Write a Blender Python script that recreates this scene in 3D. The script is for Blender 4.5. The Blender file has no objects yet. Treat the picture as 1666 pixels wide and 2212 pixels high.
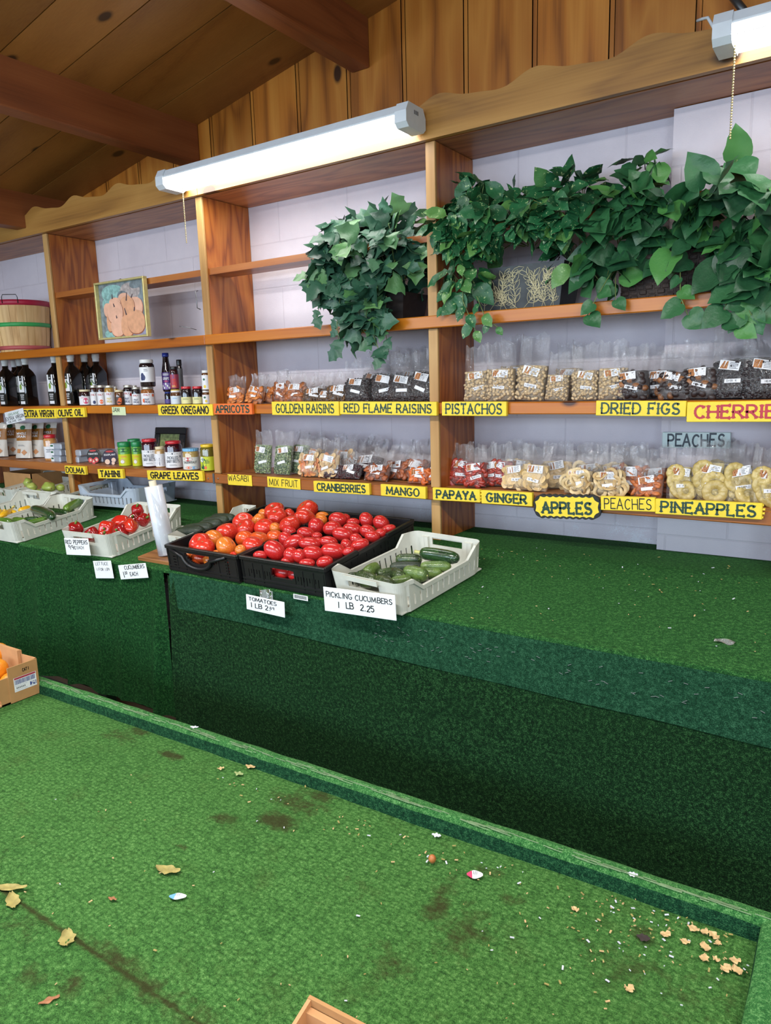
import bpy, math, random
import numpy as np
from mathutils import Vector, Matrix, noise
random.seed(7)
SC = bpy.context.scene
COL = SC.collection
PI = math.pi

# ------------------------------------------------------------------ camera
CZ = 1.45
F_PX = 1550.0
RM = np.array([[0.83234874, 0.07615106, -0.54899598],
               [0.55352508, -0.16493255, 0.8163377],
               [-0.02838233, -0.9833607, -0.17943292]])
cd = bpy.data.cameras.new('camera')
cam = bpy.data.objects.new('camera', cd)
COL.objects.link(cam)
cd.sensor_fit = 'VERTICAL'; cd.sensor_height = 24.0
cd.lens = 24.0 * F_PX / 2212.0
cd.clip_start = 0.05
M = Matrix([[RM[0][0], -RM[0][1], -RM[0][2], 0.0],
            [RM[1][0], -RM[1][1], -RM[1][2], 0.0],
            [RM[2][0], -RM[2][1], -RM[2][2], CZ], [0, 0, 0, 1]])
cam.matrix_world = M
SC.camera = cam

# ------------------------------------------------------------------ light and exposure
SC.view_settings.view_transform = 'Standard'
SC.view_settings.look = 'None'
SC.view_settings.gamma = 1.0
SC.view_settings.use_curve_mapping = False
SC.view_settings.exposure = 0.0
SC.cycles.transparent_max_bounces = 20
SC.cycles.max_bounces = 6
SC.cycles.sample_clamp_indirect = 6.0
TUBE_STRENGTH = 16.0
LAMP_WATT = 38.0
WINDOW_WATT = 50.0
w = bpy.data.worlds.new('daylight'); SC.world = w; w.use_nodes = True
w.node_tree.nodes['Background'].inputs[0].default_value = (0.62, 0.78, 1.0, 1)
w.node_tree.nodes['Background'].inputs[1].default_value = 0.7

def area(name, loc, rot, sx, sy, watt, col):
    d = bpy.data.lights.new(name, 'AREA'); d.shape = 'RECTANGLE'; d.size = sx; d.size_y = sy
    d.energy = watt; d.color = col
    o = bpy.data.objects.new(name, d); COL.objects.link(o)
    o.location = loc; o.rotation_euler = rot
    return o
# daylight through the windows of the front wall (behind the camera), at the panes
WIN_X = (-5.6, -3.6, -1.6, 0.4, 2.4)
for wx in WIN_X:
    area('window_daylight', (wx, -3.18, 1.72), (math.radians(90), 0, 0), 1.5, 1.15, WINDOW_WATT, (0.66, 0.82, 1.0))

# ------------------------------------------------------------------ pixel -> point on a plane
def ray(p):
    return RM @ np.array([p[0] - 833.0, p[1] - 1106.0, F_PX])
def Yp(p, y):
    r = ray(p); r = r * (y / r[1]); return Vector((r[0], r[1], r[2] + CZ))
def Zp(p, z):
    r = ray(p); r = r * ((z - CZ) / r[2]); return Vector((r[0], r[1], z))
TAN = 0.1228
TILT = math.atan(TAN)
def cz(y):                       # height of the counter top
    return 0.857 - (2.28 - y) * TAN if y < 2.28 else 0.857
def Cp(p, h=0.0):                # point h above the sloping counter top
    r = ray(p)
    # z = CZ + t rz ; y = t ry ; z = .857-(2.28-y)*TAN + h/cos
    k = 0.857 - 2.28 * TAN + h / math.cos(TILT) - CZ
    t = k / (r[2] - r[1] * TAN)
    return Vector((r[0] * t, r[1] * t, r[2] * t + CZ))

# ------------------------------------------------------------------ node helpers
def new_mat(name):
    m = bpy.data.materials.new(name); m.use_nodes = True
    nt = m.node_tree
    return m, nt, nt.nodes['Principled BSDF'], nt.nodes['Material Output']
def N(nt, t, **kw):
    n = nt.nodes.new(t)
    for k, v in kw.items():
        if k[0] == 'i' and k[1:].isdigit(): n.inputs[int(k[1:])].default_value = v
        elif k in n.inputs: n.inputs[k].default_value = v
        else: setattr(n, k, v)
    return n
def L(nt, a, b): nt.links.new(a, b)
def ramp(nt, fac, stops, interp='LINEAR'):
    r = N(nt, 'ShaderNodeValToRGB'); cr = r.color_ramp; cr.interpolation = interp
    while len(cr.elements) < len(stops): cr.elements.new(0.5)
    for e, (p, c) in zip(cr.elements, stops):
        e.position = p; e.color = (*c, 1) if len(c) == 3 else c
    L(nt, fac, r.inputs[0]); return r.outputs[0]
def math_(nt, op, a, b=None, clamp=False):
    n = N(nt, 'ShaderNodeMath', operation=op, use_clamp=clamp)
    for i, v in enumerate((a, b)):
        if v is None: continue
        if isinstance(v, (int, float)): n.inputs[i].default_value = v
        else: L(nt, v, n.inputs[i])
    return n.outputs[0]
def mix(nt, fac, a, b, mode='MIX'):
    n = N(nt, 'ShaderNodeMix', data_type='RGBA', blend_type=mode)
    if isinstance(fac, (int, float)): n.inputs[0].default_value = fac
    else: L(nt, fac, n.inputs[0])
    for i, v in ((6, a), (7, b)):
        if isinstance(v, tuple): n.inputs[i].default_value = (*v, 1) if len(v) == 3 else v
        else: L(nt, v, n.inputs[i])
    return n.outputs[2]
def coord(nt, scale=(1, 1, 1), rnd=0.0, kind='Object'):
    t = N(nt, 'ShaderNodeTexCoord'); v = t.outputs[kind]
    if rnd:
        a = N(nt, 'ShaderNodeAttribute', attribute_name='rnd')
        ad = N(nt, 'ShaderNodeVectorMath', operation='ADD')
        sc = N(nt, 'ShaderNodeVectorMath', operation='SCALE'); sc.inputs[0].default_value = (7.3, 5.1, 9.7)
        L(nt, math_(nt, 'MULTIPLY', a.outputs['Fac'], rnd), sc.inputs['Scale'])
        L(nt, v, ad.inputs[0]); L(nt, sc.outputs[0], ad.inputs[1]); v = ad.outputs[0]
    mp = N(nt, 'ShaderNodeMapping'); mp.inputs['Scale'].default_value = scale
    L(nt, v, mp.inputs[0]); return mp.outputs[0]
def noise_(nt, v, scale, detail=2.0, rough=0.5, dist=0.0):
    n = N(nt, 'ShaderNodeTexNoise'); n.inputs['Scale'].default_value = scale
    n.inputs['Detail'].default_value = detail; n.inputs['Roughness'].default_value = rough
    n.inputs['Distortion'].default_value = dist
    L(nt, v, n.inputs['Vector']); return n.outputs[0]
def bump(nt, h, strength, dist, bs=None):
    b = N(nt, 'ShaderNodeBump'); b.inputs['Strength'].default_value = strength
    b.inputs['Distance'].default_value = dist
    L(nt, h, b.inputs['Height'])
    if bs is not None: L(nt, b.outputs[0], bs.inputs['Normal'])
    return b.outputs[0]
MATS = {}
def plain(name, col, rough=0.5, var=0.0, vscale=30.0, coat=0.0, bmp=0.0, bscale=80.0, metal=0.0, sss=0.0, spec=0.5, rvar=0.0):
    """one colour with a little procedural unevenness"""
    if name in MATS: return MATS[name]
    m, nt, bs, out = new_mat(name)
    v = coord(nt)
    n = noise_(nt, v, vscale, 3)
    lo = tuple(max(0, c * (1 - var)) for c in col); hi = tuple(min(1, c * (1 + var)) for c in col)
    c = ramp(nt, n, [(0.3, lo), (0.7, hi)])
    if rvar:
        a = N(nt, 'ShaderNodeAttribute', attribute_name='rnd')
        k = math_(nt, 'ADD', math_(nt, 'MULTIPLY', a.outputs['Fac'], 2 * rvar), 1 - rvar)
        hs = N(nt, 'ShaderNodeHueSaturation'); L(nt, k, hs.inputs['Value']); L(nt, c, hs.inputs['Color']); c = hs.outputs[0]
    L(nt, c, bs.inputs['Base Color'])
    bs.inputs['Roughness'].default_value = rough
    bs.inputs['Metallic'].default_value = metal
    bs.inputs['Coat Weight'].default_value = coat
    bs.inputs['Coat Roughness'].default_value = 0.08
    bs.inputs['Specular IOR Level'].default_value = spec
    if sss:
        bs.inputs['Subsurface Weight'].default_value = sss; bs.inputs['Subsurface Radius'].default_value = (0.02, 0.01, 0.006)
        bs.inputs['Subsurface Scale'].default_value = 0.3
    if bmp: bump(nt, noise_(nt, v, bscale, 3), bmp, 0.004, bs)
    MATS[name] = m; return m

def wood(name, dark, mid, light, axis='X', grain=1.0, rough=0.42, knots=0.0, rings=7.0, rvar=0.18, coat=0.15, fine=0.35, kt=0.0):
    """varnished board: contour grain along an axis, fine streaks, knots"""
    if name in MATS: return MATS[name]
    m, nt, bs, out = new_mat(name)
    st = {'X': (1.1, 9, 9), 'Y': (9, 1.1, 9), 'Z': (9, 9, 1.1)}[axis]
    v = coord(nt, tuple(s * grain for s in st), rnd=1.0)
    n = noise_(nt, v, 1.0, 2.5, 0.45, 0.3)
    r = math_(nt, 'PINGPONG', math_(nt, 'MULTIPLY', n, rings), 0.5)
    r2 = math_(nt, 'MULTIPLY', r, 2.0)
    fs = {'X': (3, 160, 160), 'Y': (160, 3, 160), 'Z': (160, 160, 3)}[axis]
    f = noise_(nt, coord(nt, fs, rnd=1.0), 1.0, 2)
    k = math_(nt, 'ADD', math_(nt, 'MULTIPLY', r2, 1 - fine), math_(nt, 'MULTIPLY', f, fine))
    c = ramp(nt, k, [(0.08, dark), (0.42, mid), (0.85, light)])
    if knots:
        sp3 = N(nt, 'ShaderNodeSeparateXYZ'); L(nt, coord(nt, (1, 1, 1), rnd=1.0), sp3.inputs[0]); cb3 = N(nt, 'ShaderNodeCombineXYZ')
        ia, ib = {'X': (0, 2 if kt else 1), 'Y': (1, 2), 'Z': (2, 0)}[axis]
        L(nt, sp3.outputs[ia], cb3.inputs[0]); L(nt, math_(nt, 'MULTIPLY', sp3.outputs[ib], 1.7), cb3.inputs[1])
        vo = N(nt, 'ShaderNodeTexVoronoi', feature='F1', voronoi_dimensions='2D'); vo.inputs['Scale'].default_value = knots
        L(nt, cb3.outputs[0], vo.inputs['Vector'])
        sep = N(nt, 'ShaderNodeSeparateColor'); L(nt, vo.outputs['Color'], sep.inputs[0])
        on = math_(nt, 'GREATER_THAN', sep.outputs[0], 0.45)
        dd = math_(nt, 'ADD', vo.outputs['Distance'], math_(nt, 'MULTIPLY', math_(nt, 'SUBTRACT', n, 0.5), 0.08))
        mr = N(nt, 'ShaderNodeMapRange'); L(nt, dd, mr.inputs[0])
        mr.inputs[1].default_value = 0.045; mr.inputs[2].default_value = 0.085; mr.inputs[3].default_value = 1.0; mr.inputs[4].default_value = 0.0
        kf = math_(nt, 'MULTIPLY', math_(nt, 'POWER', mr.outputs[0], 1.4), on)
        c = mix(nt, kf, c, tuple(x * 0.22 for x in dark))
    a = N(nt, 'ShaderNodeAttribute', attribute_name='rnd')
    kk = math_(nt, 'ADD', math_(nt, 'MULTIPLY', a.outputs['Fac'], 2 * rvar), 1 - rvar)
    hs = N(nt, 'ShaderNodeHueSaturation'); L(nt, kk, hs.inputs['Value']); L(nt, c, hs.inputs['Color'])
    L(nt, hs.outputs[0], bs.inputs['Base Color'])
    bs.inputs['Roughness'].default_value = rough; bs.inputs['Coat Weight'].default_value = coat
    bs.inputs['Coat Roughness'].default_value = 0.25
    bump(nt, k, 0.12, 0.002, bs)
    MATS[name] = m; return m

def srgb_(r, g, b):
    f = lambda c: c / 12.92 if c <= 0.04045 else ((c + 0.055) / 1.055) ** 2.4
    return (f(r / 255), f(g / 255), f(b / 255))
def turf(name, dark, mid, light, scale=1.0, rows=0.0, dirt=0.0, rough=0.85, sheen=0.3):
    m, nt, bs, out = new_mat(name)
    v = coord(nt)
    a = noise_(nt, v, 420 * scale, 2, 0.6)
    b = noise_(nt, v, 120 * scale, 3, 0.6)
    if rows: a = noise_(nt, v, 520, 2, 0.6); b = noise_(nt, v, 190, 2, 0.6)
    big = noise_(nt, v, 3.0, 3, 0.55)
    h = math_(nt, 'ADD', math_(nt, 'MULTIPLY', a, 0.55), math_(nt, 'MULTIPLY', b, 0.45))
    if rows:
        wv = N(nt, 'ShaderNodeVectorMath', operation='ADD'); wn = N(nt, 'ShaderNodeTexNoise'); wn.inputs['Scale'].default_value = 40; L(nt, v, wn.inputs['Vector'])
        wsc = N(nt, 'ShaderNodeVectorMath', operation='SCALE'); wsc.inputs['Scale'].default_value = 0.005; L(nt, wn.outputs['Color'], wsc.inputs[0])
        L(nt, v, wv.inputs[0]); L(nt, wsc.outputs[0], wv.inputs[1])
        mp = N(nt, 'ShaderNodeMapping'); mp.inputs['Scale'].default_value = (0.62, 1.0, 1.0); L(nt, wv.outputs[0], mp.inputs[0])
        vo = N(nt, 'ShaderNodeTexVoronoi', feature='F1'); vo.inputs['Scale'].default_value = 1.0 / rows; vo.inputs['Randomness'].default_value = 0.62; L(nt, mp.outputs[0], vo.inputs['Vector'])
        tuft = math_(nt, 'SUBTRACT', 0.95, math_(nt, 'MULTIPLY', vo.outputs['Distance'], 1.0))
        h = math_(nt, 'ADD', math_(nt, 'MULTIPLY', h, 0.76), math_(nt, 'MULTIPLY', tuft, 0.20))
    c = ramp(nt, h, [(0.36, dark), (0.5, mid), (0.66, light)])
    c = mix(nt, math_(nt, 'MULTIPLY', big, 0.35), c, tuple(x * 0.75 for x in mid))
    if dirt:
        at = N(nt, 'ShaderNodeAttribute', attribute_name='stain')
        d2 = noise_(nt, v, 34, 4, 0.65)
        mr = N(nt, 'ShaderNodeMapRange'); L(nt, math_(nt, 'ADD', at.outputs['Fac'], math_(nt, 'MULTIPLY', math_(nt, 'SUBTRACT', d2, 0.5), 1.3)), mr.inputs[0])
        mr.inputs[1].default_value = 0.24; mr.inputs[2].default_value = 0.72; mr.inputs[3].default_value = 0.0; mr.inputs[4].default_value = dirt
        c = mix(nt, mr.outputs[0], c, srgb_(52, 46, 26))
        d = noise_(nt, v, 9, 5, 0.7)
        mr2 = N(nt, 'ShaderNodeMapRange'); L(nt, d, mr2.inputs[0]); mr2.inputs[1].default_value = 0.55; mr2.inputs[2].default_value = 0.8; mr2.inputs[3].default_value = 0.0; mr2.inputs[4].default_value = 0.45
        c = mix(nt, mr2.outputs[0], c, srgb_(58, 66, 30))
    L(nt, c, bs.inputs['Base Color'])
    bs.inputs['Roughness'].default_value = rough; bs.inputs['Specular IOR Level'].default_value = 0.12
    bs.inputs['Sheen Weight'].default_value = sheen; bs.inputs['Sheen Tint'].default_value = (*light, 1)
    bump(nt, h, 0.9, 0.006, bs)
    MATS[name] = m; return m

def glassy(name, col, rough=0.06, spec=0.6, var=0.15, vscale=60.0, rvar=0.0):   # a filled jar or bottle seen through its glass
    return plain(name, col, rough, var, vscale, coat=0.8, spec=spec, rvar=rvar)

def film(name='clear_film', haze=0.05, tint=(1, 1, 1)):
    if name in MATS: return MATS[name]
    m = bpy.data.materials.new(name); m.use_nodes = True; nt = m.node_tree
    for n in list(nt.nodes): nt.nodes.remove(n)
    out = N(nt, 'ShaderNodeOutputMaterial')
    v = coord(nt)
    h = noise_(nt, v, 34, 3, 0.55, 1.6)
    b = N(nt, 'ShaderNodeBump'); b.inputs['Strength'].default_value = 1.0; b.inputs['Distance'].default_value = 0.016
    L(nt, h, b.inputs['Height'])
    tr = N(nt, 'ShaderNodeBsdfTransparent'); tr.inputs[0].default_value = (*tint, 1)
    gl = N(nt, 'ShaderNodeBsdfGlossy'); gl.inputs['Color'].default_value = (1, 1, 1, 1); gl.inputs['Roughness'].default_value = 0.10
    L(nt, b.outputs[0], gl.inputs['Normal'])
    fr = N(nt, 'ShaderNodeFresnel'); fr.inputs['IOR'].default_value = 1.42
    df = N(nt, 'ShaderNodeBsdfDiffuse'); df.inputs['Color'].default_value = (0.85, 0.87, 0.9, 1)
    m1 = N(nt, 'ShaderNodeMixShader'); m1.inputs[0].default_value = haze
    L(nt, tr.outputs[0], m1.inputs[1]); L(nt, df.outputs[0], m1.inputs[2])
    m2 = N(nt, 'ShaderNodeMixShader')
    L(nt, math_(nt, 'MULTIPLY', fr.outputs[0], 1.5, True), m2.inputs[0])
    L(nt, m1.outputs[0], m2.inputs[1]); L(nt, gl.outputs[0], m2.inputs[2])
    L(nt, m2.outputs[0], out.inputs[0])
    MATS[name] = m; return m

def emit(name, col, s):
    if name in MATS: return MATS[name]
    m, nt, bs, out = new_mat(name)
    e = N(nt, 'ShaderNodeEmission'); e.inputs[0].default_value = (*col, 1); e.inputs[1].default_value = s
    L(nt, e.outputs[0], out.inputs[0]); MATS[name] = m; return m

# ------------------------------------------------------------------ mesh builder
class MB:
    def __init__(s): s.v = []; s.f = []; s.mi = []; s.r = []; s.sm = []
    def add(s, vs, fs, mi=0, r=0.0, smooth=False, M=None):
        o = len(s.v)
        if M is not None: vs = [M @ Vector(v) for v in vs]
        s.v.extend([tuple(v) for v in vs])
        for f in fs:
            s.f.append(tuple(i + o for i in f)); s.mi.append(mi); s.r.append(r); s.sm.append(smooth)
        return s
    def box(s, lo, hi, mi=0, r=0.0, M=None):
        (a, b, c), (d, e, f) = lo, hi
        vs = [(a, b, c), (d, b, c), (d, e, c), (a, e, c), (a, b, f), (d, b, f), (d, e, f), (a, e, f)]
        fs = [(0, 3, 2, 1), (4, 5, 6, 7), (0, 1, 5, 4), (1, 2, 6, 5), (2, 3, 7, 6), (3, 0, 4, 7)]
        return s.add(vs, fs, mi, r, False, M)
    def rbox(s, lo, hi, bv, mi=0, r=0.0, M=None):     # box with chamfered edges
        lo = Vector(lo); hi = Vector(hi); c = (lo + hi) / 2; h = (hi - lo) / 2
        b = min(bv, h.x * .9, h.y * .9, h.z * .9)
        vs = []; idx = {}
        for sx in (-1, 1):
            for sy in (-1, 1):
                for sz in (-1, 1):
                    for ax in range(3):
                        d = [h.x - b, h.y - b, h.z - b]; d[ax] += b
                        idx[(sx, sy, sz, ax)] = len(vs)
                        vs.append((c.x + sx * d[0], c.y + sy * d[1], c.z + sz * d[2]))
        fs = []
        S = (-1, 1)
        for ax in range(3):
            o = [i for i in range(3) if i != ax]
            for sg in S:
                q = []
                for (p, t) in ((-1, -1), (1, -1), (1, 1), (-1, 1)):
                    k = [0, 0, 0]; k[ax] = sg; k[o[0]] = p; k[o[1]] = t; q.append(idx[(*k, ax)])
                flip = (sg > 0) == (ax != 1)
                fs.append(tuple(q) if flip else tuple(q[::-1]))
        for ax in range(3):                       # edges along ax
            o = [i for i in range(3) if i != ax]
            for p in S:
                for t in S:
                    q = []
                    for e, a2 in ((-1, o[0]), (1, o[0]), (1, o[1]), (-1, o[1])):
                        k = [0, 0, 0]; k[ax] = e; k[o[0]] = p; k[o[1]] = t; q.append(idx[(*k, a2)])
                    fl = (p * t > 0) == (ax != 1)
                    fs.append(tuple(q) if not fl else tuple(q[::-1]))
        for sx in S:
            for sy in S:
                for sz in S:
                    q = [idx[(sx, sy, sz, a)] for a in range(3)]
                    fs.append(tuple(q) if sx * sy * sz > 0 else tuple(q[::-1]))
        return s.add(vs, fs, mi, r, False, M)
    def grid(s, fn, nu, nv, mi=0, r=0.0, smooth=True, closeu=False, M=None):
        vs = [fn(i / (nu if closeu else nu - 1), j / (nv - 1)) for j in range(nv) for i in range(nu)]
        fs = []
        for j in range(nv - 1):
            for i in range(nu if closeu else nu - 1):
                k = (i + 1) % nu
                fs.append((j * nu + i, j * nu + k, (j + 1) * nu + k, (j + 1) * nu + i))
        return s.add(vs, fs, mi, r, smooth, M)
    def lathe(s, prof, n=24, mi=0, r=0.0, smooth=True, M=None, cap=True):
        vs = [(R * math.cos(2 * PI * i / n), R * math.sin(2 * PI * i / n), z) for (R, z) in prof for i in range(n)]
        fs = [(j * n + i, j * n + (i + 1) % n, (j + 1) * n + (i + 1) % n, (j + 1) * n + i) for j in range(len(prof) - 1) for i in range(n)]
        if cap:
            fs.append(tuple(range(n))[::-1]); k = (len(prof) - 1) * n; fs.append(tuple(range(k, k + n)))
        return s.add(vs, fs, mi, r, smooth, M)
    def tube(s, pts, rad, n=8, mi=0, r=0.0, M=None, cap=True):
        pts = [Vector(p) for p in pts]
        rads = rad if isinstance(rad, (list, tuple)) else [rad] * len(pts)
        vs = []; prev = None
        for i, p in enumerate(pts):
            t = (pts[min(i + 1, len(pts) - 1)] - pts[max(i - 1, 0)]).normalized()
            if prev is None:
                u = t.cross(Vector((0, 0, 1)) if abs(t.z) < .9 else Vector((1, 0, 0))).normalized()
            else:
                u = (prev - t * prev.dot(t)).normalized()
            prev = u; v = t.cross(u)
            for k in range(n):
                a = 2 * PI * k / n
                vs.append(p + (u * math.cos(a) + v * math.sin(a)) * rads[i])
        fs = [(j * n + i, j * n + (i + 1) % n, (j + 1) * n + (i + 1) % n, (j + 1) * n + i) for j in range(len(pts) - 1) for i in range(n)]
        if cap:
            fs.append(tuple(range(n))[::-1]); k = (len(pts) - 1) * n; fs.append(tuple(range(k, k + n)))
        return s.add(vs, fs, mi, r, True, M)
    def prism(s, poly, y0, y1, mi=0, r=0.0, M=None, smooth=False):   # poly in x,z ; extruded along y
        n = len(poly)
        vs = [(x, y0, z) for x, z in poly] + [(x, y1, z) for x, z in poly]
        fs = [tuple(range(n)), tuple(range(n, 2 * n))[::-1]]
        fs += [(i, i + n, (i + 1) % n + n, (i + 1) % n) for i in range(n)]
        return s.add(vs, fs, mi, r, smooth, M)
    def ball(s, c, rx, ry=None, rz=None, nu=14, nv=9, mi=0, r=0.0, M=None, fn=None):
        ry = ry or rx; rz = rz or rx; c = Vector(c)
        vs = [(0, 0, -1)] + [(math.cos(2 * PI * i / nu) * math.sin(PI * j / nv), math.sin(2 * PI * i / nu) * math.sin(PI * j / nv), -math.cos(PI * j / nv)) for j in range(1, nv) for i in range(nu)] + [(0, 0, 1)]
        if fn: vs = [fn(Vector(v)) for v in vs]
        vs = [(c.x + v[0] * rx, c.y + v[1] * ry, c.z + v[2] * rz) for v in vs]
        fs = [(0, 1 + (i + 1) % nu, 1 + i) for i in range(nu)]
        for j in range(nv - 2):
            for i in range(nu):
                a = 1 + j * nu; k = (i + 1) % nu
                fs.append((a + i, a + k, a + nu + k, a + nu + i))
        e = len(vs) - 1; a = 1 + (nv - 2) * nu
        fs += [(a + i, a + (i + 1) % nu, e) for i in range(nu)]
        return s.add(vs, fs, mi, r, True, M)
    def build(s, name, mats, parent=None, loc=None):
        me = bpy.data.meshes.new(name)
        me.from_pydata(s.v, [], s.f); me.validate()
        if not isinstance(mats, (list, tuple)): mats = [mats]
        for m in mats: me.materials.append(m)
        nf = len(me.polygons)
        if nf == len(s.f):
            me.polygons.foreach_set('material_index', s.mi)
            me.polygons.foreach_set('use_smooth', s.sm)
            at = me.attributes.new('rnd', 'FLOAT', 'FACE'); at.data.foreach_set('value', s.r)
        me.update()
        o = bpy.data.objects.new(name, me); COL.objects.link(o)
        if parent is not None: o.parent = parent
        if loc is not None: o.location = loc
        return o
def tag(o, label, cat, group=None, kind=None):
    if label: o['label'] = label
    if cat: o['category'] = cat
    if group: o['group'] = group
    if kind: o['kind'] = kind
    return o
def struct(o, kind='structure'):
    o['kind'] = kind; return o
def root(name, loc, label, cat, rot=(0, 0, 0), group=None):
    o = bpy.data.objects.new(name, None); COL.objects.link(o); o.empty_display_size = 0.05
    o.location = loc; o.rotation_euler = rot
    return tag(o, label, cat, group)
def dup(o, loc=None, rot=None, label=None, scale=None):
    c = o.copy(); COL.objects.link(c)
    if loc is not None: c.location = loc
    if rot is not None: c.rotation_euler = rot
    if scale is not None: c.scale = scale
    if label: c['label'] = label
    for ch in list(o.children):
        d = ch.copy(); COL.objects.link(d); d.parent = c
        for g in list(ch.children):
            e = g.copy(); COL.objects.link(e); e.parent = d
    return c
ORD = ['', 'first', 'second', 'third', 'fourth', 'fifth', 'sixth', 'seventh', 'eighth', 'ninth', 'tenth']
U = random.uniform
def rz(a): return Matrix.Rotation(a, 4, 'Z')
def rx(a): return Matrix.Rotation(a, 4, 'X')
def ry(a): return Matrix.Rotation(a, 4, 'Y')
def tr(x, y=None, z=None): return Matrix.Translation(Vector(x if y is None else (x, y, z)))

# ------------------------------------------------------------------ stroke lettering
GL = {
 'A': (.7, '0,0 .35,1 .7,0;.12,.35 .58,.35'), 'B': (.6, '0,0 0,1 @.31,.76,.24,.24,90,-90 0,.52;0,.52 @.33,.26,.27,.26,90,-90 0,0'),
 'C': (.66, '@.36,.5,.35,.5,48,312'), 'D': (.66, '0,0 0,1 @.26,.5,.4,.5,90,-90 0,0'), 'E': (.55, '.55,1 0,1 0,0 .55,0;0,.52 .4,.52'),
 'F': (.55, '.55,1 0,1 0,0;0,.52 .4,.52'), 'G': (.7, '@.36,.5,.35,.5,48,325 .66,.44 .42,.44'), 'H': (.64, '0,0 0,1;.64,0 .64,1;0,.5 .64,.5'),
 'I': (.12, '.06,0 .06,1'), 'J': (.45, '.42,1 .42,.22 @.21,.22,.21,.22,0,-170'), 'K': (.62, '0,0 0,1;.58,1 0,.42;.2,.6 .62,0'),
 'L': (.52, '0,1 0,0 .52,0'), 'M': (.84, '0,0 .06,1 .42,.15 .78,1 .84,0'), 'N': (.66, '0,0 0,1 .66,0 .66,1'),
 'O': (.7, '@.35,.5,.35,.5,90,450'), 'P': (.58, '0,0 0,1 @.31,.74,.26,.26,90,-90 0,.48'), 'R': (.62, '0,0 0,1 @.31,.74,.26,.26,90,-90 0,.48;.26,.48 .62,0'),
 'S': (.58, '@.29,.75,.26,.25,35,270 @.29,.25,.28,.25,90,-150'), 'T': (.62, '0,1 .62,1;.31,1 .31,0'), 'U': (.64, '0,1 0,.3 @.32,.3,.32,.3,180,360 .64,1'),
 'V': (.68, '0,1 .34,0 .68,1'), 'W': (.95, '0,1 .22,0 .48,.8 .73,0 .95,1'), 'X': (.62, '0,1 .62,0;.62,1 0,0'), 'Y': (.64, '0,1 .32,.48 .64,1;.32,.48 .32,0'),
 'Z': (.6, '0,1 .6,1 0,0 .6,0'), '0': (.5, '@.25,.5,.25,.5,90,450'), '1': (.14, '.07,1 .07,0'), '2': (.5, '@.25,.74,.24,.26,160,-30 0,0 .5,0'),
 '5': (.5, '.46,1 .06,1 .03,.58 @.23,.32,.27,.32,110,-140'), '8': (.5, '@.25,.75,.21,.25,-90,270;@.25,.25,.25,.25,90,450'),
 '9': (.5, '.46,.7 @.24,.74,.22,.26,0,360 .44,0'), '7': (.5, '0,1 .5,1 .18,0'), '.': (.12, '.04,0 .08,.06'), "'": (.1, '.05,1 .05,.8'),
 '4': (.5, '.38,0 .38,1 0,.3 .5,.3'), '3': (.5, '@.22,.75,.22,.25,150,-90 @.23,.25,.25,.25,90,-150'), '6': (.5, '.44,1 @.25,.28,.24,.28,160,520'),
 '-': (.35, '.03,.5 .32,.5'), '$': (.42, '@.21,.45,.2,.33,50,310;.22,0 .22,.95')}
def glyph(ch):
    w, s = GL[ch]; out = []
    for pl in s.split(';'):
        pts = []
        for t in pl.split():
            if t[0] == '@':
                cx, cy, a, b, t0, t1 = map(float, t[1:].split(','))
                n = max(4, int(abs(t1 - t0) / 24))
                for k in range(n + 1):
                    an = math.radians(t0 + (t1 - t0) * k / n); pts.append((cx + a * math.cos(an), cy + b * math.sin(an)))
            else: pts.append(tuple(map(float, t.split(','))))
        q = [pts[0]]
        for p in pts[1:]:
            if math.hypot(p[0] - q[-1][0], p[1] - q[-1][1]) > 1e-3: q.append(p)
        out.append(q)
    return w, out
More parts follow.
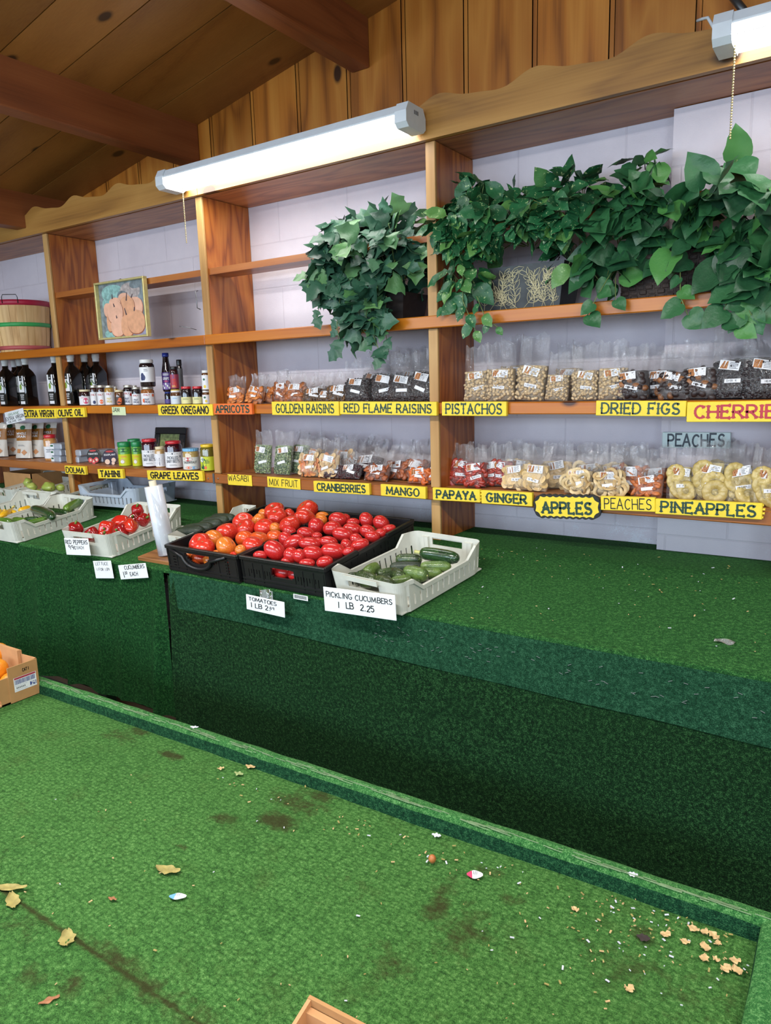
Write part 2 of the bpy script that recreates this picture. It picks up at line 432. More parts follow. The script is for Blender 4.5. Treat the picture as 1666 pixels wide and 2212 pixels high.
def text_polys(text, height, t=0.14, gap=0.22, tuscan=False, jit=0.0, xs=1.0, rng=None):
    """list of quads (2D, metres) of a line of stroke lettering starting at x=0; returns (polys, width)"""
    polys = []; x = 0.0; rng = rng or random.Random(len(text))
    for ch in text:
        if ch == ' ': x += 0.5 * xs; continue
        w, pls = glyph(ch)
        ox = rng.uniform(-jit, jit); oy = rng.uniform(-jit, jit); sh = rng.uniform(-jit, jit) * 1.5; sc = 1 + rng.uniform(-jit, jit)
        for pl in pls:
            pts = [Vector((((px + sh * py) * xs * sc + x + ox), (py * sc + oy))) for px, py in pl]
            closed = (pts[0] - pts[-1]).length < 1e-3
            n = len(pts); hw = t / 2
            for i in range(n - 1):
                a, b = pts[i], pts[i + 1]; d = (b - a).normalized(); nn = Vector((-d.y, d.x)) * hw
                e = d * hw * 0.7
                polys.append([a - nn - e, b - nn + e, b + nn + e, a + nn - e])
            if tuscan:
                if not closed:
                    for a, b in ((pts[0], pts[1]), (pts[-1], pts[-2])):
                        d = (a - b).normalized(); nn = Vector((-d.y, d.x))
                        s1 = hw * 2.1
                        a2 = a + d * hw * .3; a0 = a - d * 0.16
                        polys.append([a0 - nn * hw, a2 - nn * s1, a2 - d * hw * .5, a2 + nn * s1, a0 + nn * hw])
                for i in range(n - 1):
                    a, b = pts[i], pts[i + 1]
                    if (b - a).length > 0.55 and abs((b - a).normalized().y) > .8:
                        c = (a + b) / 2
                        polys.append([c + Vector((-hw * 2.0, 0)), c + Vector((0, -hw * 1.9)), c + Vector((hw * 2.0, 0)), c + Vector((0, hw * 1.9))])
                for c in ((pl if len(pl) > 8 else [])):
                    if abs(c[1] - .5) < .06 and abs(c[0] - pl[0][0]) > -1 and len(pl) > 10:
                        cc = Vector((c[0] * xs + x + ox, c[1] + oy))
                        polys.append([cc + Vector((-hw * 1.9, 0)), cc + Vector((0, -hw * 1.7)), cc + Vector((hw * 1.9, 0)), cc + Vector((0, hw * 1.7))])
        x += w * xs + gap
    x -= gap
    return [[p * height for p in q] for q in polys], x * height
def text_mesh(mb, text, height, width=None, origin=(0, 0), y=-0.001, mi=0, M=None, wrap=None, center=True, **kw):
    """lettering facing -y, its left end (or centre) at origin; wrap: function (x,z)->point"""
    polys, w = text_polys(text, height, **kw)
    sx = (width / w) if width else 1.0
    ox = origin[0] - (w * sx / 2 if center else 0)
    for k, q in enumerate(polys):
        yy = y - 0.00002 * (k % 9)
        if wrap: vs = [wrap(p.x * sx + ox, p.y + origin[1], 0.0003 + 0.00002 * (k % 9)) for p in q]
        else: vs = [(p.x * sx + ox, yy, p.y + origin[1]) for p in q]
        mb.add(vs, [tuple(range(len(vs)))], mi, 0, False, M)
    return w * sx

# ================================================================== materials of the place
def srgb(r, g, b):
    f = lambda c: c / 12.92 if c <= 0.04045 else ((c + 0.055) / 1.055) ** 2.4
    return (f(r / 255), f(g / 255), f(b / 255))
W_GABLE = wood('knotty_pine_panel', srgb(126, 70, 20), srgb(178, 108, 36), srgb(196, 130, 52), 'Z', 0.5, 0.4, knots=2.0, rings=6, rvar=0.14, coat=0.2, fine=.35)
W_CEIL = wood('ceiling_board', srgb(118, 74, 28), srgb(142, 94, 40), srgb(158, 108, 50), 'X', 0.45, 0.5, knots=1.8, rings=3, rvar=0.10, coat=0.1, fine=.5)
W_BEAM = wood('beam_wood', srgb(108, 56, 28), srgb(134, 74, 38), srgb(150, 88, 48), 'Y', 0.6, 0.5, knots=1.6, rings=4, rvar=0.08, coat=0.1, fine=.5)
W_PLY = wood('upright_fir', srgb(124, 60, 16), srgb(170, 94, 32), srgb(190, 116, 46), 'Z', 1.0, 0.4, rings=9, rvar=0.08, coat=0.2)
W_EDGE = wood('upright_edge', srgb(150, 108, 56), srgb(182, 138, 80), srgb(202, 160, 100), 'Z', 1.0, 0.5, rings=3, rvar=0.12, coat=0.05)
W_STRIP = wood('shelf_edge_pine', srgb(140, 68, 4), srgb(178, 98, 10), srgb(194, 118, 24), 'X', 0.6, 0.35, kt=1.8, knots=2.2, rings=4, rvar=0.10, coat=0.08, fine=.5)
W_STRIP2 = wood('shelf_edge_brown', srgb(112, 58, 18), srgb(148, 84, 32), srgb(168, 104, 46), 'X', 0.6, 0.4, kt=1.8, knots=2.2, rings=4, rvar=0.10, coat=0.2, fine=.5)
W_BOARD = wood('shelf_board_fir', srgb(132, 78, 40), srgb(168, 106, 58), srgb(186, 126, 74), 'X', 1.0, 0.45, rings=6, rvar=0.08, coat=0.1)
W_VAL = wood('valance_pine', srgb(128, 86, 36), srgb(164, 116, 52), srgb(182, 134, 66), 'X', 0.7, 0.5, kt=1.8, knots=1.5, rings=4, rvar=0.06, coat=0.1, fine=.45)

def block_wall():
    m, nt, bs, out = new_mat('painted_block')
    v = coord(nt)
    sx = N(nt, 'ShaderNodeSeparateXYZ'); L(nt, v, sx.inputs[0])
    cb = N(nt, 'ShaderNodeCombineXYZ'); L(nt, math_(nt, 'ADD', sx.outputs[0], 7.626), cb.inputs[0]); L(nt, math_(nt, 'ADD', sx.outputs[2], 0.065), cb.inputs[1])
    br = N(nt, 'ShaderNodeTexBrick'); L(nt, cb.outputs[0], br.inputs['Vector'])
    br.inputs['Scale'].default_value = 1.0; br.inputs['Brick Width'].default_value = 0.383; br.inputs['Row Height'].default_value = 0.195
    br.inputs['Mortar Size'].default_value = 0.004; br.inputs['Mortar Smooth'].default_value = 0.6
    br.inputs['Color1'].default_value = (1, 1, 1, 1); br.inputs['Color2'].default_value = (0.9, 0.9, 0.9, 1); br.inputs['Mortar'].default_value = (0.3, 0.3, 0.3, 1)
    n = noise_(nt, v, 240, 4, 0.65); n2 = noise_(nt, v, 4, 4, 0.6)
    c = ramp(nt, n2, [(0.3, srgb(206, 199, 208)), (0.7, srgb(220, 213, 220))])
    c = mix(nt, math_(nt, 'MULTIPLY', br.outputs['Fac'], 0.12), c, srgb(140, 134, 146))
    # flaking paint with chalky patches low on the wall
    n3 = noise_(nt, v, 5.5, 6, 0.72)
    n4 = noise_(nt, v, 170, 3, 0.7)
    mz = N(nt, 'ShaderNodeMapRange'); L(nt, sx.outputs[2], mz.inputs[0])
    mz.inputs[1].default_value = 0.8; mz.inputs[2].default_value = 1.25; mz.inputs[3].default_value = 0.16; mz.inputs[4].default_value = 0.0
    fl = N(nt, 'ShaderNodeMapRange'); L(nt, math_(nt, 'ADD', math_(nt, 'ADD', n3, math_(nt, 'MULTIPLY', math_(nt, 'SUBTRACT', n4, 0.5), 0.5)), mz.outputs[0]), fl.inputs[0])
    fl.inputs[1].default_value = 0.70; fl.inputs[2].default_value = 0.80; fl.inputs[3].default_value = 0; fl.inputs[4].default_value = 0.55
    c = mix(nt, fl.outputs[0], c, srgb(226, 232, 240))
    pit = ramp(nt, noise_(nt, v, 90, 2, 0.7), [(0.24, (1, 1, 1)), (0.27, (0, 0, 0))])
    c = mix(nt, math_(nt, 'MULTIPLY', pit, math_(nt, 'MULTIPLY', mz.outputs[0], 5.0)), c, srgb(60, 62, 70))
    L(nt, c, bs.inputs['Base Color']); bs.inputs['Roughness'].default_value = 0.55
    hgt = math_(nt, 'ADD', math_(nt, 'MULTIPLY', n, 0.35), math_(nt, 'MULTIPLY', math_(nt, 'SUBTRACT', 1.0, br.outputs['Fac']), 1.0))
    bump(nt, hgt, 0.35, 0.008, bs)
    return m
BLOCK = block_wall()
CONC = plain('concrete_floor', srgb(120, 116, 110), 0.8, 0.15, 6, bmp=0.2)
PAINT = plain('cream_paint', srgb(214, 206, 190), 0.7, 0.05, 5)
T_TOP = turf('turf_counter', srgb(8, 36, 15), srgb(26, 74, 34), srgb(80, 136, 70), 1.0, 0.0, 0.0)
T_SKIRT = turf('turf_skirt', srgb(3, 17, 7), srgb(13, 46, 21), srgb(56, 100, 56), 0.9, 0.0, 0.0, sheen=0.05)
T_TABLE = turf('turf_table', srgb(30, 64, 27), srgb(68, 116, 55), srgb(118, 164, 94), 0.6, 0.0095, 0.85, sheen=0.1)
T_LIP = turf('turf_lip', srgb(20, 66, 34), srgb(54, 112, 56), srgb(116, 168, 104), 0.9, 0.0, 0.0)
T_LIPIN = turf('turf_lip_inner_shade', srgb(6, 32, 21), srgb(18, 62, 39), srgb(60, 112, 72), 0.9, 0.0, 0.0, sheen=0.05)  # darker copy of the rim turf; shade on the inner face painted in
DARK = plain('dark_void_wood', srgb(40, 30, 24), 0.8, 0.2, 8)

# ================================================================== the setting
YW = 2.576; YF = 2.30; YG = 2.556
struct(MB().box((-8, -3.3, -0.1), (4, 2.8, 0.0)).build('floor', CONC))
struct(MB().box((-8, YW, 0), (4, 2.8, 2.32)).build('wall_back', BLOCK))
struct(MB().box((-0.567, 2.50, 0), (0.45, YW - 0.001, 2.248)).build('wall_pilaster', BLOCK))
SL = 0.1862
def ceil_z(x): return 2.863 + SL * (x + 1.597) if x < 1.2 else 2.863 + SL * 2.797 - SL * (x - 1.2)
g = MB()
k = -22
while True:
    x0 = -2.639 + 0.264 * k; x1 = x0 + 0.264; k += 1
    if x1 < -8: continue
    if x0 > 4: break
    r = random.random()
    gv = 0.0022
    for a, b, y in ((x0 + gv, x0 + .016, YG), (x0 + .016, x0 + .019, YG + .006), (x0 + .019, x1 - gv, YG), (x1 - gv, x1 + gv, YG + 0.012)):
        g.add([(a, y, 2.32), (b, y, 2.32), (b, y, ceil_z(b) + .01), (a, y, ceil_z(a) + .01)], [(0, 1, 2, 3)], 0, r)
        for q in (a, b):
            g.add([(q, YG, 2.32), (q, YG + 0.012, 2.32), (q, YG + 0.012, ceil_z(q) + .01), (q, YG, ceil_z(q) + .01)], [(0, 1, 2, 3)], 0, r)
struct(g.build('wall_gable', W_GABLE))
struct(MB().box((-8, YG + 0.013, 2.32), (4, 2.8, 4.0)).build('wall_gable_backing', DARK))
# ceiling boards run down the slope; narrow dark gaps between them
g = MB(); y = YG
i = 0
while y > -3.3:
    wd = 0.235; r = random.random()
    for a, b in ((-8.0, 1.2), (1.2, 4.0)):
        za, zb = ceil_z(a), ceil_z(b)
        for (ya, yb, dz) in ((y - wd + .004, y - 0.001, 0.0), (y - wd - .001, y - wd + .004, 0.012)):
            g.add([(a, ya, za + dz), (a, yb, za + dz), (b, yb, zb + dz), (b, ya, zb + dz),
                   (a, ya, za + .06), (a, yb, za + .06), (b, yb, zb + .06), (b, ya, zb + .06)],
                  [(0, 1, 2, 3), (7, 6, 5, 4), (0, 4, 5, 1), (1, 5, 6, 2), (2, 6, 7, 3), (3, 7, 4, 0)], 0, r)
    y -= wd; i += 1
struct(g.build('ceiling', W_CEIL))
n = 0
for xr in (-5.76, -4.75, -3.735, -2.715, -1.732, -0.66, 0.42):       # beams run from the gable toward the shop front
    b = MB(); x0 = xr - 0.086; zt = ceil_z(xr) + 0.02; zb = ceil_z(xr) - 0.175
    b.rbox((x0, -3.2, zb), (xr, YG - 0.001, zt), 0.004, 0, random.random())
    n += 1; struct(b.build('trim_%d' % n, W_BEAM))
struct(MB().box((-8.1, -3.3, 0), (-8, 2.8, 2.2)).build('wall_left', PAINT))
struct(MB().box((4, -3.3, 0), (4.1, 2.8, 2.9)).build('wall_right', PAINT))
# front wall behind the camera, with five window openings
f = MB(); yy0, yy1 = -3.3, -3.2
f.box((-8, yy0, 0), (4, yy1, 1.1)); f.box((-8, yy0, 2.35), (4, yy1, 3.4))
e = [-8] + [q for wx in WIN_X for q in (wx - 0.8, wx + 0.8)] + [4]
for a, b in zip(e[::2], e[1::2]): f.box((a, yy0, 1.1), (b, yy1, 2.35))
struct(f.build('wall_front', PAINT))

# ================================================================== built-in shelving
PXS = (-4.79, -3.636, -2.480, -1.332, -0.180)      # left faces of the uprights
PW = 0.038
sh = root('display_shelving', (-2.5, YF, 0.857), 'long open wooden shelving with a scalloped top board built against the pale block wall', 'shelves')
OFF = Vector((2.5, -YF, -0.857))
def part(mb, name, mats, par=sh, off=OFF):
    mb.v = [tuple(Vector(v) + off) for v in mb.v]
    return mb.build(name, mats, par)
for x in PXS:
    yb = 2.574 if x < -0.6 else 2.498
    b = MB(); r = random.random()
    b.box((x + .001, YF + 0.001, 0.8575), (x + PW - .001, yb, 2.248), 0, r)
    u = part(b, 'upright', [W_PLY])
    b = MB(); b.rbox((x, YF - 0.012, 0.8575), (x + PW, YF, 1.0125), 0.002, 0, r); b.rbox((x, YF - 0.012, 1.056), (x + PW, YF, 1.327), 0.002, 0, r)
    b.rbox((x, YF - 0.012, 1.368), (x + PW, YF, 1.629), 0.002, 0, r); b.rbox((x, YF - 0.012, 1.672), (x + PW, YF, 2.249), 0.002, 0, r)
    o = part(b, 'face_edge', [W_EDGE], u)
for a, b_ in zip((-6.0,) + PXS, PXS + (0.45,)):
    xa = a + PW; xb = b_
    yb = 2.574 if xb < -0.6 else 2.498
    for nm, z, th in (('shelf_board', 1.055, 0.02), ('shelf_board', 1.367, 0.02), ('shelf_board', 1.670, 0.02)):
        bb = MB(); bb.box((xa, YF, z - th), (xb, 2.574 if xb < -0.2 else 2.498, z), 0, random.random()); part(bb, nm, [W_BOARD])
    if xb > -3.6: bb = MB(); bb.box((xa, YF + .004, 1.928), (xb, 2.42, 1.955), 0, random.random()); _ = part(bb, 'upper_shelf_board', [W_STRIP2])
bb = MB(); bb.box((-6, YF, 2.250), (0.45, 2.574, 2.268), 0, .4); part(bb, 'soffit_board', [W_BOARD])
for z0, z1, mt, segs in ((1.630, 1.672, W_STRIP, ((-6, -2.46), (-2.459, 0.45))), (1.328, 1.368, W_STRIP, ((-6, -2.462), (-2.461, 0.45))), (1.013, 1.056, W_STRIP2, ((-6, -2.466), (-2.460, 0.45)))):
    for a, b_ in segs:
        bb = MB(); bb.rbox((a, YF - 0.034, z0), (b_, YF - 0.012, z1), 0.003, 0, random.random()); part(bb, 'shelf_edge_strip', [mt])
METAL = plain('grey_metal', srgb(130, 134, 138), 0.35, 0.1, 40, metal=0.9)
bb = MB(); bb.box((-2.468, YF - 0.0365, 1.010), (-2.457, YF - 0.034, 1.058)); o = part(bb, 'joint_plate', METAL)
for px_, pz in ((-2.50, 1.033), (-2.435, 1.036)):
    bb = MB(); bb.ball((px_, YF - .0345, pz), .004, .002, .004, 8, 5); part(bb, 'screw_head', METAL)
# scalloped valance
poly = []
bumps = [(-6.0, 2.352)]
xs = np.arange(-6.0, 0.4501, 0.02)
def scal(x):
    u = ((x + 0.57) / 0.34) % 1.0
    # rounded hump that falls away gently on its far side
    return 2.362 + 0.016 * math.cos(2 * PI * u) + 0.005 * math.cos(4 * PI * u + 0.9)
top = [(x, scal(x)) for x in xs]
for a, b_ in ((-6.0, -2.44), (-2.438, 0.45)):
    seg = [(max(a, min(b_, x)), z) for x, z in top if a - .02 <= x <= b_ + .02]
    poly = [(a, 2.2495), (b_, 2.2495)] + seg[::-1]
    bb = MB()
    for (p, q) in zip(seg[:-1], seg[1:]):
        if q[0] - p[0] < 1e-5: continue
        bb.prism([(p[0], 2.2495), (q[0], 2.2495), (q[0], q[1]), (p[0], p[1])], YF - 0.034, YF - 0.012, 0, .3 if a < -3 else .6)
    part(bb, 'scalloped_valance', [W_VAL])
bb = MB(); bb.tube([(-2.53, YF - .012, 1.70), (-2.56, YF - .045, 1.712), (-2.585, YF - 0.06, 1.716)], 0.0016, 6); part(bb, 'bent_nail', METAL)
bb = MB(); bb.tube([(-2.502, YF - .013, 1.865), (-2.500, YF - .03, 1.86), (-2.497, YF - .028, 1.82), (-2.495, YF - .03, 1.79), (-2.492, YF - .014, 1.785)], 0.002, 6); part(bb, 'wire_hook', METAL)

# ================================================================== shop lights
LWHITE = plain('white_enamel', srgb(214, 222, 228), 0.4, 0.03)
TUBE = emit('lit_tube', (1.0, 0.985, 0.95), TUBE_STRENGTH)
GREYP = plain('grey_slot', srgb(120, 124, 128), 0.5)
CHAIN = plain('bead_chain', srgb(214, 200, 150), 0.35, metal=0.8)
def shop_light(loc, label, length=1.23, chain=True, watt=0.0, rot=0.0, chain_end=-1, chain_in=.07):
    t = root('shop_light', loc, label, 'light', (0, 0, rot), 'long white tube lights')
    h = length / 2
    prof = [(-.058, .014), (-.058, .022), (-.044, .048), (.044, .048), (.058, .022), (.058, .014), (.05, .014), (.05, .02), (-.05, .02), (-.05, .014)]
    b = MB()
    nP = len(prof)
    vs = [(x, p[0], p[1]) for x in (-h + .045, h - .045) for p in prof]
    b.add(vs, [(i, (i + 1) % nP, (i + 1) % nP + nP, i + nP) for i in range(nP)], 0)
    b.build('housing', LWHITE, t)
    for sx in (-1, 1):
        b = MB(); x0 = sx * h; x1 = sx * (h - .045)
        pr = [(-.062, -.010), (-.062, .024), (-.046, .052), (.046, .052), (.062, .024), (.062, -.010), (.046, -.024), (-.046, -.024)]
        vs = [(x, p[0], p[1]) for x in (x0, x1) for p in pr]; n8 = len(pr)
        b.add(vs, [tuple(range(n8)), tuple(range(n8, 2 * n8))[::-1]] + [(i, i + n8, (i + 1) % n8 + n8, (i + 1) % n8) for i in range(n8)], 0)
        ec = b.build('end_cap', LWHITE, t)
        b = MB(); xs_ = sx * (h + .0008)
        for q in (-.010, 0.0, .010):
            b.box((xs_ - .0006, q - .003, .022), (xs_ + .0006, q + .003, .034))
        b.build('vent_slots', GREYP, ec)
    b = MB(); pr = [(-.0585, .016), (-.056, -.010), (-.040, -.020), (.040, -.020), (.056, -.010), (.0585, .016)]; n6 = len(pr)
    vs = [(x, p[0], p[1]) for x in (-h + .042, h - .042) for p in pr]
    b.add(vs, [(i, i + 1, i + 1 + n6, i + n6) for i in range(n6 - 1)], 0); df_ = b.build('diffuser', TUBE, t)
    b = MB(); b.box((-h + .042, -.0575, -.0105), (h - .042, -.0562, -.0092)); b.build('lens_seam', GREYP, df_)
    if chain:
        b = MB(); cx = chain_end * (h - chain_in)
        for i in range(34): b.ball((cx, -.03, -.026 - i * .0066), .0030, None, None, 6, 4)
        b.build('pull_chain', CHAIN, t)
    if watt:
        l = area('tube_glow', (loc[0], loc[1], loc[2] - .03), (0, 0, rot), length - .1, .09, watt, (1.0, 0.97, 0.92))
    return t
shop_light((-1.925, 2.195, 2.285), 'long white tube light mounted under the scalloped board over the dried fruit bags', watt=0.0, chain_in=.125)
shop_light((0.215, 2.195, 2.285), 'white tube light over the potted plants, cut off by the picture edge', watt=0.0, chain_in=.05)
for x, y in ((-3.2, 0.35), (-1.2, 0.35), (0.9, 0.35)):
    shop_light((x, y, 2.42), 'white tube light hanging over the aisle out of the picture', chain=False, watt=LAMP_WATT)
b = MB(); b.tube([(-.402, 2.235, 2.30), (-.412, 2.235, 2.335), (-.432, 2.24, 2.372), (-.45, 2.262, 2.382), (-.465, 2.272, 2.385)], .004, 8)
tag(b.build('light_cord', LWHITE), 'short white cord looping off the end of the tube light above the plants', 'cord')
b = MB(); b.tube([Yp((1565, -30), 2.50), Yp((1622, 42), 2.46)], .011, 10)
tag(b.build('metal_rod', plain('dark_steel', srgb(92, 96, 98), 0.4, metal=0.8)), 'dark grey metal rod slanting in front of the pine boards', 'rod')

# ================================================================== produce counter
ct = root('produce_counter', (-2.0, 1.9, 0.0), 'long sloping produce counter covered in dark green artificial grass', 'counter')
OC = Vector((2.0, -1.9, 0))
YE = 1.683
CX0, CX1 = -5.2, 0.55
def wob(x, y, s=1.0): return noise.noise(Vector((x * s, y * s, 3.3)))
b = MB()
ys = [YE + 0.02, 1.75, 1.85, 1.95, 2.05, 2.15, 2.22, 2.26, 2.28, 2.30, 2.34, 2.40, 2.48, 2.572]
nx = 150
def topz(x, y):
    z = cz(y)
    if y > 2.27: z = 0.857
    return z - 0.0
pr = []                             # profile over the edge for the right (wrapped) part
for a in range(0, 91, 18):
    an = math.radians(a); pr.append((YE + 0.014 - 0.014 * math.sin(an), -0.014 * (1 - math.cos(an))))
pr = pr[::-1]
def top_pt(x, j, drop):
    if j < len(pr):
        dy, dz = pr[j]; return (x, dy + .003 * wob(x, 1, 4), cz(YE + .02) + dz + .003 * wob(x, 7, 6))
    y = ys[j - len(pr)]
    return (x, y, topz(x, y) + 0.002 * wob(x, y, 5) * (1 if y < 2.25 else .3))
NV = len(pr) + len(ys)
for (xa, xb, drop) in ((CX0, -2.105, 0.0), (-2.105, CX1, 0.13)):
    n_ = int((xb - xa) / .04)
    b.grid(lambda u, v, xa=xa, xb=xb, drop=drop: top_pt(xa + (xb - xa) * u, round(v * (NV - 1)), drop), n_, NV, 0)
part(b, 'turf_top', [T_TOP], ct, OC)
# band of the top sheet stapled over the edge, right of the seam
b = MB()
b.grid(lambda u, v: ((-2.10 + (CX1 + 2.10) * u), YE - 0.0022 - 0.004 * wob(u * 14, v, 1) * v * .5, cz(YE + .014) - .006 - v * (0.132 + .004 * wob(u * 9, 2, 1) + (0.025 * u))), 110, 8, 0)
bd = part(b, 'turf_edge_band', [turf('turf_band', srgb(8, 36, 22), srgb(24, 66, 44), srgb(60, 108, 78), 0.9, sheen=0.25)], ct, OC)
b = MB()
STAP = plain('staple_steel', srgb(176, 182, 186), 0.35, metal=0.8)
rs = random.Random(5)
for i in range(64):
    x = -1.18 + 1.1 * rs.random(); z = cz(YE) - .035 - .06 * rs.random()
    b.box((-.005, -.0008, -.0006), (.005, .0008, .0006), M=tr(x, YE - .0045, z) @ ry(U(-.5, .5)))
part(b, 'staples', [STAP], ct, OC)['kind'] = 'stuff'
# skirt: two hanging pieces with a gap between them
def skirt(xa, xb, folds, ztop, seam_r=False, edge=None):
    b = MB(); n_ = int((xb - xa) / .012)
    def fn(u, v):
        x = xa + (xb - xa) * u; y = YE + 0.003
        for (fx, fw, fa) in folds:
            y -= fa * math.exp(-((x + 0.05 * v - fx) / fw) ** 2) * (0.25 + .75 * v)
        y += .004 * wob(x, v, 6) * v
        zb = 0.20 + .010 * wob(x, 5, 5) + 0.004 * wob(x, 5, 30)
        if edge: zb += edge(x)
        return (x, y, ztop + (zb - ztop) * v)
    b.grid(fn, n_, 14, 0)
    return b
b = skirt(CX0, -2.135, [(-2.74, .022, .036), (-2.95, .05, .046), (-3.15, .04, .034), (-2.55, .06, .022), (-2.40, .03, .014), (-2.17, .03, .04)], cz(YE + .014) - .006, edge=lambda x: 0.0)
part(b, 'skirt_panel', [turf('turf_skirt_painted_lit', srgb(4, 28, 10), srgb(15, 60, 26), srgb(54, 108, 56), 0.85, sheen=0.08)], ct, OC)  # brighter copy of the skirt turf; light on this panel painted into its colour
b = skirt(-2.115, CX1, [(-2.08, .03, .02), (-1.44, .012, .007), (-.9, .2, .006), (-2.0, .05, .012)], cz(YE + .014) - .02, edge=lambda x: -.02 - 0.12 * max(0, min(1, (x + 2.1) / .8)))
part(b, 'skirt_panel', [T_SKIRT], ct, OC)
# frame underneath
GP = plain('green_painted_wood', srgb(24, 62, 40), 0.6, 0.1)
for x in (-4.6, -2.68, -1.0, 0.4):
    for y in (1.715, 2.45):
        b = MB(); b.rbox((x, y, 0.0), (x + .06, y + .05, cz(y) - .06), .003); part(b, 'leg', [GP], ct, OC)
b = MB(); b.box((CX0, 1.78, .10), (CX1, 2.5, .125), 0, .5); part(b, 'lower_shelf', [wood('lower_board', srgb(70, 50, 34), srgb(104, 78, 54), srgb(120, 92, 66), 'X', rings=3)], ct, OC)
b = MB(); b.add([(CX0, YE + .03, cz(YE) - .06), (CX1, YE + .03, cz(YE) - .06), (CX1, 2.28, .80), (CX0, 2.28, .80), (CX0, YE + .03, cz(YE) - .04), (CX1, YE + .03, cz(YE) - .04), (CX1, 2.28, .82), (CX0, 2.28, .82)],
      [(0, 3, 2, 1), (4, 5, 6, 7), (0, 1, 5, 4), (2, 3, 7, 6), (1, 2, 6, 5), (0, 4, 7, 3)])
part(b, 'plywood_deck', [DARK], ct, OC)

# ================================================================== low front table
TZ = 0.41
tb = root('display_table', (-1.4, 0.8, 0.0), 'low empty display table lined with worn bright green artificial grass and a raised rim', 'table')
OT = Vector((1.4, -0.8, 0))
def lip_y(x): return 1.338 + 0.027 * x
b = MB()
SEAM = Zp((250, 2090), TZ).y
def tz(x, y): return TZ + 0.003 * wob(x, y, 4) + 0.0015 * wob(x, y, 14)
def tgrid(ya, yb, xa=-3.3, xb=-0.088):
    def fn(u, v):
        x = xa + (xb - xa) * u; y0 = ya if ya is not None else 0; y1 = yb if yb is not None else lip_y(x)
        y = y0 + (y1 - y0) * v
        return (x, y, tz(x, y))
    b.grid(fn, 240, 100, 0)
STAINS = [((600, 1775), .055, .034, 1.0), ((480, 1770), .04, .022, .8), ((640, 1735), .10, .05, .65), ((690, 1720), .06, .03, .7), ((260, 1590), .09, .04, .5), ((300, 1580), .05, .03, .7), ((485, 1600), .03, .018, .9), ((545, 1583), .025, .015, 1.0), ((370, 1632), .05, .02, .9), ((440, 1590), .04, .02, .6),
  ((945, 1960), .03, .05, .8), ((1000, 2010), .06, .08, .55), ((960, 1920), .04, .05, .5), ((1350, 2085), .09, .06, .45), ((845, 2085), .06, .05, .5), ((390, 1827), .02, .008, .8), ((1390, 2020), .03, .03, .6), ((1110, 1945), .03, .02, .6), ((250, 2070), .10, .02, .7), ((150, 2130), .04, .03, .6), ((60, 2110), .04, .03, .6), ((330, 2140), .08, .03, .6), ((760, 1905), .1, .08, .25), ((1060, 1885), .05, .02, .5), ((420, 2190), .08, .04, .5), ((1500, 2150), .1, .1, .3), ((40, 2000), .08, .03, .4)]
def add_stains(o_):
    me = o_.data; at = me.attributes.new('stain', 'FLOAT', 'POINT'); co = np.zeros(len(me.vertices) * 3); me.vertices.foreach_get('co', co); co = co.reshape(-1, 3) - np.array(OT)
    val = np.zeros(len(co))
    for p, sx_, sy_, a_ in STAINS:
        q_ = Zp(p, TZ); val = np.maximum(val, a_ * np.exp(-((co[:, 0] - q_.x) / sx_) ** 2 - ((co[:, 1] - q_.y) / sy_) ** 2))
    val = np.maximum(val, .8 * np.exp(-((co[:, 1] - SEAM) / .009) ** 2))
    at.data.foreach_set('value', val)
tgrid(SEAM + .002, None)
add_stains(part(b, 'turf_bed', [T_TABLE], tb, OT))
b = MB()
def fn2(u, v):
    x = -3.3 + 3.212 * u; y = 0.18 + (SEAM + .006 - 0.18) * v
    return (x, y, tz(x, y) + .004 * (1 - max(0, v - .97) / .03))
b.grid(fn2, 240, 70, 0)
add_stains(part(b, 'turf_bed', [T_TABLE], tb, OT))
# raised rim: rounded turf-covered battens
def rim_prof(n=9):
    w2 = .020; h = .046
    return [(-w2 - .004, -.004)] + [(-w2 * math.cos(PI * i / n) , h - .014 + .014 * math.sin(PI * i / n)) for i in range(n + 1)] + [(w2, -.06)]
RP = rim_prof()
b = MB()
def rimf(u, v):
    x = -3.3 + 3.26 * u; p = RP[round(v * (len(RP) - 1))]
    return (x, lip_y(x) + .020 + p[0] + .002 * wob(x, 3, 9), TZ + p[1] + .0025 * wob(x, p[0] * 40, 12))
b.grid(rimf, 150, len(RP), 0)
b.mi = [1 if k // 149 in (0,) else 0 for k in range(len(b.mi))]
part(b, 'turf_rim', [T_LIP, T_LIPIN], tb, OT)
b = MB()
def rimr(u, v):
    y = 0.18 + (1.36 - .18) * u; p = RP[round(v * (len(RP) - 1))]
    return (-.068 + p[0] * 1.15 + .002 * wob(y, 3, 9), y, TZ + p[1] + .0025 * wob(y, p[0] * 40, 12))
b.grid(rimr, 80, len(RP), 0)
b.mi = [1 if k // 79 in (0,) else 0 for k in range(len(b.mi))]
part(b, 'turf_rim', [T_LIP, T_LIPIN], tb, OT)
b = MB()
for i in range(260):
    x = random.uniform(-3.1, -.1); l_ = random.uniform(.01, .06); y_ = lip_y(x) + .008 + random.gauss(0, .004)
    b.box((x, y_, TZ + .0455), (x + l_, y_ + .0007, TZ + .0472), 0)
part(b, 'worn_backing', [plain('worn_backing_grey', srgb(128, 154, 114), .8, .15, 60)], tb, OT)['kind'] = 'stuff'
b = MB(); b.box((-3.3, .18, TZ - .05), (-.05, 1.24, TZ - .012)); b.box((-.09, .18, TZ - .05), (-.05, 1.33, TZ - .012)); part(b, 'deck', [DARK], tb, OT)
for x in (-3.2, -.15):
    for y in (.22, 1.18):
        b = MB(); b.rbox((x, y, 0), (x + .06, y + .06, TZ - .05), .003); part(b, 'leg', [GP], tb, OT)

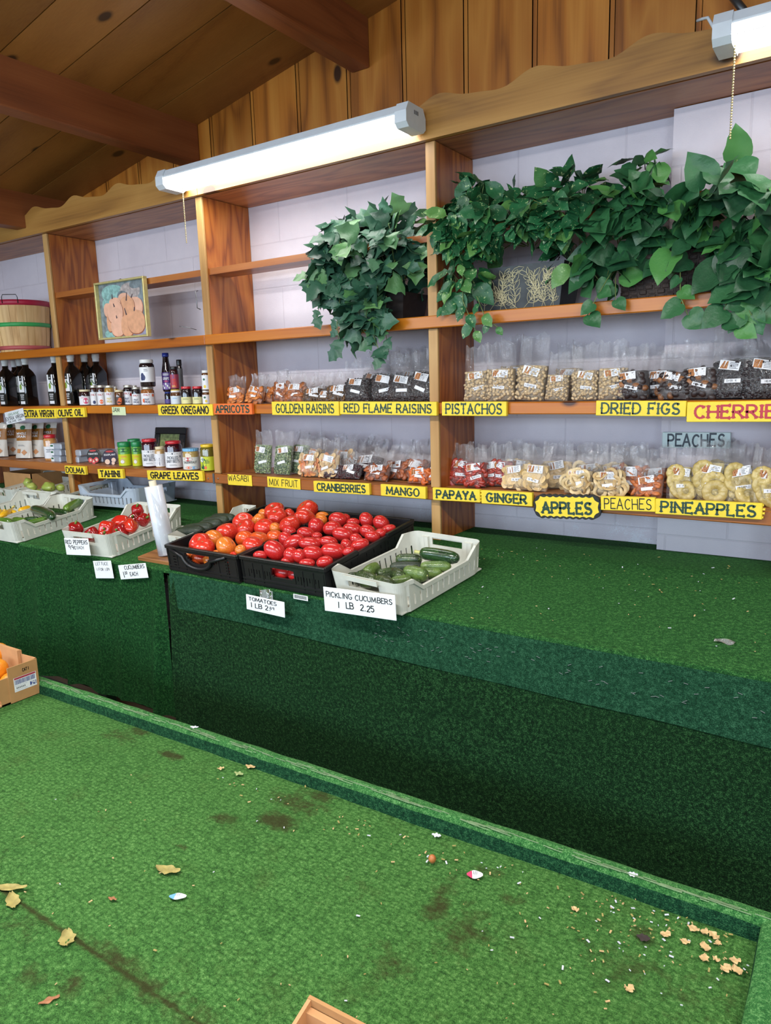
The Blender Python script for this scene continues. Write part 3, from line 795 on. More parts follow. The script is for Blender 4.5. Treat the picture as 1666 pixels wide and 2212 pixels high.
# ================================================================== signs on the shelf edges
S_YEL = plain('sign_yellow', srgb(236, 208, 52), 0.5, 0.06, 40)
S_ORG = plain('sign_orange', srgb(226, 110, 44), 0.5, 0.06, 40)
S_CARD = plain('white_card', srgb(222, 226, 230), 0.6, 0.03, 30)
S_MINT = plain('pale_green_card', srgb(206, 220, 178), 0.6, 0.03, 30)
S_ICE = plain('pale_mint_board', srgb(206, 224, 222), 0.5, 0.03, 30)
I_GRN = plain('dark_green_paint', srgb(28, 62, 48), 0.45, 0.1)
I_BLK = plain('black_ink', srgb(22, 24, 24), 0.5)
I_RED = plain('crimson_paint', srgb(178, 30, 46), 0.4, 0.1)
I_LGRN = plain('leaf_green_ink', srgb(60, 120, 60), 0.5)
I_GREY = plain('grey_ink', srgb(120, 124, 130), 0.6)
YS = YF - 0.036
def placed(TL, TR, BL, y):
    a, b, c = Yp(TL, y), Yp(TR, y), Yp(BL, y)
    rot = math.atan2(b.z - a.z, b.x - a.x)
    return a, (b - a).length, (a - c).length, rot
def sign(text, TL, TR, BL, label, board=None, ink=None, th=0.016, tus=True, y=YS, fill=0.86, hh=0.62, t=0.16, group='hand painted produce signs', jit=0.0, sx=None, cat='sign', name='shelf_sign', lines=None, ragged=0.0):
    a, w_, h_, rot = placed(TL, TR, BL, y)
    board = board or S_YEL; ink = ink or I_GRN
    o = MB(); o.rbox((0, -th, -h_), (w_, 0, 0), 0.0015, 0, .5)
    if ragged:
        for i in range(4): o.box((w_ - .001, -th * .8, -h_ + h_ * (i + .3) / 4), (w_ + ragged * U(.3, 1), -.001, -h_ + h_ * (i + .75) / 4), 0)
    bd = o.build(name, board)
    bd.location = a; bd.rotation_euler = (0, -rot, 0)
    tag(bd, label, cat, group)
    m = MB()
    if lines is None: lines = [(text, 0.5, (1 - hh) / 2, hh, fill)]
    for (tx, cx, z0, hf, wf) in lines:
        text_mesh(m, tx, h_ * hf, w_ * wf, (w_ * cx, -h_ + h_ * z0), -th - .0006, 0, t=t, tuscan=tus, jit=jit, rng=random.Random(tx))
    m.build('lettering', ink, bd)
    return bd
sign('EXTRA VIRGIN', (52, 883), (126, 882), (54, 903.6), 'yellow wooden sign lettered EXTRA VIRGIN under the oil bottles', ink=I_BLK, t=.2)
sign('OLIVE OIL', (127, 882), (187, 880), (128, 902), 'yellow wooden sign lettered OLIVE OIL beside the JAM card', ink=I_BLK, t=.2)
sign('GREEK OREGANO', (346, 874), (464, 873), (347, 897), 'yellow wooden sign lettered GREEK OREGANO', t=.2, ink=I_BLK)
sign('APRICOTS', (466, 872), (549, 871), (469, 895), 'orange wooden sign lettered APRICOTS', board=S_ORG, t=.18)
sign('GOLDEN RAISINS', (592, 867.6), (737, 867), (593, 896), 'yellow wooden sign lettered GOLDEN RAISINS')
sign('RED FLAME RAISINS', (739, 867), (948, 867.6), (740, 894.5), 'yellow wooden sign lettered RED FLAME RAISINS', fill=.9)
sign('PISTACHOS', (959, 867.6), (1098.6, 867), (959, 897.5), 'yellow wooden sign lettered PISTACHOS', hh=.68)
sign('DRIED FIGS', (1291.6, 865), (1486, 865.5), (1291, 897), 'yellow wooden sign lettered DRIED FIGS', hh=.68)
sign('CHERRIES', (1487, 868), (1728, 864), (1487, 911), 'large yellow wooden sign lettered CHERRIES in red', ink=I_RED, hh=.60, fill=.84, t=.17)
sign('DOLMA', (145, 1005), (189, 1007), (147.5, 1022.6), 'small yellow wooden sign lettered DOLMA', ink=I_BLK, t=.18)
sign('TAHINI', (216, 1012.5), (269.4, 1012.5), (219, 1032.6), 'small yellow wooden sign lettered TAHINI', ink=I_BLK, t=.2, fill=.78)
sign('GRAPE LEAVES', (322.7, 1015.4), (442, 1017), (326, 1035.5), 'yellow wooden sign lettered GRAPE LEAVES', ink=I_BLK, t=.2)
sign('CRANBERRIES', (682, 1038), (802.5, 1043.6), (682.6, 1061.4), 'yellow wooden sign lettered CRANBERRIES', t=.2)
sign('MANGO', (827, 1044.6), (924, 1051), (828, 1069.5), 'yellow wooden sign lettered MANGO', fill=.72, t=.18)
sign('PAPAYA', (939, 1052), (1041, 1056.5), (940, 1078.6), 'yellow wooden sign with a splintered end lettered PAPAYA', fill=.82, t=.2, ragged=.006)
sign('GINGER', (1044, 1057.6), (1153.8, 1063.3), (1045.5, 1086), 'yellow wooden sign lettered GINGER', fill=.78, t=.2)
sign('PEACHES', (1301, 1070.3), (1418.3, 1073.3), (1301.5, 1100), 'yellow wooden sign with thin hand lettering reading PEACHES beside the PINEAPPLES sign', tus=False, t=.11, ink=I_BLK, hh=.72, jit=.03)
sign('PINEAPPLES', (1419, 1075.7), (1649.5, 1086), (1419, 1108), 'long yellow wooden sign with a jagged end lettered PINEAPPLES', hh=.68, fill=.88, t=.17, ragged=.008)
sign('WASABI', (492, 1024), (544, 1026.7), (493, 1047), 'yellow card hand lettered WASABI', th=.002, tus=False, t=.12, ink=I_BLK, jit=.04, lines=[('WASABI', .45, .42, .5, .84)], group='hand lettered yellow cards')
sign('MIX FRUIT', (577.5, 1029), (649, 1034.5), (579, 1051.7), 'yellow card hand lettered MIX FRUIT', th=.002, tus=False, t=.11, ink=I_BLK, jit=.04, hh=.6, group='hand lettered yellow cards')
sign('JAM', (242, 879), (271, 879), (243, 897), 'small pale green card hand lettered JAM', board=S_MINT, th=.002, tus=False, t=.13, ink=I_BLK, jit=.04, lines=[('JAM', .32, .42, .5, .5)], group='hand lettered cards')
sign('PEACHES', (1433, 933), (1580.5, 933.6), (1431, 966), 'pale mint board hand lettered PEACHES fixed to the block wall above the pineapple bags', board=S_ICE, th=.012, tus=False, t=.17, ink=plain('navy_ink', srgb(24, 40, 56), .4), y=2.498, hh=.74, fill=.82, jit=.04, group='hand lettered cards')
s_ = sign('EXTRA VIRGIN', (10, 891.5), (50, 881), (14, 918), 'white slanting paper card reading Organic EXTRA VIRGIN OLIVE OIL', board=S_CARD, th=.002, tus=False, t=.15, ink=I_BLK, lines=[('EXTRA VIRGIN', .5, .3, .26, .96), ('OLIVE OIL', .5, .1, .13, .72)], y=YS - .018, group='hand lettered cards')
m = MB(); a_, w_, h_, r_ = placed((10, 891.5), (50, 881), (14, 918), YS - .018)
text_mesh(m, 'ORGANIC', h_ * .2, w_ * .6, (w_ * .48, -h_ * .36), -.0028, 0, t=.1, jit=.05)
m.build('green_lettering', I_LGRN, s_)
# scalloped APPLES plaque with a black border
a_, w_, h_, r_ = placed((1157, 1067), (1300, 1069), (1157, 1116), YS)
def plaque(x0, x1, z0, z1, n1, n2, amp, cut):
    pts = []
    cx, cz_ = (x0 + x1) / 2, (z0 + z1) / 2; hx, hz = (x1 - x0) / 2, (z1 - z0) / 2
    per = [(-hx + cut, -hz), (hx - cut, -hz), (hx, -hz + cut), (hx, hz - cut), (hx - cut, hz), (-hx + cut, hz), (-hx, hz - cut), (-hx, -hz + cut)]
    for i in range(8):
        p, q = Vector(per[i]), Vector(per[(i + 1) % 8]); d = q - p; nn = Vector((d.y, -d.x)).normalized(); k = max(1, round(d.length / .021)) ; 
        for j in range(k * 6):
            t_ = j / (k * 6); o_ = amp * abs(math.sin(PI * t_ * k)) - amp * .5
            v = p + d * t_ + nn * o_; pts.append((v.x + cx, v.y + cz_))
    return pts
o = MB()
def fan(mb, pts, y, mi, c):
    vs = [(c[0], y, c[1])] + [(x, y, z) for x, z in pts]; n_ = len(pts)
    mb.add(vs, [(0, 1 + i, 1 + (i + 1) % n_) for i in range(n_)], mi)
pts = plaque(0, w_, -h_, 0, 8, 2, .004, .018); c_ = (w_ / 2, -h_ / 2)
fan(o, pts, -.016, 0, c_); n_ = len(pts)
o.add([(x, -.016, z) for x, z in pts] + [(x, 0, z) for x, z in pts], [(i, i + n_, (i + 1) % n_ + n_, (i + 1) % n_) for i in range(n_)], 0)
ap = o.build('shelf_sign', I_BLK); ap.location = a_; ap.rotation_euler = (0, -r_, 0)
tag(ap, 'yellow scalloped plaque with a black border lettered APPLES', 'sign', 'hand painted produce signs')
o = MB(); pts = plaque(.006, w_ - .006, -h_ + .006, -.006, 8, 2, -.004, .018); fan(o, pts, -.0166, 0, c_); o.build('yellow_face', S_YEL, ap)
m = MB(); text_mesh(m, 'APPLES', h_ * .46, w_ * .74, c_ and (w_ / 2, -h_ * .78), -.0172, 0, t=.2, tuscan=True); m.build('lettering', I_GRN, ap)

# price cards on the skirt and on the crates
CARDS = 'handwritten price cards'
def card(lines, TL, TR, BL, label, y, t=.15):
    return sign('', TL, TR, BL, label, board=S_CARD, ink=I_BLK, th=.002, tus=False, t=t, y=y, jit=.05, lines=lines, group=CARDS, name='price_card')
YK = YE - 0.008
rp = card([('RED PEPPERS', .5, .66, .22, .9)], (139, 1162), (191, 1163), (140, 1197), 'white card reading RED PEPPERS 99 cents EACH in front of the red pepper crate', YK - .02)
a_, w_, h_, r_ = placed((139, 1162), (191, 1163), (140, 1197), YK - .02)
m = MB(); text_mesh(m, '99', h_ * .24, w_ * .2, (w_ * .24, -h_ * .66), -.0026, 0, t=.12, jit=.05)
text_mesh(m, 'C', h_ * .15, w_ * .08, (w_ * .41, -h_ * .64), -.0026, 0, t=.14); text_mesh(m, 'I', h_ * .24, None, (w_ * .41, -h_ * .68), -.0026, 0, t=.1)
text_mesh(m, 'EACH', h_ * .17, w_ * .27, (w_ * .63, -h_ * .62), -.0026, 0, t=.12, jit=.05); m.build('lettering', I_BLK, rp)
card([('LETTUCE', .48, .76, .16, .7), ('1 FOR 1.89', .5, .44, .15, .7)], (201.4, 1211.7), (240, 1210.8), (205.6, 1249), 'white card reading LETTUCE 1 FOR 1.89 pinned to the green skirt', YK - .004, t=.1)
cu = card([('CUCUMBERS', .58, .68, .24, .72), ('EACH', .52, .2, .25, .27), ('1', .16, .16, .36, .02), ('00', .24, .34, .2, .08)], (255.6, 1221), (315, 1216), (263, 1251.7), 'white card reading CUCUMBERS 1.00 EACH pinned to the green skirt', YK - .004)
card([('TOMATOES', .44, .66, .22, .72), ('1 LB 2.', .38, .24, .28, .5), ('89', .68, .34, .17, .1)], (532, 1283), (615, 1300.6), (532, 1315), 'white card reading TOMATOES 1 LB 2.89 hanging below the black crates', YK - .03)
card([('PICKLING CUCUMBERS', .5, .62, .2, .92), ('1  LB  2.25', .46, .22, .24, .5)], (698.7, 1267), (854, 1285.5), (696.5, 1317.4), 'wide white card reading PICKLING CUCUMBERS 1 LB 2.25 in front of the white crate', YK - .05)
o = MB(); q = Yp((575, 1281), YK - .026); o.grid(lambda u, v: (q.x + (u - .5) * .06, q.y - .003 * math.sin(9 * u), q.z + .012 - v * .03 + .003 * math.sin(7 * u + 3)), 8, 5)
tag(o.build('tape_strip', film('tape_film', 0.25, (.8, .74, .6))), 'crumpled clear tape strip holding the TOMATOES card', 'tape')

# ================================================================== jars, bottles, tins, pouches
def zc_of(P): return float((RM.T @ np.array([P.x, P.y, P.z - CZ]))[2])
def at_shelf(px, py, y, z):
    P = Yp((px, py), y); return Vector((P.x, y, z))
def cyl_patch(mb, R, z0, z1, a0, a1, mi=0, off=.0004, n=10):
    mb.grid(lambda u, v: ((R + off) * math.sin(a0 + (a1 - a0) * u), -(R + off) * math.cos(a0 + (a1 - a0) * u), z0 + (z1 - z0) * v), n, 2, mi)
def cyl_text(mb, text, R, zb, h, wd, mi=0, a=0.0, off=.0009, **kw):
    text_mesh(mb, text, h, wd, (0, zb), 0, mi, wrap=lambda x, z, o: ((R + off + o) * math.sin(x / R + a), -(R + off + o) * math.cos(x / R + a), z), **kw)
def cyl_blob(mb, R, a, z, ra, rz_, mi=0, off=.0007, n=12):
    vs = [((R + off) * math.sin(a), -(R + off) * math.cos(a), z)] + [((R + off) * math.sin(a + ra * math.cos(2 * PI * i / n)), -(R + off) * math.cos(a + ra * math.cos(2 * PI * i / n)), z + rz_ * math.sin(2 * PI * i / n)) for i in range(n)]
    mb.add(vs, [(0, 1 + i, 1 + (i + 1) % n) for i in range(n)], mi)
LBL = plain('label_white', srgb(226, 228, 232), 0.5, 0.02)
FACE = math.radians(38)         # which way round the jar labels face: toward the aisle
def jar(P, d, h, label, content, lid, lab=None, lab_z=(.08, .62), text=(), blobs=(), lidh=.13, shoulder=.10, name='jar', cat='jar', group=None, turn=None, neck=.82, ridged=False, ink=None, inks=None, labmat=None):
    R = d / 2; t = root(name, P, label, cat, (0, 0, turn if turn is not None else random.uniform(.25, .6)), group)
    lh = h * lidh; sh_ = h * shoulder; b = h - lh
    o = MB(); o.lathe([(R * .86, 0), (R * .97, h * .02), (R, h * .06), (R, b - sh_), (R * .96, b - sh_ * .5), (R * neck, b - sh_ * .12), (R * neck, b)], 24)
    body = o.build('glass_body', content, t)
    o = MB(); rl = R * (neck + .05)
    if ridged:
        nn = 40
        o.add([((rl * (1 + .03 * (i % 2))) * math.cos(2 * PI * i / nn), (rl * (1 + .03 * (i % 2))) * math.sin(2 * PI * i / nn), z) for z in (b - .001, h - .002) for i in range(nn)] + [(0, 0, h)],
              [(i, (i + 1) % nn, (i + 1) % nn + nn, i + nn) for i in range(nn)] + [(nn + i, nn + (i + 1) % nn, 2 * nn) for i in range(nn)])
    else:
        o.lathe([(rl, b), (rl * 1.02, b + lh * .1), (rl * 1.02, b + lh * .8), (rl * .97, h), (rl * .7, h), (rl * .68, h - .001), (0.001, h - .001)], 24)
    o.build('lid', lid, t)
    if lab is not None:
        o = MB(); z0, z1 = h * lab_z[0], h * lab_z[1]
        cyl_patch(o, R, z0, z1, -1.75, 1.75, 0, n=20)
        for (a, zf, ra, rf, mi) in blobs: cyl_blob(o, R, a, z0 + (z1 - z0) * zf, ra, (z1 - z0) * rf, mi)
        mats = [lab] + list(inks or [I_BLK])
        for (tx, zf, hf, wf, mi) in text:
            if tx == '#':          # print too small to read
                zz = z0 + (z1 - z0) * zf; hh_ = (z1 - z0) * hf
                for i_ in range(3): cyl_patch(o, R, zz + hh_ * (.1 + .33 * i_), zz + hh_ * (.24 + .33 * i_), -wf * (.9 - .2 * (i_ % 2)), wf * (.9 - .3 * (i_ == 2)), mi, .0007, 6)
                continue
            cyl_text(o, tx, R, z0 + (z1 - z0) * zf, (z1 - z0) * hf, d * wf, mi, t=.17)
        o.build('paper_label', mats, t)
    return t
def G(n, r, g, b, **k): return glassy('fill_' + n, srgb(r, g, b), **k)
PINK = plain('ink_pink', srgb(206, 70, 110), .5); PURP = plain('ink_purple', srgb(92, 52, 140), .5); PEACH = plain('ink_peach', srgb(232, 112, 62), .5)
NAVY = plain('ink_navy', srgb(40, 50, 96), .5); REDI = plain('ink_red', srgb(186, 50, 50), .5); YELI = plain('ink_yellow', srgb(226, 200, 70), .5)
TANI = plain('ink_tan', srgb(200, 170, 120), .5); DKG = plain('ink_dark_green', srgb(24, 90, 52), .5); SKYB = plain('ink_sky', srgb(110, 170, 220), .5)
SILV = plain('lid_silver', srgb(196, 192, 180), .3, .05, metal=.6); LIDW = plain('lid_white', srgb(222, 224, 224), .4); LIDR = plain('lid_red', srgb(196, 36, 48), .35, coat=.4)
LIDY = plain('lid_yellow', srgb(232, 196, 40), .35, coat=.4); LIDB = plain('lid_blue', srgb(40, 60, 150), .35); LIDC = plain('lid_cream', srgb(220, 208, 170), .4)
LIDSB = plain('lid_sky', srgb(120, 184, 226), .35, coat=.3); LIDG = plain('lid_green', srgb(20, 130, 70), .35, coat=.3); LIDK = plain('lid_black', srgb(24, 24, 26), .35)
def z2(c, top, bot, wz): return (160 + c / 5.206, 760 + top / 5.206, 760 + bot / 5.206, wz / 5.206)
def z3(c, top, bot, wz): return (140 + c / 4.9, 920 + top / 4.9, 920 + bot / 4.9, wz / 4.9)
def J(q, y, zbase, label, *a, **k):
    cx, tp, bt, wp = q
    P = at_shelf(cx, (tp + bt) / 2, y, zbase); zc = zc_of(P)
    d = wp * zc / F_PX * .97; h = (bt - tp) * zc / F_PX * 1.0 if k.get('h') is None else k.pop('h')
    k.pop('h', None)
    return jar(P, d, h, label, *a, **k), P, d, h
Z1, Z0, ZM = 1.3672, 1.0552, 1.6702
GJ = 'jars above the JAM card'
IT = [('ITALY', .72, .13, .6, 1)]
J(z2(130, 452, 628, 135), 2.345, Z1, 'squat dark jam jar with a pomegranate label beside the oil bottles', G('jam_dark', 44, 16, 22), LIDC, LBL, (.05, .58), text=[('#', .75, .16, .6, 1)], blobs=[(.3, .45, .45, .34, 1)], inks=[PINK], turn=.7)
J(z2(232, 405, 628, 92), 2.35, Z1, 'slim white labelled ITALY jam jar with a purple fig on its label', G('jam_fig', 60, 34, 30), SILV, LBL, (.03, .66), text=IT, blobs=[(.1, .2, .35, .14, 2)], inks=[REDI, NAVY], group=GJ, turn=.7)
J(z2(312, 405, 628, 96), 2.35, Z1, 'slim white labelled ITALY jam jar with a peach on its label', G('jam_fig', 60, 34, 30), SILV, LBL, (.03, .66), text=IT, blobs=[(.1, .24, .42, .18, 2)], inks=[REDI, PEACH], group=GJ, turn=.7)
J(z2(405, 402, 622, 112), 2.35, Z1, 'white labelled jam jar with yellow citrus print directly left of the small apricot jar', G('jam_lemon', 170, 130, 60), SILV, LBL, (.03, .66), text=[('ITALY', .78, .13, .5, 1), ('FRUIT', .4, .14, .4, 2), ('SPREAD', .18, .14, .5, 2)], inks=[REDI, YELI], group=GJ, turn=.7)
J(z2(475, 400, 600, 50), 2.46, Z1, 'slim jar half hidden behind the small apricot jar', G('jam_lemon', 170, 130, 60), SILV, LBL, (.03, .66), inks=[REDI], group=GJ)
J(z2(513, 447, 616, 106), 2.34, Z1, 'small amber jar with halved apricots printed on its label', G('jam_amber', 92, 56, 30), LIDC, plain('label_dark', srgb(70, 52, 40), .5), (.05, .55), blobs=[(.3, .6, .4, .3, 1), (.1, .3, .5, .3, 1), (.1, .3, .18, .12, 2)], inks=[PEACH, plain('ink_brown', srgb(90, 40, 20), .5)], turn=.7)
J(z2(615, 395, 614, 110), 2.38, Z1, 'white labelled dark jam jar right of the small apricot jar', G('jam_black', 30, 22, 26), SILV, LBL, (.03, .68), text=[('ITALY', .78, .13, .5, 1), ('FRUIT', .36, .15, .4, 2), ('SPREAD', .14, .15, .5, 2)], blobs=[(.9, .75, .25, .12, 1)], inks=[REDI, NAVY], group=GJ, turn=.5)
J(z2(690, 392, 600, 60), 2.47, Z1, 'jar with a metal lid half hidden behind the white labelled jam jars', G('jam_black', 30, 22, 26), SILV, LBL, (.03, .68), group=GJ)
J(z2(705, 415, 614, 102), 2.345, Z1, 'small white labelled jar with black jam left of the stacked grape jar', G('jam_black', 30, 22, 26), SILV, LBL, (.03, .62), text=[('ITALY', .78, .13, .55, 1), ('FRUIT', .36, .16, .45, 2), ('SPREAD', .14, .16, .6, 2)], inks=[REDI, NAVY], group=GJ, turn=.7)
_, P8, d8, h8 = J(z2(832, 412, 610, 152), 2.345, Z1, 'wide white labelled fruit spread jar carrying the tall grape jar', G('jam_orange', 150, 92, 46), SILV, LBL, (.03, .66), text=[('ITALY', .78, .13, .45, 1), ('FRUIT', .36, .16, .35, 2), ('SPREAD', .14, .16, .45, 2)], blobs=[(-.5, .35, .2, .18, 3), (1.0, .8, .2, .14, 3)], inks=[REDI, NAVY, PEACH], group=GJ, turn=.7)
J(z2(825, 108, 408, 170), 2.345, Z1 + h8 + .0005, 'tall dark grape jar with a white lid, stacked on a spread jar', G('jam_black', 30, 22, 26), LIDW, LBL, (.18, .72), text=[('#', .7, .2, .3, 2)], blobs=[(-.5, .42, .26, .2, 1), (-.35, .3, .26, .2, 1), (-.6, .25, .2, .16, 1)], inks=[NAVY, I_GREY], shoulder=.12, turn=.7)
_, P11, d11, h11 = J(z2(1060, 455, 592, 80), 2.43, Z1, 'small dark jar with a blue lid under the grape squeeze bottle', G('jam_black', 30, 22, 26), LIDB, plain('label_violet', srgb(96, 84, 150), .5), (.05, .4), turn=.6)
# grape squeeze bottle
q = z2(1068, 25, 450, 112); P = Vector((P11.x + .004, P11.y, Z1 + h11 + .0005)); zc = zc_of(P); d = q[3] * zc / F_PX; h = (q[2] - q[1]) * zc / F_PX
t = root('squeeze_bottle', P, 'tall dark grape squeeze bottle with a blue cap stacked on a small jar', 'bottle', (0, 0, .6)); R = d / 2
o = MB(); o.lathe([(R * .85, 0), (R, .006), (R, h * .48), (R * .9, h * .58), (R * .66, h * .74), (R * .56, h * .88), (R * .56, h * .9)], 22); o.build('bottle_body', G('jam_black', 30, 22, 26), t)
o = MB(); o.lathe([(R * .62, h * .9), (R * .66, h * .91), (R * .62, h), (R * .3, h), (0.001, h)], 20); o.build('cap', LIDB, t)
o = MB(); cyl_patch(o, R, h * .05, h * .5, -1.5, 1.5, 0, n=16); [cyl_patch(o, R, h * (.42 + .02 * i_), h * (.43 + .02 * i_), -.6, .6, 1, .0007, 6) for i_ in range(3)]; cyl_text(o, 'GRAPE', R, h * .31, h * .06, d * .6, 1, t=.2)
for i in range(12): cyl_blob(o, R, -.9 + .16 * i, h * (.10 + .05 * (i % 3)), .2, h * .03, 2 + i % 2)
cyl_blob(o, R, 0, h * .27, .5, h * .025, 4); o.build('paper_label', [plain('label_purple', srgb(72, 44, 120), .4), LBL, plain('ink_lilac', srgb(150, 120, 190), .4), LBL, PINK], t)
_, P14, d14, h14 = J(z2(1148, 435, 592, 124), 2.345, Z1, 'white lidded jar with a pale blue label next to the red lidded jars', G('jam_amber', 92, 56, 30), LIDW, plain('label_icy', srgb(206, 218, 226), .5), (.05, .62), text=[('#', .6, .2, .5, 1)], inks=[SKYB], turn=.6)
o = MB(); o.lathe([(d14 * .43, h14 + .0003), (d14 * .44, h14 + .004), (.001, h14 + .004)], 20); tag(o.build('loose_jar_cover', LIDY, None, P14), 'loose yellow lid lying between the stacked jars near the red lids', 'jar cap')
J(z2(1130, 172, 425, 100), 2.345, Z1 + h14 + .0045, 'dark cherry jam jar with a purple band, stacked above the yellow lid', G('jam_dark', 44, 16, 22), LIDK, plain('label_cherry', srgb(150, 54, 74), .4), (.05, .66), blobs=[(0, .85, 1.0, .16, 1), (.1, .5, .5, .2, 2), (.3, .3, .4, .2, 2)], text=[('#', .1, .12, .55, 3)], inks=[PURP, REDI, LIDY], turn=.6)
J(z2(1192, 170, 390, 66), 2.44, Z1, 'slim tall dark bottle behind the cherry jam jar', G('jam_black', 30, 22, 26), LIDK, plain('label_smoke', srgb(90, 92, 96), .5), (.3, .8), h=.215, turn=.6)
J(z2(1268, 390, 590, 132), 2.345, Z1, 'red lidded dark jar with a pale yellow label, left one of the pair', G('jam_black', 30, 22, 26), LIDR, plain('label_lemon', srgb(222, 220, 160), .5), (.05, .42), text=[('#', .6, .22, .6, 1)], inks=[DKG], group='red lidded jars', turn=.55)
J(z2(1392, 385, 586, 124), 2.345, Z1, 'red lidded dark jar with a pale yellow label, right one of the pair', G('jam_black', 30, 22, 26), LIDR, plain('label_lemon', srgb(222, 220, 160), .5), (.05, .42), text=[('#', .6, .22, .6, 1)], inks=[DKG], group='red lidded jars', turn=.5)
_, P17, d17, h17 = J(z2(1492, 430, 583, 98), 2.345, Z1, 'white lidded jar, lower one of the stack against the upright', G('jam_amber', 92, 56, 30), LIDW, LBL, (.05, .7), blobs=[(-.2, .7, .3, .12, 1), (.1, .3, .3, .15, 2)], inks=[DKG, YELI], turn=.55)
J(z2(1490, 200, 422, 108), 2.345, Z1 + h17 + .0005, 'white lidded jar, upper one of the stack against the upright', G('jam_amber', 92, 56, 30), LIDW, LBL, (.05, .76), blobs=[(-.3, .7, .25, .08, 1), (-.2, .2, .3, .12, 2)], inks=[DKG, YELI], turn=.55)
# olive oil bottles: square, dark, with a picture label on the front face
OILG = G('olive_oil', 8, 10, 10, rough=.04); OLV = plain('ink_olive', srgb(126, 160, 60), .5)
def oil_bottle(P, label):
    t = root('oil_bottle', P, label, 'bottle', (0, 0, 0), 'olive oil bottles')
    w_ = .076; h = .222
    def sq(R, z, rr): # rounded square ring
        pts = []
        for (sx, sy, a0) in ((1, -1, -90), (1, 1, 0), (-1, 1, 90), (-1, -1, 180)):
            for k in range(4):
                a = math.radians(a0 + 30 * k); pts.append((sx * (R - rr) + rr * math.cos(a), sy * (R - rr) + rr * math.sin(a), z))
        return pts
    rings = [sq(w_ / 2 * .94, 0, .008), sq(w_ / 2, .006, .009), sq(w_ / 2, h * .76, .009), sq(w_ / 2 * .82, h * .86, .014), sq(.0165, h * .97, .0155), sq(.0155, h * 1.06, .0145)]
    vs = [p for r_ in rings for p in r_]; n_ = 16
    o = MB(); o.add(vs, [(j * n_ + i, j * n_ + (i + 1) % n_, (j + 1) * n_ + (i + 1) % n_, (j + 1) * n_ + i) for j in range(5) for i in range(n_)] + [tuple(range(n_))[::-1], tuple(range(80, 96))], 0, 0, True)
    o.build('glass_body', OILG, t)
    o = MB(); o.lathe([(.0165, h * 1.05), (.0175, h * 1.055), (.0175, h * 1.13), (.0195, h * 1.135), (.0195, h * 1.22), (.018, h * 1.235), (.001, h * 1.235)], 20); o.build('cap', LIDW, t)
    y = -w_ / 2 - .0006; o = MB()
    def rect(x0, x1, z0, z1, mi, yy): o.add([(x0, yy, z0), (x1, yy, z0), (x1, yy, z1), (x0, yy, z1)], [(0, 1, 2, 3)], mi)
    rect(-.027, .027, .008, .17, 1, y); rect(-.027, .027, .078, .17, 0, y - .0003); rect(-.013, .013, .142, .17, 1, y - .0005); rect(-.022, .022, .012, .028, 0, y - .0003)
    vs = [(-.006 + .011 * math.cos(2 * PI * i / 16) * (1), y - .0006, .108 + .016 * math.sin(2 * PI * i / 16)) for i in range(16)]; o.add(vs, [tuple(range(16))], 2)
    for (x_, z_, a_) in ((.008, .128, .6), (.016, .118, 1.1), (.002, .130, -.2)):
        vs = [(x_ + .012 * math.cos(2 * PI * i / 10) * math.sin(a_) + .003 * math.sin(2 * PI * i / 10) * math.cos(a_), y - .0008, z_ + .012 * math.cos(2 * PI * i / 10) * -math.cos(a_) + .003 * math.sin(2 * PI * i / 10) * math.sin(a_)) for i in range(10)]; o.add(vs, [tuple(range(10))], 3)
    text_mesh(o, 'EXTRA VIRGIN', .0075, .036, (0, .059), y - .0007, 0, t=.2); text_mesh(o, 'OLIVE OIL', .0075, .03, (0, .048), y - .0007, 0, t=.2)
    rect(-.017, .012, .041, .0425, 0, y - .0006); rect(-.017, .015, .037, .0385, 0, y - .0006); rect(-.008, .008, .151, .1525, 0, y - .0009); rect(-.005, .006, .155, .1565, 0, y - .0009)
    o.build('paper_label', [LBL, plain('label_ink', srgb(26, 30, 30), .4), OLV, plain('ink_leaf', srgb(66, 96, 50), .5)], t)
    return t
ob = None
for (px_, py_, yy_, lb) in ((12, 800, 2.345, 'dark olive oil bottle at the far left edge of the picture'), (32, 800, 2.50, 'dark olive oil bottle, rearmost of the row of three near the slanting paper card'),
        (43, 800, 2.425, 'dark olive oil bottle, middle of the row of three near the slanting paper card'), (56, 800, 2.345, 'dark olive oil bottle, front of the row of three near the slanting paper card'),
        (119, 795, 2.345, 'dark olive oil bottle standing alone left of the upright, above EXTRA VIRGIN'), (154, 795, 2.345, 'dark olive oil bottle with its label in view, right of the upright above OLIVE OIL'),
        (183, 790, 2.43, 'dark olive oil bottle, middle of the three right of the upright'), (208, 790, 2.47, 'dark olive oil bottle, rightmost of the three right of the upright')):
    P = Yp((px_, py_), yy_); P = Vector((P.x, yy_, Z1))
    if ob is None: ob = oil_bottle(P, lb)
    else: dup(ob, P, None, lb)
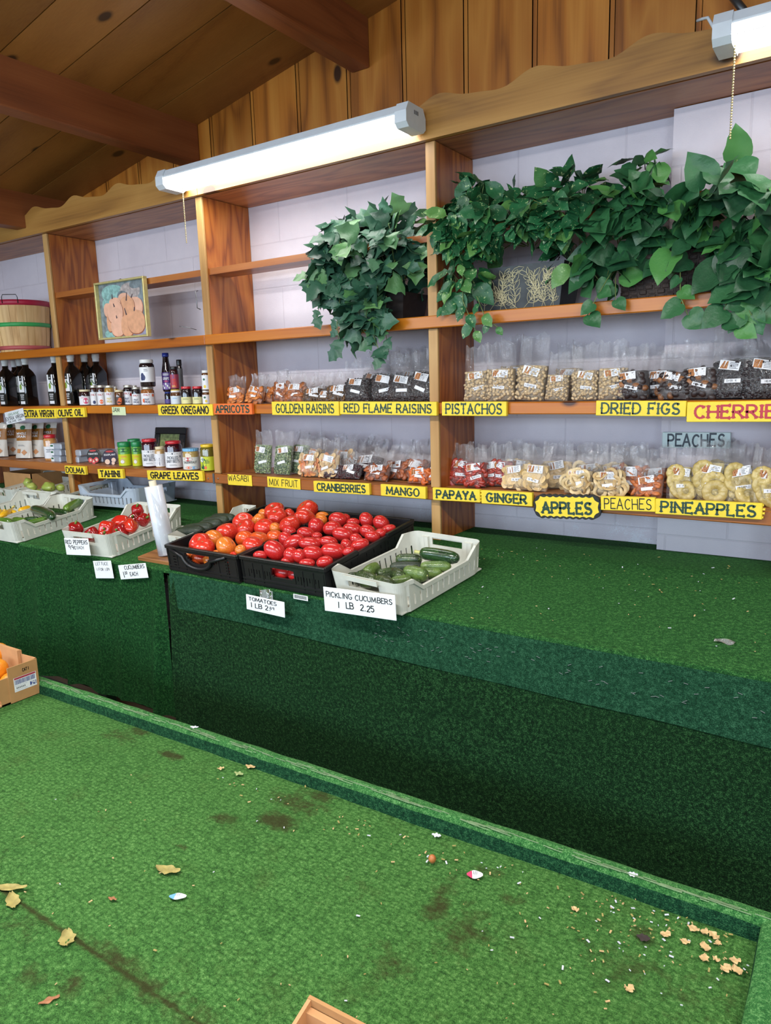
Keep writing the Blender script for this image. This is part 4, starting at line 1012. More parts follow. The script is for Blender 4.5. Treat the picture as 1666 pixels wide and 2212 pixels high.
# lower shelf of the left bay
BEET = [('PICKLED', .56, .16, .62, 1), ('BABY BEETS', .34, .16, .74, 1), ('#', .12, .1, .5, 2)]
J(z3(905, 160, 458, 172), 2.35, Z0, 'red lidded jar labelled PICKLED BABY BEETS beside the green canisters', G('beet', 54, 12, 26), LIDR, LBL, (.06, .62), text=BEET, blobs=[(0, .9, .6, .06, 1)], inks=[plain('ink_slate', srgb(60, 70, 86), .5), I_GREY], turn=.7, lidh=.1, group='pickled beet jars')
J(z3(1155, 165, 458, 186), 2.35, Z0, 'red lidded jar labelled PICKLED BABY BEETS beside the sauerkraut jar', G('beet', 54, 12, 26), LIDR, LBL, (.06, .62), text=BEET, blobs=[(0, .9, .6, .06, 1), (.9, .7, .1, .08, 2)], inks=[plain('ink_slate', srgb(60, 70, 86), .5), I_GREY], turn=.7, lidh=.1, group='pickled beet jars')
J(z3(1015, 240, 458, 112), 2.37, Z0, 'narrow peanut butter jar between the two beet jars', G('peanut', 186, 150, 96), LIDC, LBL, (.05, .66), text=[('PEANUT', .42, .16, .7, 2), ('BUTTER', .2, .16, .7, 2)], blobs=[(0, .38, 1.2, .3, 1)], inks=[NAVY, LBL], turn=.65)
J(z3(1340, 230, 462, 182), 2.35, Z0, 'sauerkraut jar with a light blue ridged lid', G('kraut', 176, 150, 92), LIDSB, plain('label_pale', srgb(216, 220, 216), .5), (.05, .60), text=[('SAUERKRAUT', .5, .17, .8, 2)], blobs=[(-.2, .84, .55, .16, 1), (.4, .12, .5, .12, 3), (-.2, .15, .4, .1, 4)], inks=[REDI, I_BLK, SKYB, PEACH], turn=.65, ridged=True, neck=.88)
J(z3(1520, 195, 478, 172), 2.345, Z0, 'olive green pickle jar with a yellow lid and lime label', G('olive', 104, 96, 36), LIDY, plain('label_lime', srgb(196, 208, 48), .5), (.05, .56), text=[('#', .5, .3, .35, 1)], blobs=[(-.55, .5, .5, .42, 1), (-.7, .8, .3, .2, 2), (-.2, .2, .18, .13, 3)], inks=[DKG, LBL, PEACH], turn=.6, lidh=.1)
def canister(q, y, lb):
    t, P, d, h = J(q, y, Z0, lb, plain('canister_green', srgb(90, 160, 50), .35, .1, 20, coat=.4), LIDG, plain('label_yellowgreen', srgb(196, 204, 30), .4), (.02, .5), blobs=[(-.25, .4, .45, .22, 1), (-.25, .36, .3, .14, 2), (0, 1.35, .8, .18, 4)], text=[('#', .72, .16, .55, 3)], inks=[TANI, LBL, PEACH, DKG], lidh=.2, neck=.95, shoulder=.06, name='canister', cat='canister', turn=.7, group='green tahini canisters')
canister(z3(640, 208, 458, 140), 2.345, 'green and yellow canister right of the EGGPLANT tin')
canister(z3(745, 188, 440, 130), 2.46, 'green lidded canister half hidden behind the other two')
canister(z3(768, 203, 460, 108), 2.36, 'green and yellow canister touching the pickled beets jar')
# oval tins standing on edge
def oval_tin(q, y, lb, words, face, dots):
    cx, tp, bt, wp = q; P = at_shelf(cx, bt, y, Z0); zc = zc_of(P); w2 = wp * zc / F_PX / 2 * 1.0; h2 = (bt - tp) * zc / F_PX / 2
    t = root('oval_tin', P, lb, 'tin', (0, 0, .75), 'oval tins')
    def ring(k, yy): return [(w2 * k * math.cos(2 * PI * i / 28), yy, h2 + h2 * k * math.sin(2 * PI * i / 28)) for i in range(28)]
    o = MB(); vs = ring(1, -.004) + ring(1, .036); o.add(vs, [(i, i + 28, (i + 1) % 28 + 28, (i + 1) % 28) for i in range(28)] + [tuple(range(28, 56))[::-1]], 0, 0, True); o.build('tin_body', SILV, t)
    o = MB(); o.add(ring(1.0, -.0045), [tuple(range(28))], 0)
    o.add([(.55 * w2 * math.cos(2 * PI * i / 14), -.0048, h2 * 1.72 + .13 * h2 * math.sin(2 * PI * i / 14)) for i in range(14)], [tuple(range(14))], 1)
    for (x_, z_, r_, mi) in dots: o.add([(w2 * (x_ + r_ * math.cos(2 * PI * i / 12)), -.005 - .0002 * mi, h2 * (z_ + r_ * math.sin(2 * PI * i / 12))) for i in range(12)], [tuple(range(12))], mi)
    text_mesh(o, words, h2 * .2, w2 * 1.5, (0, h2 * 1.2), -.0056, 4, t=.2); o.build('front_label', [face] + [REDI, plain('ink_coral', srgb(214, 70, 74), .5), plain('ink_cream', srgb(232, 200, 180), .5), LBL], t)
oval_tin(z3(315, 283, 442, 126), 2.345, 'oval black tin labelled TOMATOES', 'TOMATOES', I_BLK, [(-.5, .5, .34, 2), (.45, .5, .36, 2), (0, .3, .34, 2), (-.45, .48, .16, 3), (.5, .5, .18, 3), (0, .3, .15, 3)])
oval_tin(z3(492, 283, 446, 150), 2.345, 'oval dark tin labelled EGGPLANT', 'EGGPLANT', plain('ink_aubergine', srgb(40, 26, 52), .5), [(-.4, .4, .34, 3), (.45, .6, .3, 3), (.35, .2, .22, 3), (-.4, .4, .18, 2)])
TINW = plain('tin_pale', srgb(176, 184, 196), .3, .05, metal=.3)
def flat_tin(P, sx, sy, sz, lb, rot=0.0):
    t = root('flat_tin', P, lb, 'tin', (0, 0, rot), 'flat stuffed leaf tins')
    o = MB(); o.rbox((-sx, -sy, 0), (sx, sy, sz), .006); o.build('tin_body', TINW, t)
    o = MB(); o.box((-sx * .98, -sy - .0006, sz * .12), (-sx * .3, -sy, sz * .88)); o.box((-sx * .9, -sy - .001, sz * .5), (-sx * .4, -sy - .0005, sz * .75), 1); o.build('front_label', [LBL, DKG], t); return t
P = at_shelf(178, 1000, 2.38, Z0)
flat_tin(P, .055, .06, .036, 'flat pale tin, bottom of the stack behind the DOLMA sign')
flat_tin(P + Vector((.005, .0, .0365)), .06, .06, .036, 'flat pale tin, top of the stack behind the DOLMA sign', .1)
P = at_shelf(225, 985, 2.44, Z0)
flat_tin(P, .05, .05, .034, 'flat tin lying behind the two oval tins, lower one'); flat_tin(P + Vector((0, 0, .0345)), .05, .05, .034, 'flat tin lying behind the two oval tins, upper one', -.15)
P = at_shelf(136, 990, 2.345, Z0)
for i, l_ in enumerate(('bottom', 'middle', 'top')): flat_tin(P + Vector((.002 * i, 0, .0355 * i)), .042, .045, .035, 'small green and white tin beside the upright, %s of its stack of three' % l_, .08 * i)
J((111, 948, 1003.6, 29), 2.36, Z0, 'red lidded jar of pale relish in front of the cracker pouches', G('relish', 196, 142, 84, var=.3), LIDR, LBL, (.1, .56), text=[('#', .5, .3, .5, 1)], blobs=[(.5, .7, .12, .12, 2), (.6, .3, .12, .12, 3)], inks=[plain('ink_slate', srgb(60, 70, 86), .5), DKG, PURP], turn=.7)
# whole grain pouches
PCH = plain('pouch_cream', srgb(206, 200, 190), .3, .05, coat=.3); PBR = plain('pouch_brown', srgb(150, 96, 30), .3, .08, coat=.3)
def pouch(P, lb, rot, w_=.115, h=.205):
    t = root('snack_pouch', P, lb, 'pouch', (-.12, 0, rot), 'whole grain pouches')
    def S(u, v, s):
        x = (u - .5) * w_ * (1 - .06 * math.sin(PI * v)); th = .030 * math.sqrt(max(0, 1 - (2 * u - 1) ** 2)) * (1 - v) ** .6 + .001
        return (x, s * th + .004 * math.sin(9 * u + 4 * v) * v, h * v)
    o = MB(); nv = 13
    for s in (-1, 1): o.grid(lambda u, v, s=s: S(u, v, s), 12, nv, 0)
    for k, f in enumerate(o.f):
        if k < 11 * 12 and 6 <= k // 11 <= 9: o.mi[k] = 1
    o.build('pouch_body', [PCH, PBR], t)
    fr = lambda x, z, o_: (x, S(x / w_ + .5, z / h, -1)[1] - .0022 - o_, z)
    o = MB(); vs = [fr(.018 * math.cos(2 * PI * i / 16), h * .88 + .013 * math.sin(2 * PI * i / 16), .0005) for i in range(16)]; o.add(vs, [tuple(range(16))], 0)
    text_mesh(o, 'WHOLE', h * .06, w_ * .55, (-.004, h * .68), 0, 1, wrap=fr, t=.18); text_mesh(o, 'GRAIN', h * .06, w_ * .5, (-.006, h * .59), 0, 1, wrap=fr, t=.18)
    for (x_, z_, a) in ((-.016, .2, .3), (.02, .16, -.4)):
        vs = [fr(x_ + .017 * math.cos(a + PI / 2 * i + .4), h * z_ + .017 * math.sin(a + PI / 2 * i + .4), .0004) for i in range(4)]; o.add(vs, [(0, 1, 2, 3)], 2)
    [o.add([fr(-.02, h * (.34 + .018 * i_), .0004), fr(.024 - .006 * i_, h * (.34 + .018 * i_), .0004), fr(.024 - .006 * i_, h * (.347 + .018 * i_), .0004), fr(-.02, h * (.347 + .018 * i_), .0004)], [(0, 1, 2, 3)], 3) for i_ in range(3)]
    o.build('print', [DKG, LBL, plain('ink_cracker', srgb(190, 130, 80), .5), I_GREY], t); return t
pc = None
for (px_, yy_, r_, lb) in ((50, 2.36, .35, 'white and brown whole grain pouch, front one above the vegetable crates'), (76, 2.42, .3, 'white and brown whole grain pouch just right of the front one'), (105, 2.475, .25, 'white and brown whole grain pouch standing behind the red lidded relish jar'),
        (24, 2.46, .6, 'white and brown whole grain pouch in shade left of the front one'), (-4, 2.36, .5, 'white and brown whole grain pouch cut off by the left picture edge')):
    P = at_shelf(px_, 960, yy_, Z0 + .0035)
    if pc is None: pc = pouch(P, lb, r_)
    else: dup(pc, P, (-.12, 0, r_), lb)
# dark framed picture leaning at the back of the lower shelf
P = at_shelf(362, 985, 2.50, Z0)
t = root('picture_frame', P, 'black framed picture of greenery leaning at the back behind the beet jars', 'picture', (-.22, 0, .1))
o = MB(); fw, fh = .105, .19
for lo, hi in (((-fw, -.01, 0), (fw, .006, .035)), ((-fw, -.01, fh - .035), (fw, .006, fh)), ((-fw, -.01, .035), (-fw + .035, .006, fh - .035)), ((fw - .035, -.01, .035), (fw, .006, fh - .035))): o.rbox(lo, hi, .003)
o.build('frame', LIDK, t)
o = MB(); o.box((-fw + .034, -.001, .034), (fw - .034, .004, fh - .034), 0); o.build('picture', plain('green_picture', srgb(126, 136, 84), .4, .5, 60), t)
# round thing: bushel basket
P = Yp((47, 690), 2.440); P.z = ZM
t = root('bushel_basket', P, 'slatted wooden bushel basket with a crimson rim and a green middle hoop', 'basket', (0, 0, .2))
VEN = wood('basket_veneer', srgb(170, 128, 74), srgb(206, 166, 110), srgb(224, 188, 134), 'Z', 1.2, .6, rings=3, rvar=.2, coat=0)
RBt, RBb, HB = .158, .128, .292
o = MB(); ns = 22
for i in range(ns):
    a0 = 2 * PI * i / ns; a1 = a0 + 2 * PI / ns * 1.02; off = .0016 * (i % 2)
    def ff(u, v, a0=a0, a1=a1, off=off):
        R = RBb + (RBt - RBb) * v ** .8 + off; a = a0 + (a1 - a0) * u; return (R * math.cos(a), R * math.sin(a), HB * v)
    o.grid(ff, 4, 7, 0, random.random())
o.lathe([(RBb, .002), (.001, .002)], 30, cap=False); o.build('staves', VEN, t)
for nm, zf, hh, mt in (('rim_hoop', .90, .10, plain('hoop_crimson', srgb(168, 32, 62), .45, .12, 12)), ('middle_hoop', .50, .075, plain('hoop_green', srgb(56, 160, 86), .45, .12, 12)), ('bottom_hoop', .06, .075, plain('hoop_faded', srgb(178, 84, 84), .5, .12, 12))):
    o = MB(); z0 = HB * zf; z1 = z0 + HB * hh
    R0 = RBb + (RBt - RBb) * zf ** .8 + .002; R1 = RBb + (RBt - RBb) * min(1, zf + hh) ** .8 + .002
    o.lathe([(R0, z0), (R0 + .003, z0), (R1 + .003, z1), (R1, z1)], 40, cap=False); o.build(nm, mt, t)
o = MB()
a_ = -1.05
hp = lambda a, z: (.163 * math.cos(a), .163 * math.sin(a), z)
o.tube([hp(a_ - .26, HB * .93), hp(a_ - .26, HB * 1.04), hp(a_ - .22, HB * 1.09), hp(a_ + .22, HB * 1.09), hp(a_ + .26, HB * 1.04), hp(a_ + .26, HB * .93)], .0022, 6); o.build('wire_handle', LIDK, t)
# pumpkin picture hanging from the upper shelf
A_, B_, C_ = Yp((197, 613), 2.272), Yp((303, 597), 2.272), Yp((213, 735), 2.272)
fw = (B_ - A_).length; fh = (A_ - C_).length
t = root('pumpkin_picture', C_, 'gold framed shadow box picture of a pile of pumpkins hung above the oil bottles', 'picture', (0, -math.atan2(B_.z - A_.z, B_.x - A_.x) * .6, 0))
GOLD = plain('pale_gold', srgb(216, 204, 140), .35, .1, 60, metal=.5, bmp=.3); o = MB(); e_ = .009; dp = .024
for lo, hi in (((0, 0, 0), (fw, dp, e_)), ((0, 0, fh - e_), (fw, dp, fh)), ((0, 0, e_), (e_, dp, fh - e_)), ((fw - e_, 0, e_), (fw, dp, fh - e_))): o.rbox(lo, hi, .0012)
o.build('frame', GOLD, t)
o = MB(); yy = dp - .004
def blob(cx, cz_, rx_, rz_, mi, k, sq=2.0):
    if mi in (3, 4): blob(cx + .006, cz_ - .012, rx_ * 1.05, rz_ * 1.04, 8, k - .5, sq)
    pts = []
    for i in range(22):
        a = 2 * PI * i / 22; c, s_2 = math.cos(a), math.sin(a)
        pts.append((fw * (cx + rx_ * math.copysign(abs(c) ** (2 / sq), c)), yy - .00005 * k, fh * (cz_ + rz_ * math.copysign(abs(s_2) ** (2 / sq), s_2))))
    o.add(pts, [tuple(range(22))], mi)
o.add([(e_, yy, e_), (fw - e_, yy, e_), (fw - e_, yy, fh - e_), (e_, yy, fh - e_)], [(0, 1, 2, 3)], 0)
PB = [plain('pic_dark', srgb(118, 130, 136), .4, .4, 40), plain('pic_teal', srgb(136, 178, 174), .4, .3, 60), plain('pic_grey', srgb(170, 160, 158), .4, .3, 80), plain('pic_pumpkin', srgb(226, 176, 150), .4, .10, 30),
      plain('pic_pumpkin_deep', srgb(218, 162, 126), .4, .12, 40), plain('pic_stem', srgb(96, 80, 84), .4, .3, 80), plain('pic_lilac', srgb(150, 150, 176), .4, .2, 40), plain('pic_mat', srgb(150, 140, 118), .5, .1), plain('pic_outline', srgb(150, 92, 70), .5, .2, 40)]
for k, (cx, cz_, a, b_, mi) in enumerate([(.3, .8, .22, .14, 1), (.22, .62, .14, .12, 1), (.66, .8, .2, .14, 2), (.78, .9, .12, .07, 0), (.7, .66, .12, .1, 2), (.5, .72, .1, .1, 0), (.8, .12, .2, .08, 6), (.2, .1, .12, .07, 1),
        (.18, .52, .08, .12, 3), (.2, .3, .06, .16, 4), (.53, .66, .12, .12, 3), (.73, .52, .16, .17, 3), (.58, .54, .15, .18, 4), (.34, .62, .12, .1, 3), (.33, .47, .16, .2, 3), (.36, .21, .14, .165, 3), (.56, .22, .125, .19, 4), (.74, .27, .17, .2, 4)]): blob(cx, cz_, a, b_, mi, k + 1, 2.3)
for k, (x0, z0, x1, z1) in enumerate([(.33, .56, .31, .62), (.58, .64, .60, .78), (.56, .40, .53, .52), (.72, .45, .73, .52), (.36, .36, .35, .41), (.3, .7, .3, .78), (.68, .68, .71, .74)]):
    p, q_ = Vector((fw * x0, fh * z0)), Vector((fw * x1, fh * z1)); d_ = (q_ - p).normalized(); n_ = Vector((-d_.y, d_.x)) * .0028
    o.add([(p.x - n_.x * 1.7, yy - .0016, p.y - n_.y * 1.7), (p.x + n_.x * 1.7, yy - .0016, p.y + n_.y * 1.7), (q_.x + n_.x, yy - .0016, q_.y + n_.y), (q_.x - n_.x, yy - .0016, q_.y - n_.y)], [(0, 1, 2, 3)], 5)
o.build('picture', PB, t)
o = MB(); o.tube([(fw / 2, .012, fh), (fw / 2, .018, fh + .006), (fw / 2, .03, fh + .004)], .0015, 6); o.build('hook', METAL, t)

# ================================================================== crates
def panel(mb, ln, top, slots, th, Mx, mi=0, warp=None):
    """wall along local x (0..ln), thickness y 0..th, with a top profile and slots cut through"""
    ks = sorted(set([0, ln] + [k for k, _ in top] + [q for s in slots for q in (s[0], s[1])]))
    tx = [k for k, _ in top]; tz_ = [z for _, z in top]
    tf = lambda x: float(np.interp(x, tx, tz_))
    def pz(a, b, za, zb, ta, tb_):
        vs = [(a, 0, za), (b, 0, zb), (b, 0, tb_), (a, 0, ta), (a, th, za), (b, th, zb), (b, th, tb_), (a, th, ta)]
        vs = [Mx @ Vector(v) for v in vs]
        if warp: vs = [warp(v) for v in vs]
        mb.add(vs, [(0, 1, 2, 3), (7, 6, 5, 4), (0, 4, 5, 1), (3, 2, 6, 7), (0, 3, 7, 4), (1, 5, 6, 2)], mi)
    for a, b in zip(ks[:-1], ks[1:]):
        if b - a < 1e-6: continue
        m_ = (a + b) / 2; z = 0.0
        cut = sorted([(s[2], s[3]) for s in slots if s[0] < m_ < s[1]])
        for z0, z1 in cut:
            pz(a, b, z, z, z0, z0); z = z1
        pz(a, b, z, z, tf(a), tf(b))
CR_W = plain('crate_white', srgb(200, 202, 192), .42, .06, 20, sss=0.0)
CR_G = plain('crate_grey', srgb(170, 182, 196), .45, .06, 20)
CR_K = plain('crate_black', srgb(22, 22, 24), .38, .15, 20)
CW, CL, CH, CF = .290, .425, .098, .009
CRR = .030
def white_crate(loc, rot, label, mat=None):
    mat = mat or CR_W
    t = root('vegetable_crate', loc, label, 'crate', rot, 'white vented plastic crates')
    w0, l0 = CW - 2 * CF, CL - 2 * CF
    def warp(v):
        k = v[2] / CH; x, y = v[0], v[1] - CL / 2
        dx, dy = max(0, abs(x) - (w0 / 2 - CRR)), max(0, abs(y) - (l0 / 2 - CRR)); d = math.hypot(dx, dy)
        if dx > 0 and dy > 0 and d > CRR:
            x = math.copysign(w0 / 2 - CRR + dx * CRR / d, x); y = math.copysign(l0 / 2 - CRR + dy * CRR / d, y)
        return Vector((x * (1 + 2 * CF / w0 * k), y * (1 + 2 * CF / l0 * k) + CL / 2, v[2]))
    cor = [CRR * q for q in (.2, .45, .7)]
    o = MB(); o.rbox((-w0 / 2, CF, 0), (w0 / 2, CL - CF, .005), .001); o.build('base', mat, t)
    prof = [(0, CH)] + [(q, CH) for q in cor] + [(l0 * .13, CH), (l0 * .23, CH * .64), (l0 * .77, CH * .64), (l0 * .87, CH)] + [(l0 - q, CH) for q in cor[::-1]] + [(l0, CH)]
    sl = [(l0 * (.07 + .0665 * i), l0 * (.07 + .0665 * i) + .0075, .016, CH * .52) for i in range(14)]
    for s in (-1, 1):
        o = MB(); Mx = tr(s * w0 / 2, CF, 0) @ rz(PI / 2)
        if s > 0: Mx = tr(w0 / 2, CF, 0) @ rz(PI / 2)
        panel(o, l0, prof, sl, .004 * (1 if s < 0 else 1), Mx @ tr(0, -.004 if s > 0 else 0, 0), 0, warp)
        # rim lip along the top
        for (a, za), (b, zb) in zip(prof[:-1], prof[1:]):
            xo = s * (w0 / 2); vs = []
            for (q, zz) in ((a, za), (b, zb)):
                for (dx, dz) in ((0, .0015), (s * .009, .0015), (s * .009, -.012), (s * .0065, -.012), (s * .0065, -.002), (0, -.002)): vs.append(warp(Vector((xo + dx, CF + q, min(zz, CH) + dz))))
            o.add(vs, [(i, (i + 1) % 6, (i + 1) % 6 + 6, i + 6) for i in range(6)] + [tuple(range(6)), tuple(range(6, 12))[::-1]], 0)
        o.build('side_wall', mat, t)
    hs = [(w0 * .28, w0 * .72, CH * .60, CH * .86)]
    lo_ = [(w0 * (.12 + .1 * i), w0 * (.12 + .1 * i) + .006, .015, CH * .42) for i in range(8) if i]
    for s in (0, 1):
        o = MB(); y0 = CF if s == 0 else CL - CF - .004
        panel(o, w0, [(0, CH)] + [(q, CH) for q in cor] + [(w0 - q, CH) for q in cor[::-1]] + [(w0, CH)], hs + (lo_ if s == 2 else []), .004, tr(-w0 / 2, y0, 0), 0, warp)
        yo = CF if s == 0 else CL - CF; sg = -1 if s == 0 else 1
        vs = []
        xs5 = [-w0 / 2] + [-w0 / 2 + c for c in cor] + [w0 / 2 - c for c in cor[::-1]] + [w0 / 2]
        for q in xs5:
            for (dy, dz) in ((0, .0015), (sg * .011, .0015), (sg * .011, -.018), (sg * .008, -.018), (sg * .008, -.002), (0, -.002)): vs.append(warp(Vector((q, yo + dy, CH + dz))))
        for k5 in range(len(xs5) - 1): o.add(vs[k5 * 6:k5 * 6 + 12], [(i, (i + 1) % 6, (i + 1) % 6 + 6, i + 6) for i in range(6)] + [tuple(range(6)), tuple(range(6, 12))[::-1]], 0)
        for q in (-.34, -.29, .29, .34):          # stacking posts
            yb = (CF + .004, CF + .014) if s == 0 else (CL - CF - .014, CL - CF - .004)
            lo, hi = (w0 * q - .008, yb[0], .004), (w0 * q + .008, yb[1], CH * .88)
            k = len(o.v); o.box(lo, hi); o.v[k:] = [tuple(warp(Vector(v))) for v in o.v[k:]]
        if s == 0:
            k = len(o.v); o.box((-w0 * .24, CF - .012, CH * .86), (w0 * .24, CF - .009, CH + .002)); o.v[k:] = [tuple(warp(Vector(v))) for v in o.v[k:]]
        o.build('end_wall', mat, t)
    return t
def on_counter(x, y): return Vector((x, y, cz(y) + .003))
CRP = {}
def wc(name, x, y, yaw, label, mat=None, flat=False):
    rot = (0 if flat else TILT, 0, yaw)
    p = on_counter(x, y)
    if mat is None and CRP: o = dup(CRP['p'], p, rot, label)
    else:
        o = white_crate(p, rot, label, mat)
        if mat is None: CRP['p'] = o
    return o
wc('pick', -1.204, 1.668, -.14, 'white vented crate of pickling cucumbers at the right end of the crates')
wc('red', -2.597, 1.680, .087, 'white vented crate of red peppers')
wc('zuc', -3.241, 1.668, -.008, 'white vented crate of zucchini at the counter edge, left of the red peppers')
wc('squash', -3.560, 1.678, .0, 'white vented crate of yellow squash left of the zucchini crate')
P = Cp((72, 1062), .098); wc('chay', P.x, P.y, -.02, 'white vented crate of pale green chayotes behind the zucchini crate')
wc('far', P.x - .31, P.y - .01, .0, 'white vented crate at the left picture edge beside the chayote crate')
P = Cp((367, 1156), .098); _w = (-2.112 - P.x); o_ = wc('cuc', P.x + _w / 2, P.y, .03, 'white vented crate of dull dark cucumbers behind the black tomato crates'); o_.scale = (max(.3, _w / CW), 1, 1)
P = Cp((172.7, 1056.7), .098)
ec = white_crate(on_counter(P.x + .01, P.y + CW / 2 + .0) + Vector((CL, 0, .012)), (0.05, 0.0, PI / 2 + .10), 'empty grey vented crate turned sideways under the TAHINI sign', CR_G)
ec.rotation_euler = (0.0, TILT * -.55, PI / 2 + .10) if False else (0, 0, PI / 2 + .10)

BW, BL_, BH = .366, .524, .100
def black_crate(loc, rot, label, smile):
    t = root('produce_crate', loc, label, 'crate', rot, 'black folding crates')
    o = MB(); o.rbox((-BW / 2, 0, 0), (BW / 2, BL_, .008), .002); o.build('base', CR_K, t)
    rs = random.Random(3)
    for s in (-1, 1):
        o = MB(); sl = []
        for i in range(22):
            a = .03 + i * .0215; sl.append((a, a + .0035, .028 + .008 * (i % 3), .050)); 
            if i % 2: sl.append((a, a + .0035, .058, .072))
        x0 = BW / 2 - .008 if s > 0 else -BW / 2 + .002
        panel(o, BL_, [(0, BH - .012), (BL_ * .33, BH - .012), (BL_ * .335, BH - .018), (BL_ * .66, BH - .018), (BL_ * .665, BH - .012), (BL_, BH - .012)], sl, .006, tr(x0 + .006, 0, 0) @ rz(PI / 2))
        xo = s * BW / 2
        for a, b in ((0, .012), (BL_ * .33, BL_ * .35), (BL_ * .64, BL_ * .66), (BL_ - .012, BL_)): o.box((xo - .002 * s, a, .004), (xo + .004 * s * -1 + .003 * s, b, BH - .01))
        for z in (.016, BH * .76): o.box((min(xo, xo - s * .004), 0.004, z), (max(xo, xo - s * .004), BL_ - .004, z + .005))
        o.build('side_wall', CR_K, t)
        o = MB()
        for i in range(3):
            a, b = BL_ * i / 3 + .001, BL_ * (i + 1) / 3 - .001; zz = BH - (.006 if i == 1 else 0)
            o.rbox((xo - .008 if s > 0 else xo - .004, a, zz - .014), (xo + .004 if s > 0 else xo + .008, b, zz), .0015)
        o.build('side_rail', CR_K, t)
    for s in (0, 1):
        o = MB(); y0 = .002 if s == 0 else BL_ - .008
        sl = []
        c = BW / 2
        if smile and s == 0:
            n_ = 14
            for i in range(n_):
                a = -1 + 2 * i / n_; b = -1 + 2 * (i + 1) / n_; m_ = (a + b) / 2
                sl.append((c - .02 + .062 * a, c - .02 + .062 * b, BH * .78 - BH * .36 * math.sqrt(1 - m_ * m_), BH * .78))
            for i in range(3): sl += [(c + .06 + .012 * i, c + .068 + .012 * i, .05 + .006 * i, .058 + .006 * i)]
            for i in range(5): sl.append((BW - .06, BW - .045, .022 + .011 * i, .027 + .011 * i)); 
            for i in range(4): sl.append((.03, .05, .022 + .011 * i, .026 + .011 * i))
        else:
            n_ = 12
            for i in range(n_):
                a = -1 + 2 * i / n_; b = -1 + 2 * (i + 1) / n_; m_ = abs((a + b) / 2); e_ = max(0, m_ - .72) / .28; dz = .016 * (1 - math.sqrt(max(0, 1 - e_ * e_)))
                sl.append((c + .05 * a, c + .05 * b, BH * .40 + dz, BH * .72 - dz * .3))
            for i in range(11):
                a = .03 + .012 * i
                if a < c - .056: sl.append((a, a + .003, .028 + .012 * (i % 2), .056))
                if BW - a > c + .056: sl.append((BW - a - .003, BW - a, .028 + .012 * (i % 2), .056))
        panel(o, BW, [(0, BH - .012), (BW, BH - .012)], sl, .006, tr(-BW / 2, y0, 0))
        ye = 0 if s == 0 else BL_ - .003
        for x in np.linspace(-BW / 2 + .004, BW / 2 - .010, 9):
            if abs(x) > .07 : o.box((x, ye, .004), (x + .005, ye + .003, BH * .78))
        for z in (.006, .018): o.box((-BW / 2, ye - .001, z), (BW / 2, ye + .003, z + .006))
        if smile and s == 0:
            pts = [(-.16, -.001, BH * .86)] + [(-.02 + .075 * math.sin(a), -.003, BH * .72 - BH * .46 * math.cos(a) ** .8) for a in np.linspace(-1.45, 1.45, 13)] + [(.13, -.001, BH * .86)]
            o.tube(pts, .0065, 8)
        o.build('end_wall', CR_K, t)
        o = MB(); yr = -.004 if s == 0 else BL_ - .008
        o.rbox((-BW / 2 - .002, yr, BH - .013), (BW / 2 + .002, yr + .012, BH), .0015)
        for x in np.linspace(-BW / 2 + .03, BW / 2 - .04, 8): o.box((x, yr - .001, BH - .010), (x + .018, yr + .0005, BH - .007))
        o.build('end_rail', CR_K, t)
    return t
BX1, BX2, BY = -1.918, -1.543, 1.684
b1 = black_crate(on_counter(BX1, BY), (TILT, 0, -.018), 'black folding crate of round tomatoes with a curved handle opening', True)
b2 = black_crate(on_counter(BX2, BY + .004), (TILT, 0, -.012), 'black folding crate of red plum tomatoes with a rounded slot handle', False)
o = MB(); P = on_counter(BX2 + .085, BY - .002); o.box((-.03, -.0006, -.008), (.03, 0, .008), 0)
for i in range(20): o.box((-.026 + .0026 * i, -.001, -.005), (-.026 + .0026 * i + (.0015 if i % 3 else .0009), -.0005, .006), 1)
lb = o.build('barcode_sticker', [LBL, I_BLK], None, P - Vector((0, .012, .006))); tag(lb, 'small white barcode sticker peeking out below the plum tomato crate', 'sticker')

# ================================================================== produce
def mixcol(name, c1, c2, sc=14, rough=.22, coat=.5, bmp=0.0, bs_=60, rvar=.1, axis=None, spots=None, lo=.35, hi=.65):
    m, nt, bs, out = new_mat(name)
    v = coord(nt, (1, 1, 1) if not axis else axis, rnd=1.0)
    c = ramp(nt, noise_(nt, v, sc, 3, .55), [(lo, c1), (hi, c2)])
    if spots:
        sp = ramp(nt, noise_(nt, coord(nt), spots[1], 2, .5), [(spots[2], (0, 0, 0)), (spots[2] + .04, (1, 1, 1))])
        c = mix(nt, sp, c, spots[0])
    a = N(nt, 'ShaderNodeAttribute', attribute_name='rnd')
    hs = N(nt, 'ShaderNodeHueSaturation'); L(nt, math_(nt, 'ADD', math_(nt, 'MULTIPLY', a.outputs['Fac'], 2 * rvar), 1 - rvar), hs.inputs['Value']); L(nt, c, hs.inputs['Color'])
    L(nt, hs.outputs[0], bs.inputs['Base Color']); bs.inputs['Roughness'].default_value = rough; bs.inputs['Coat Weight'].default_value = coat; bs.inputs['Coat Roughness'].default_value = .05
    if bmp: bump(nt, noise_(nt, coord(nt), bs_, 3), bmp, .004, bs)
    return m
TOM_R = mixcol('tomato_red', srgb(188, 32, 26), srgb(210, 62, 40), 10, .26, .4)
TOM_RO = mixcol('tomato_orange_red', srgb(200, 60, 26), srgb(216, 98, 40), 12, .26, .4)
TOM_O = mixcol('tomato_orange', srgb(210, 92, 26), srgb(222, 138, 54), 12, .26, .4)
ROMA = mixcol('plum_tomato_red', srgb(178, 24, 28), srgb(200, 48, 44), 10, .26, .4)
SCAR = plain('stem_scar', srgb(150, 110, 70), .7, .2, 200)
CALYX = plain('calyx_tan', srgb(176, 160, 96), .6, .2, 100)
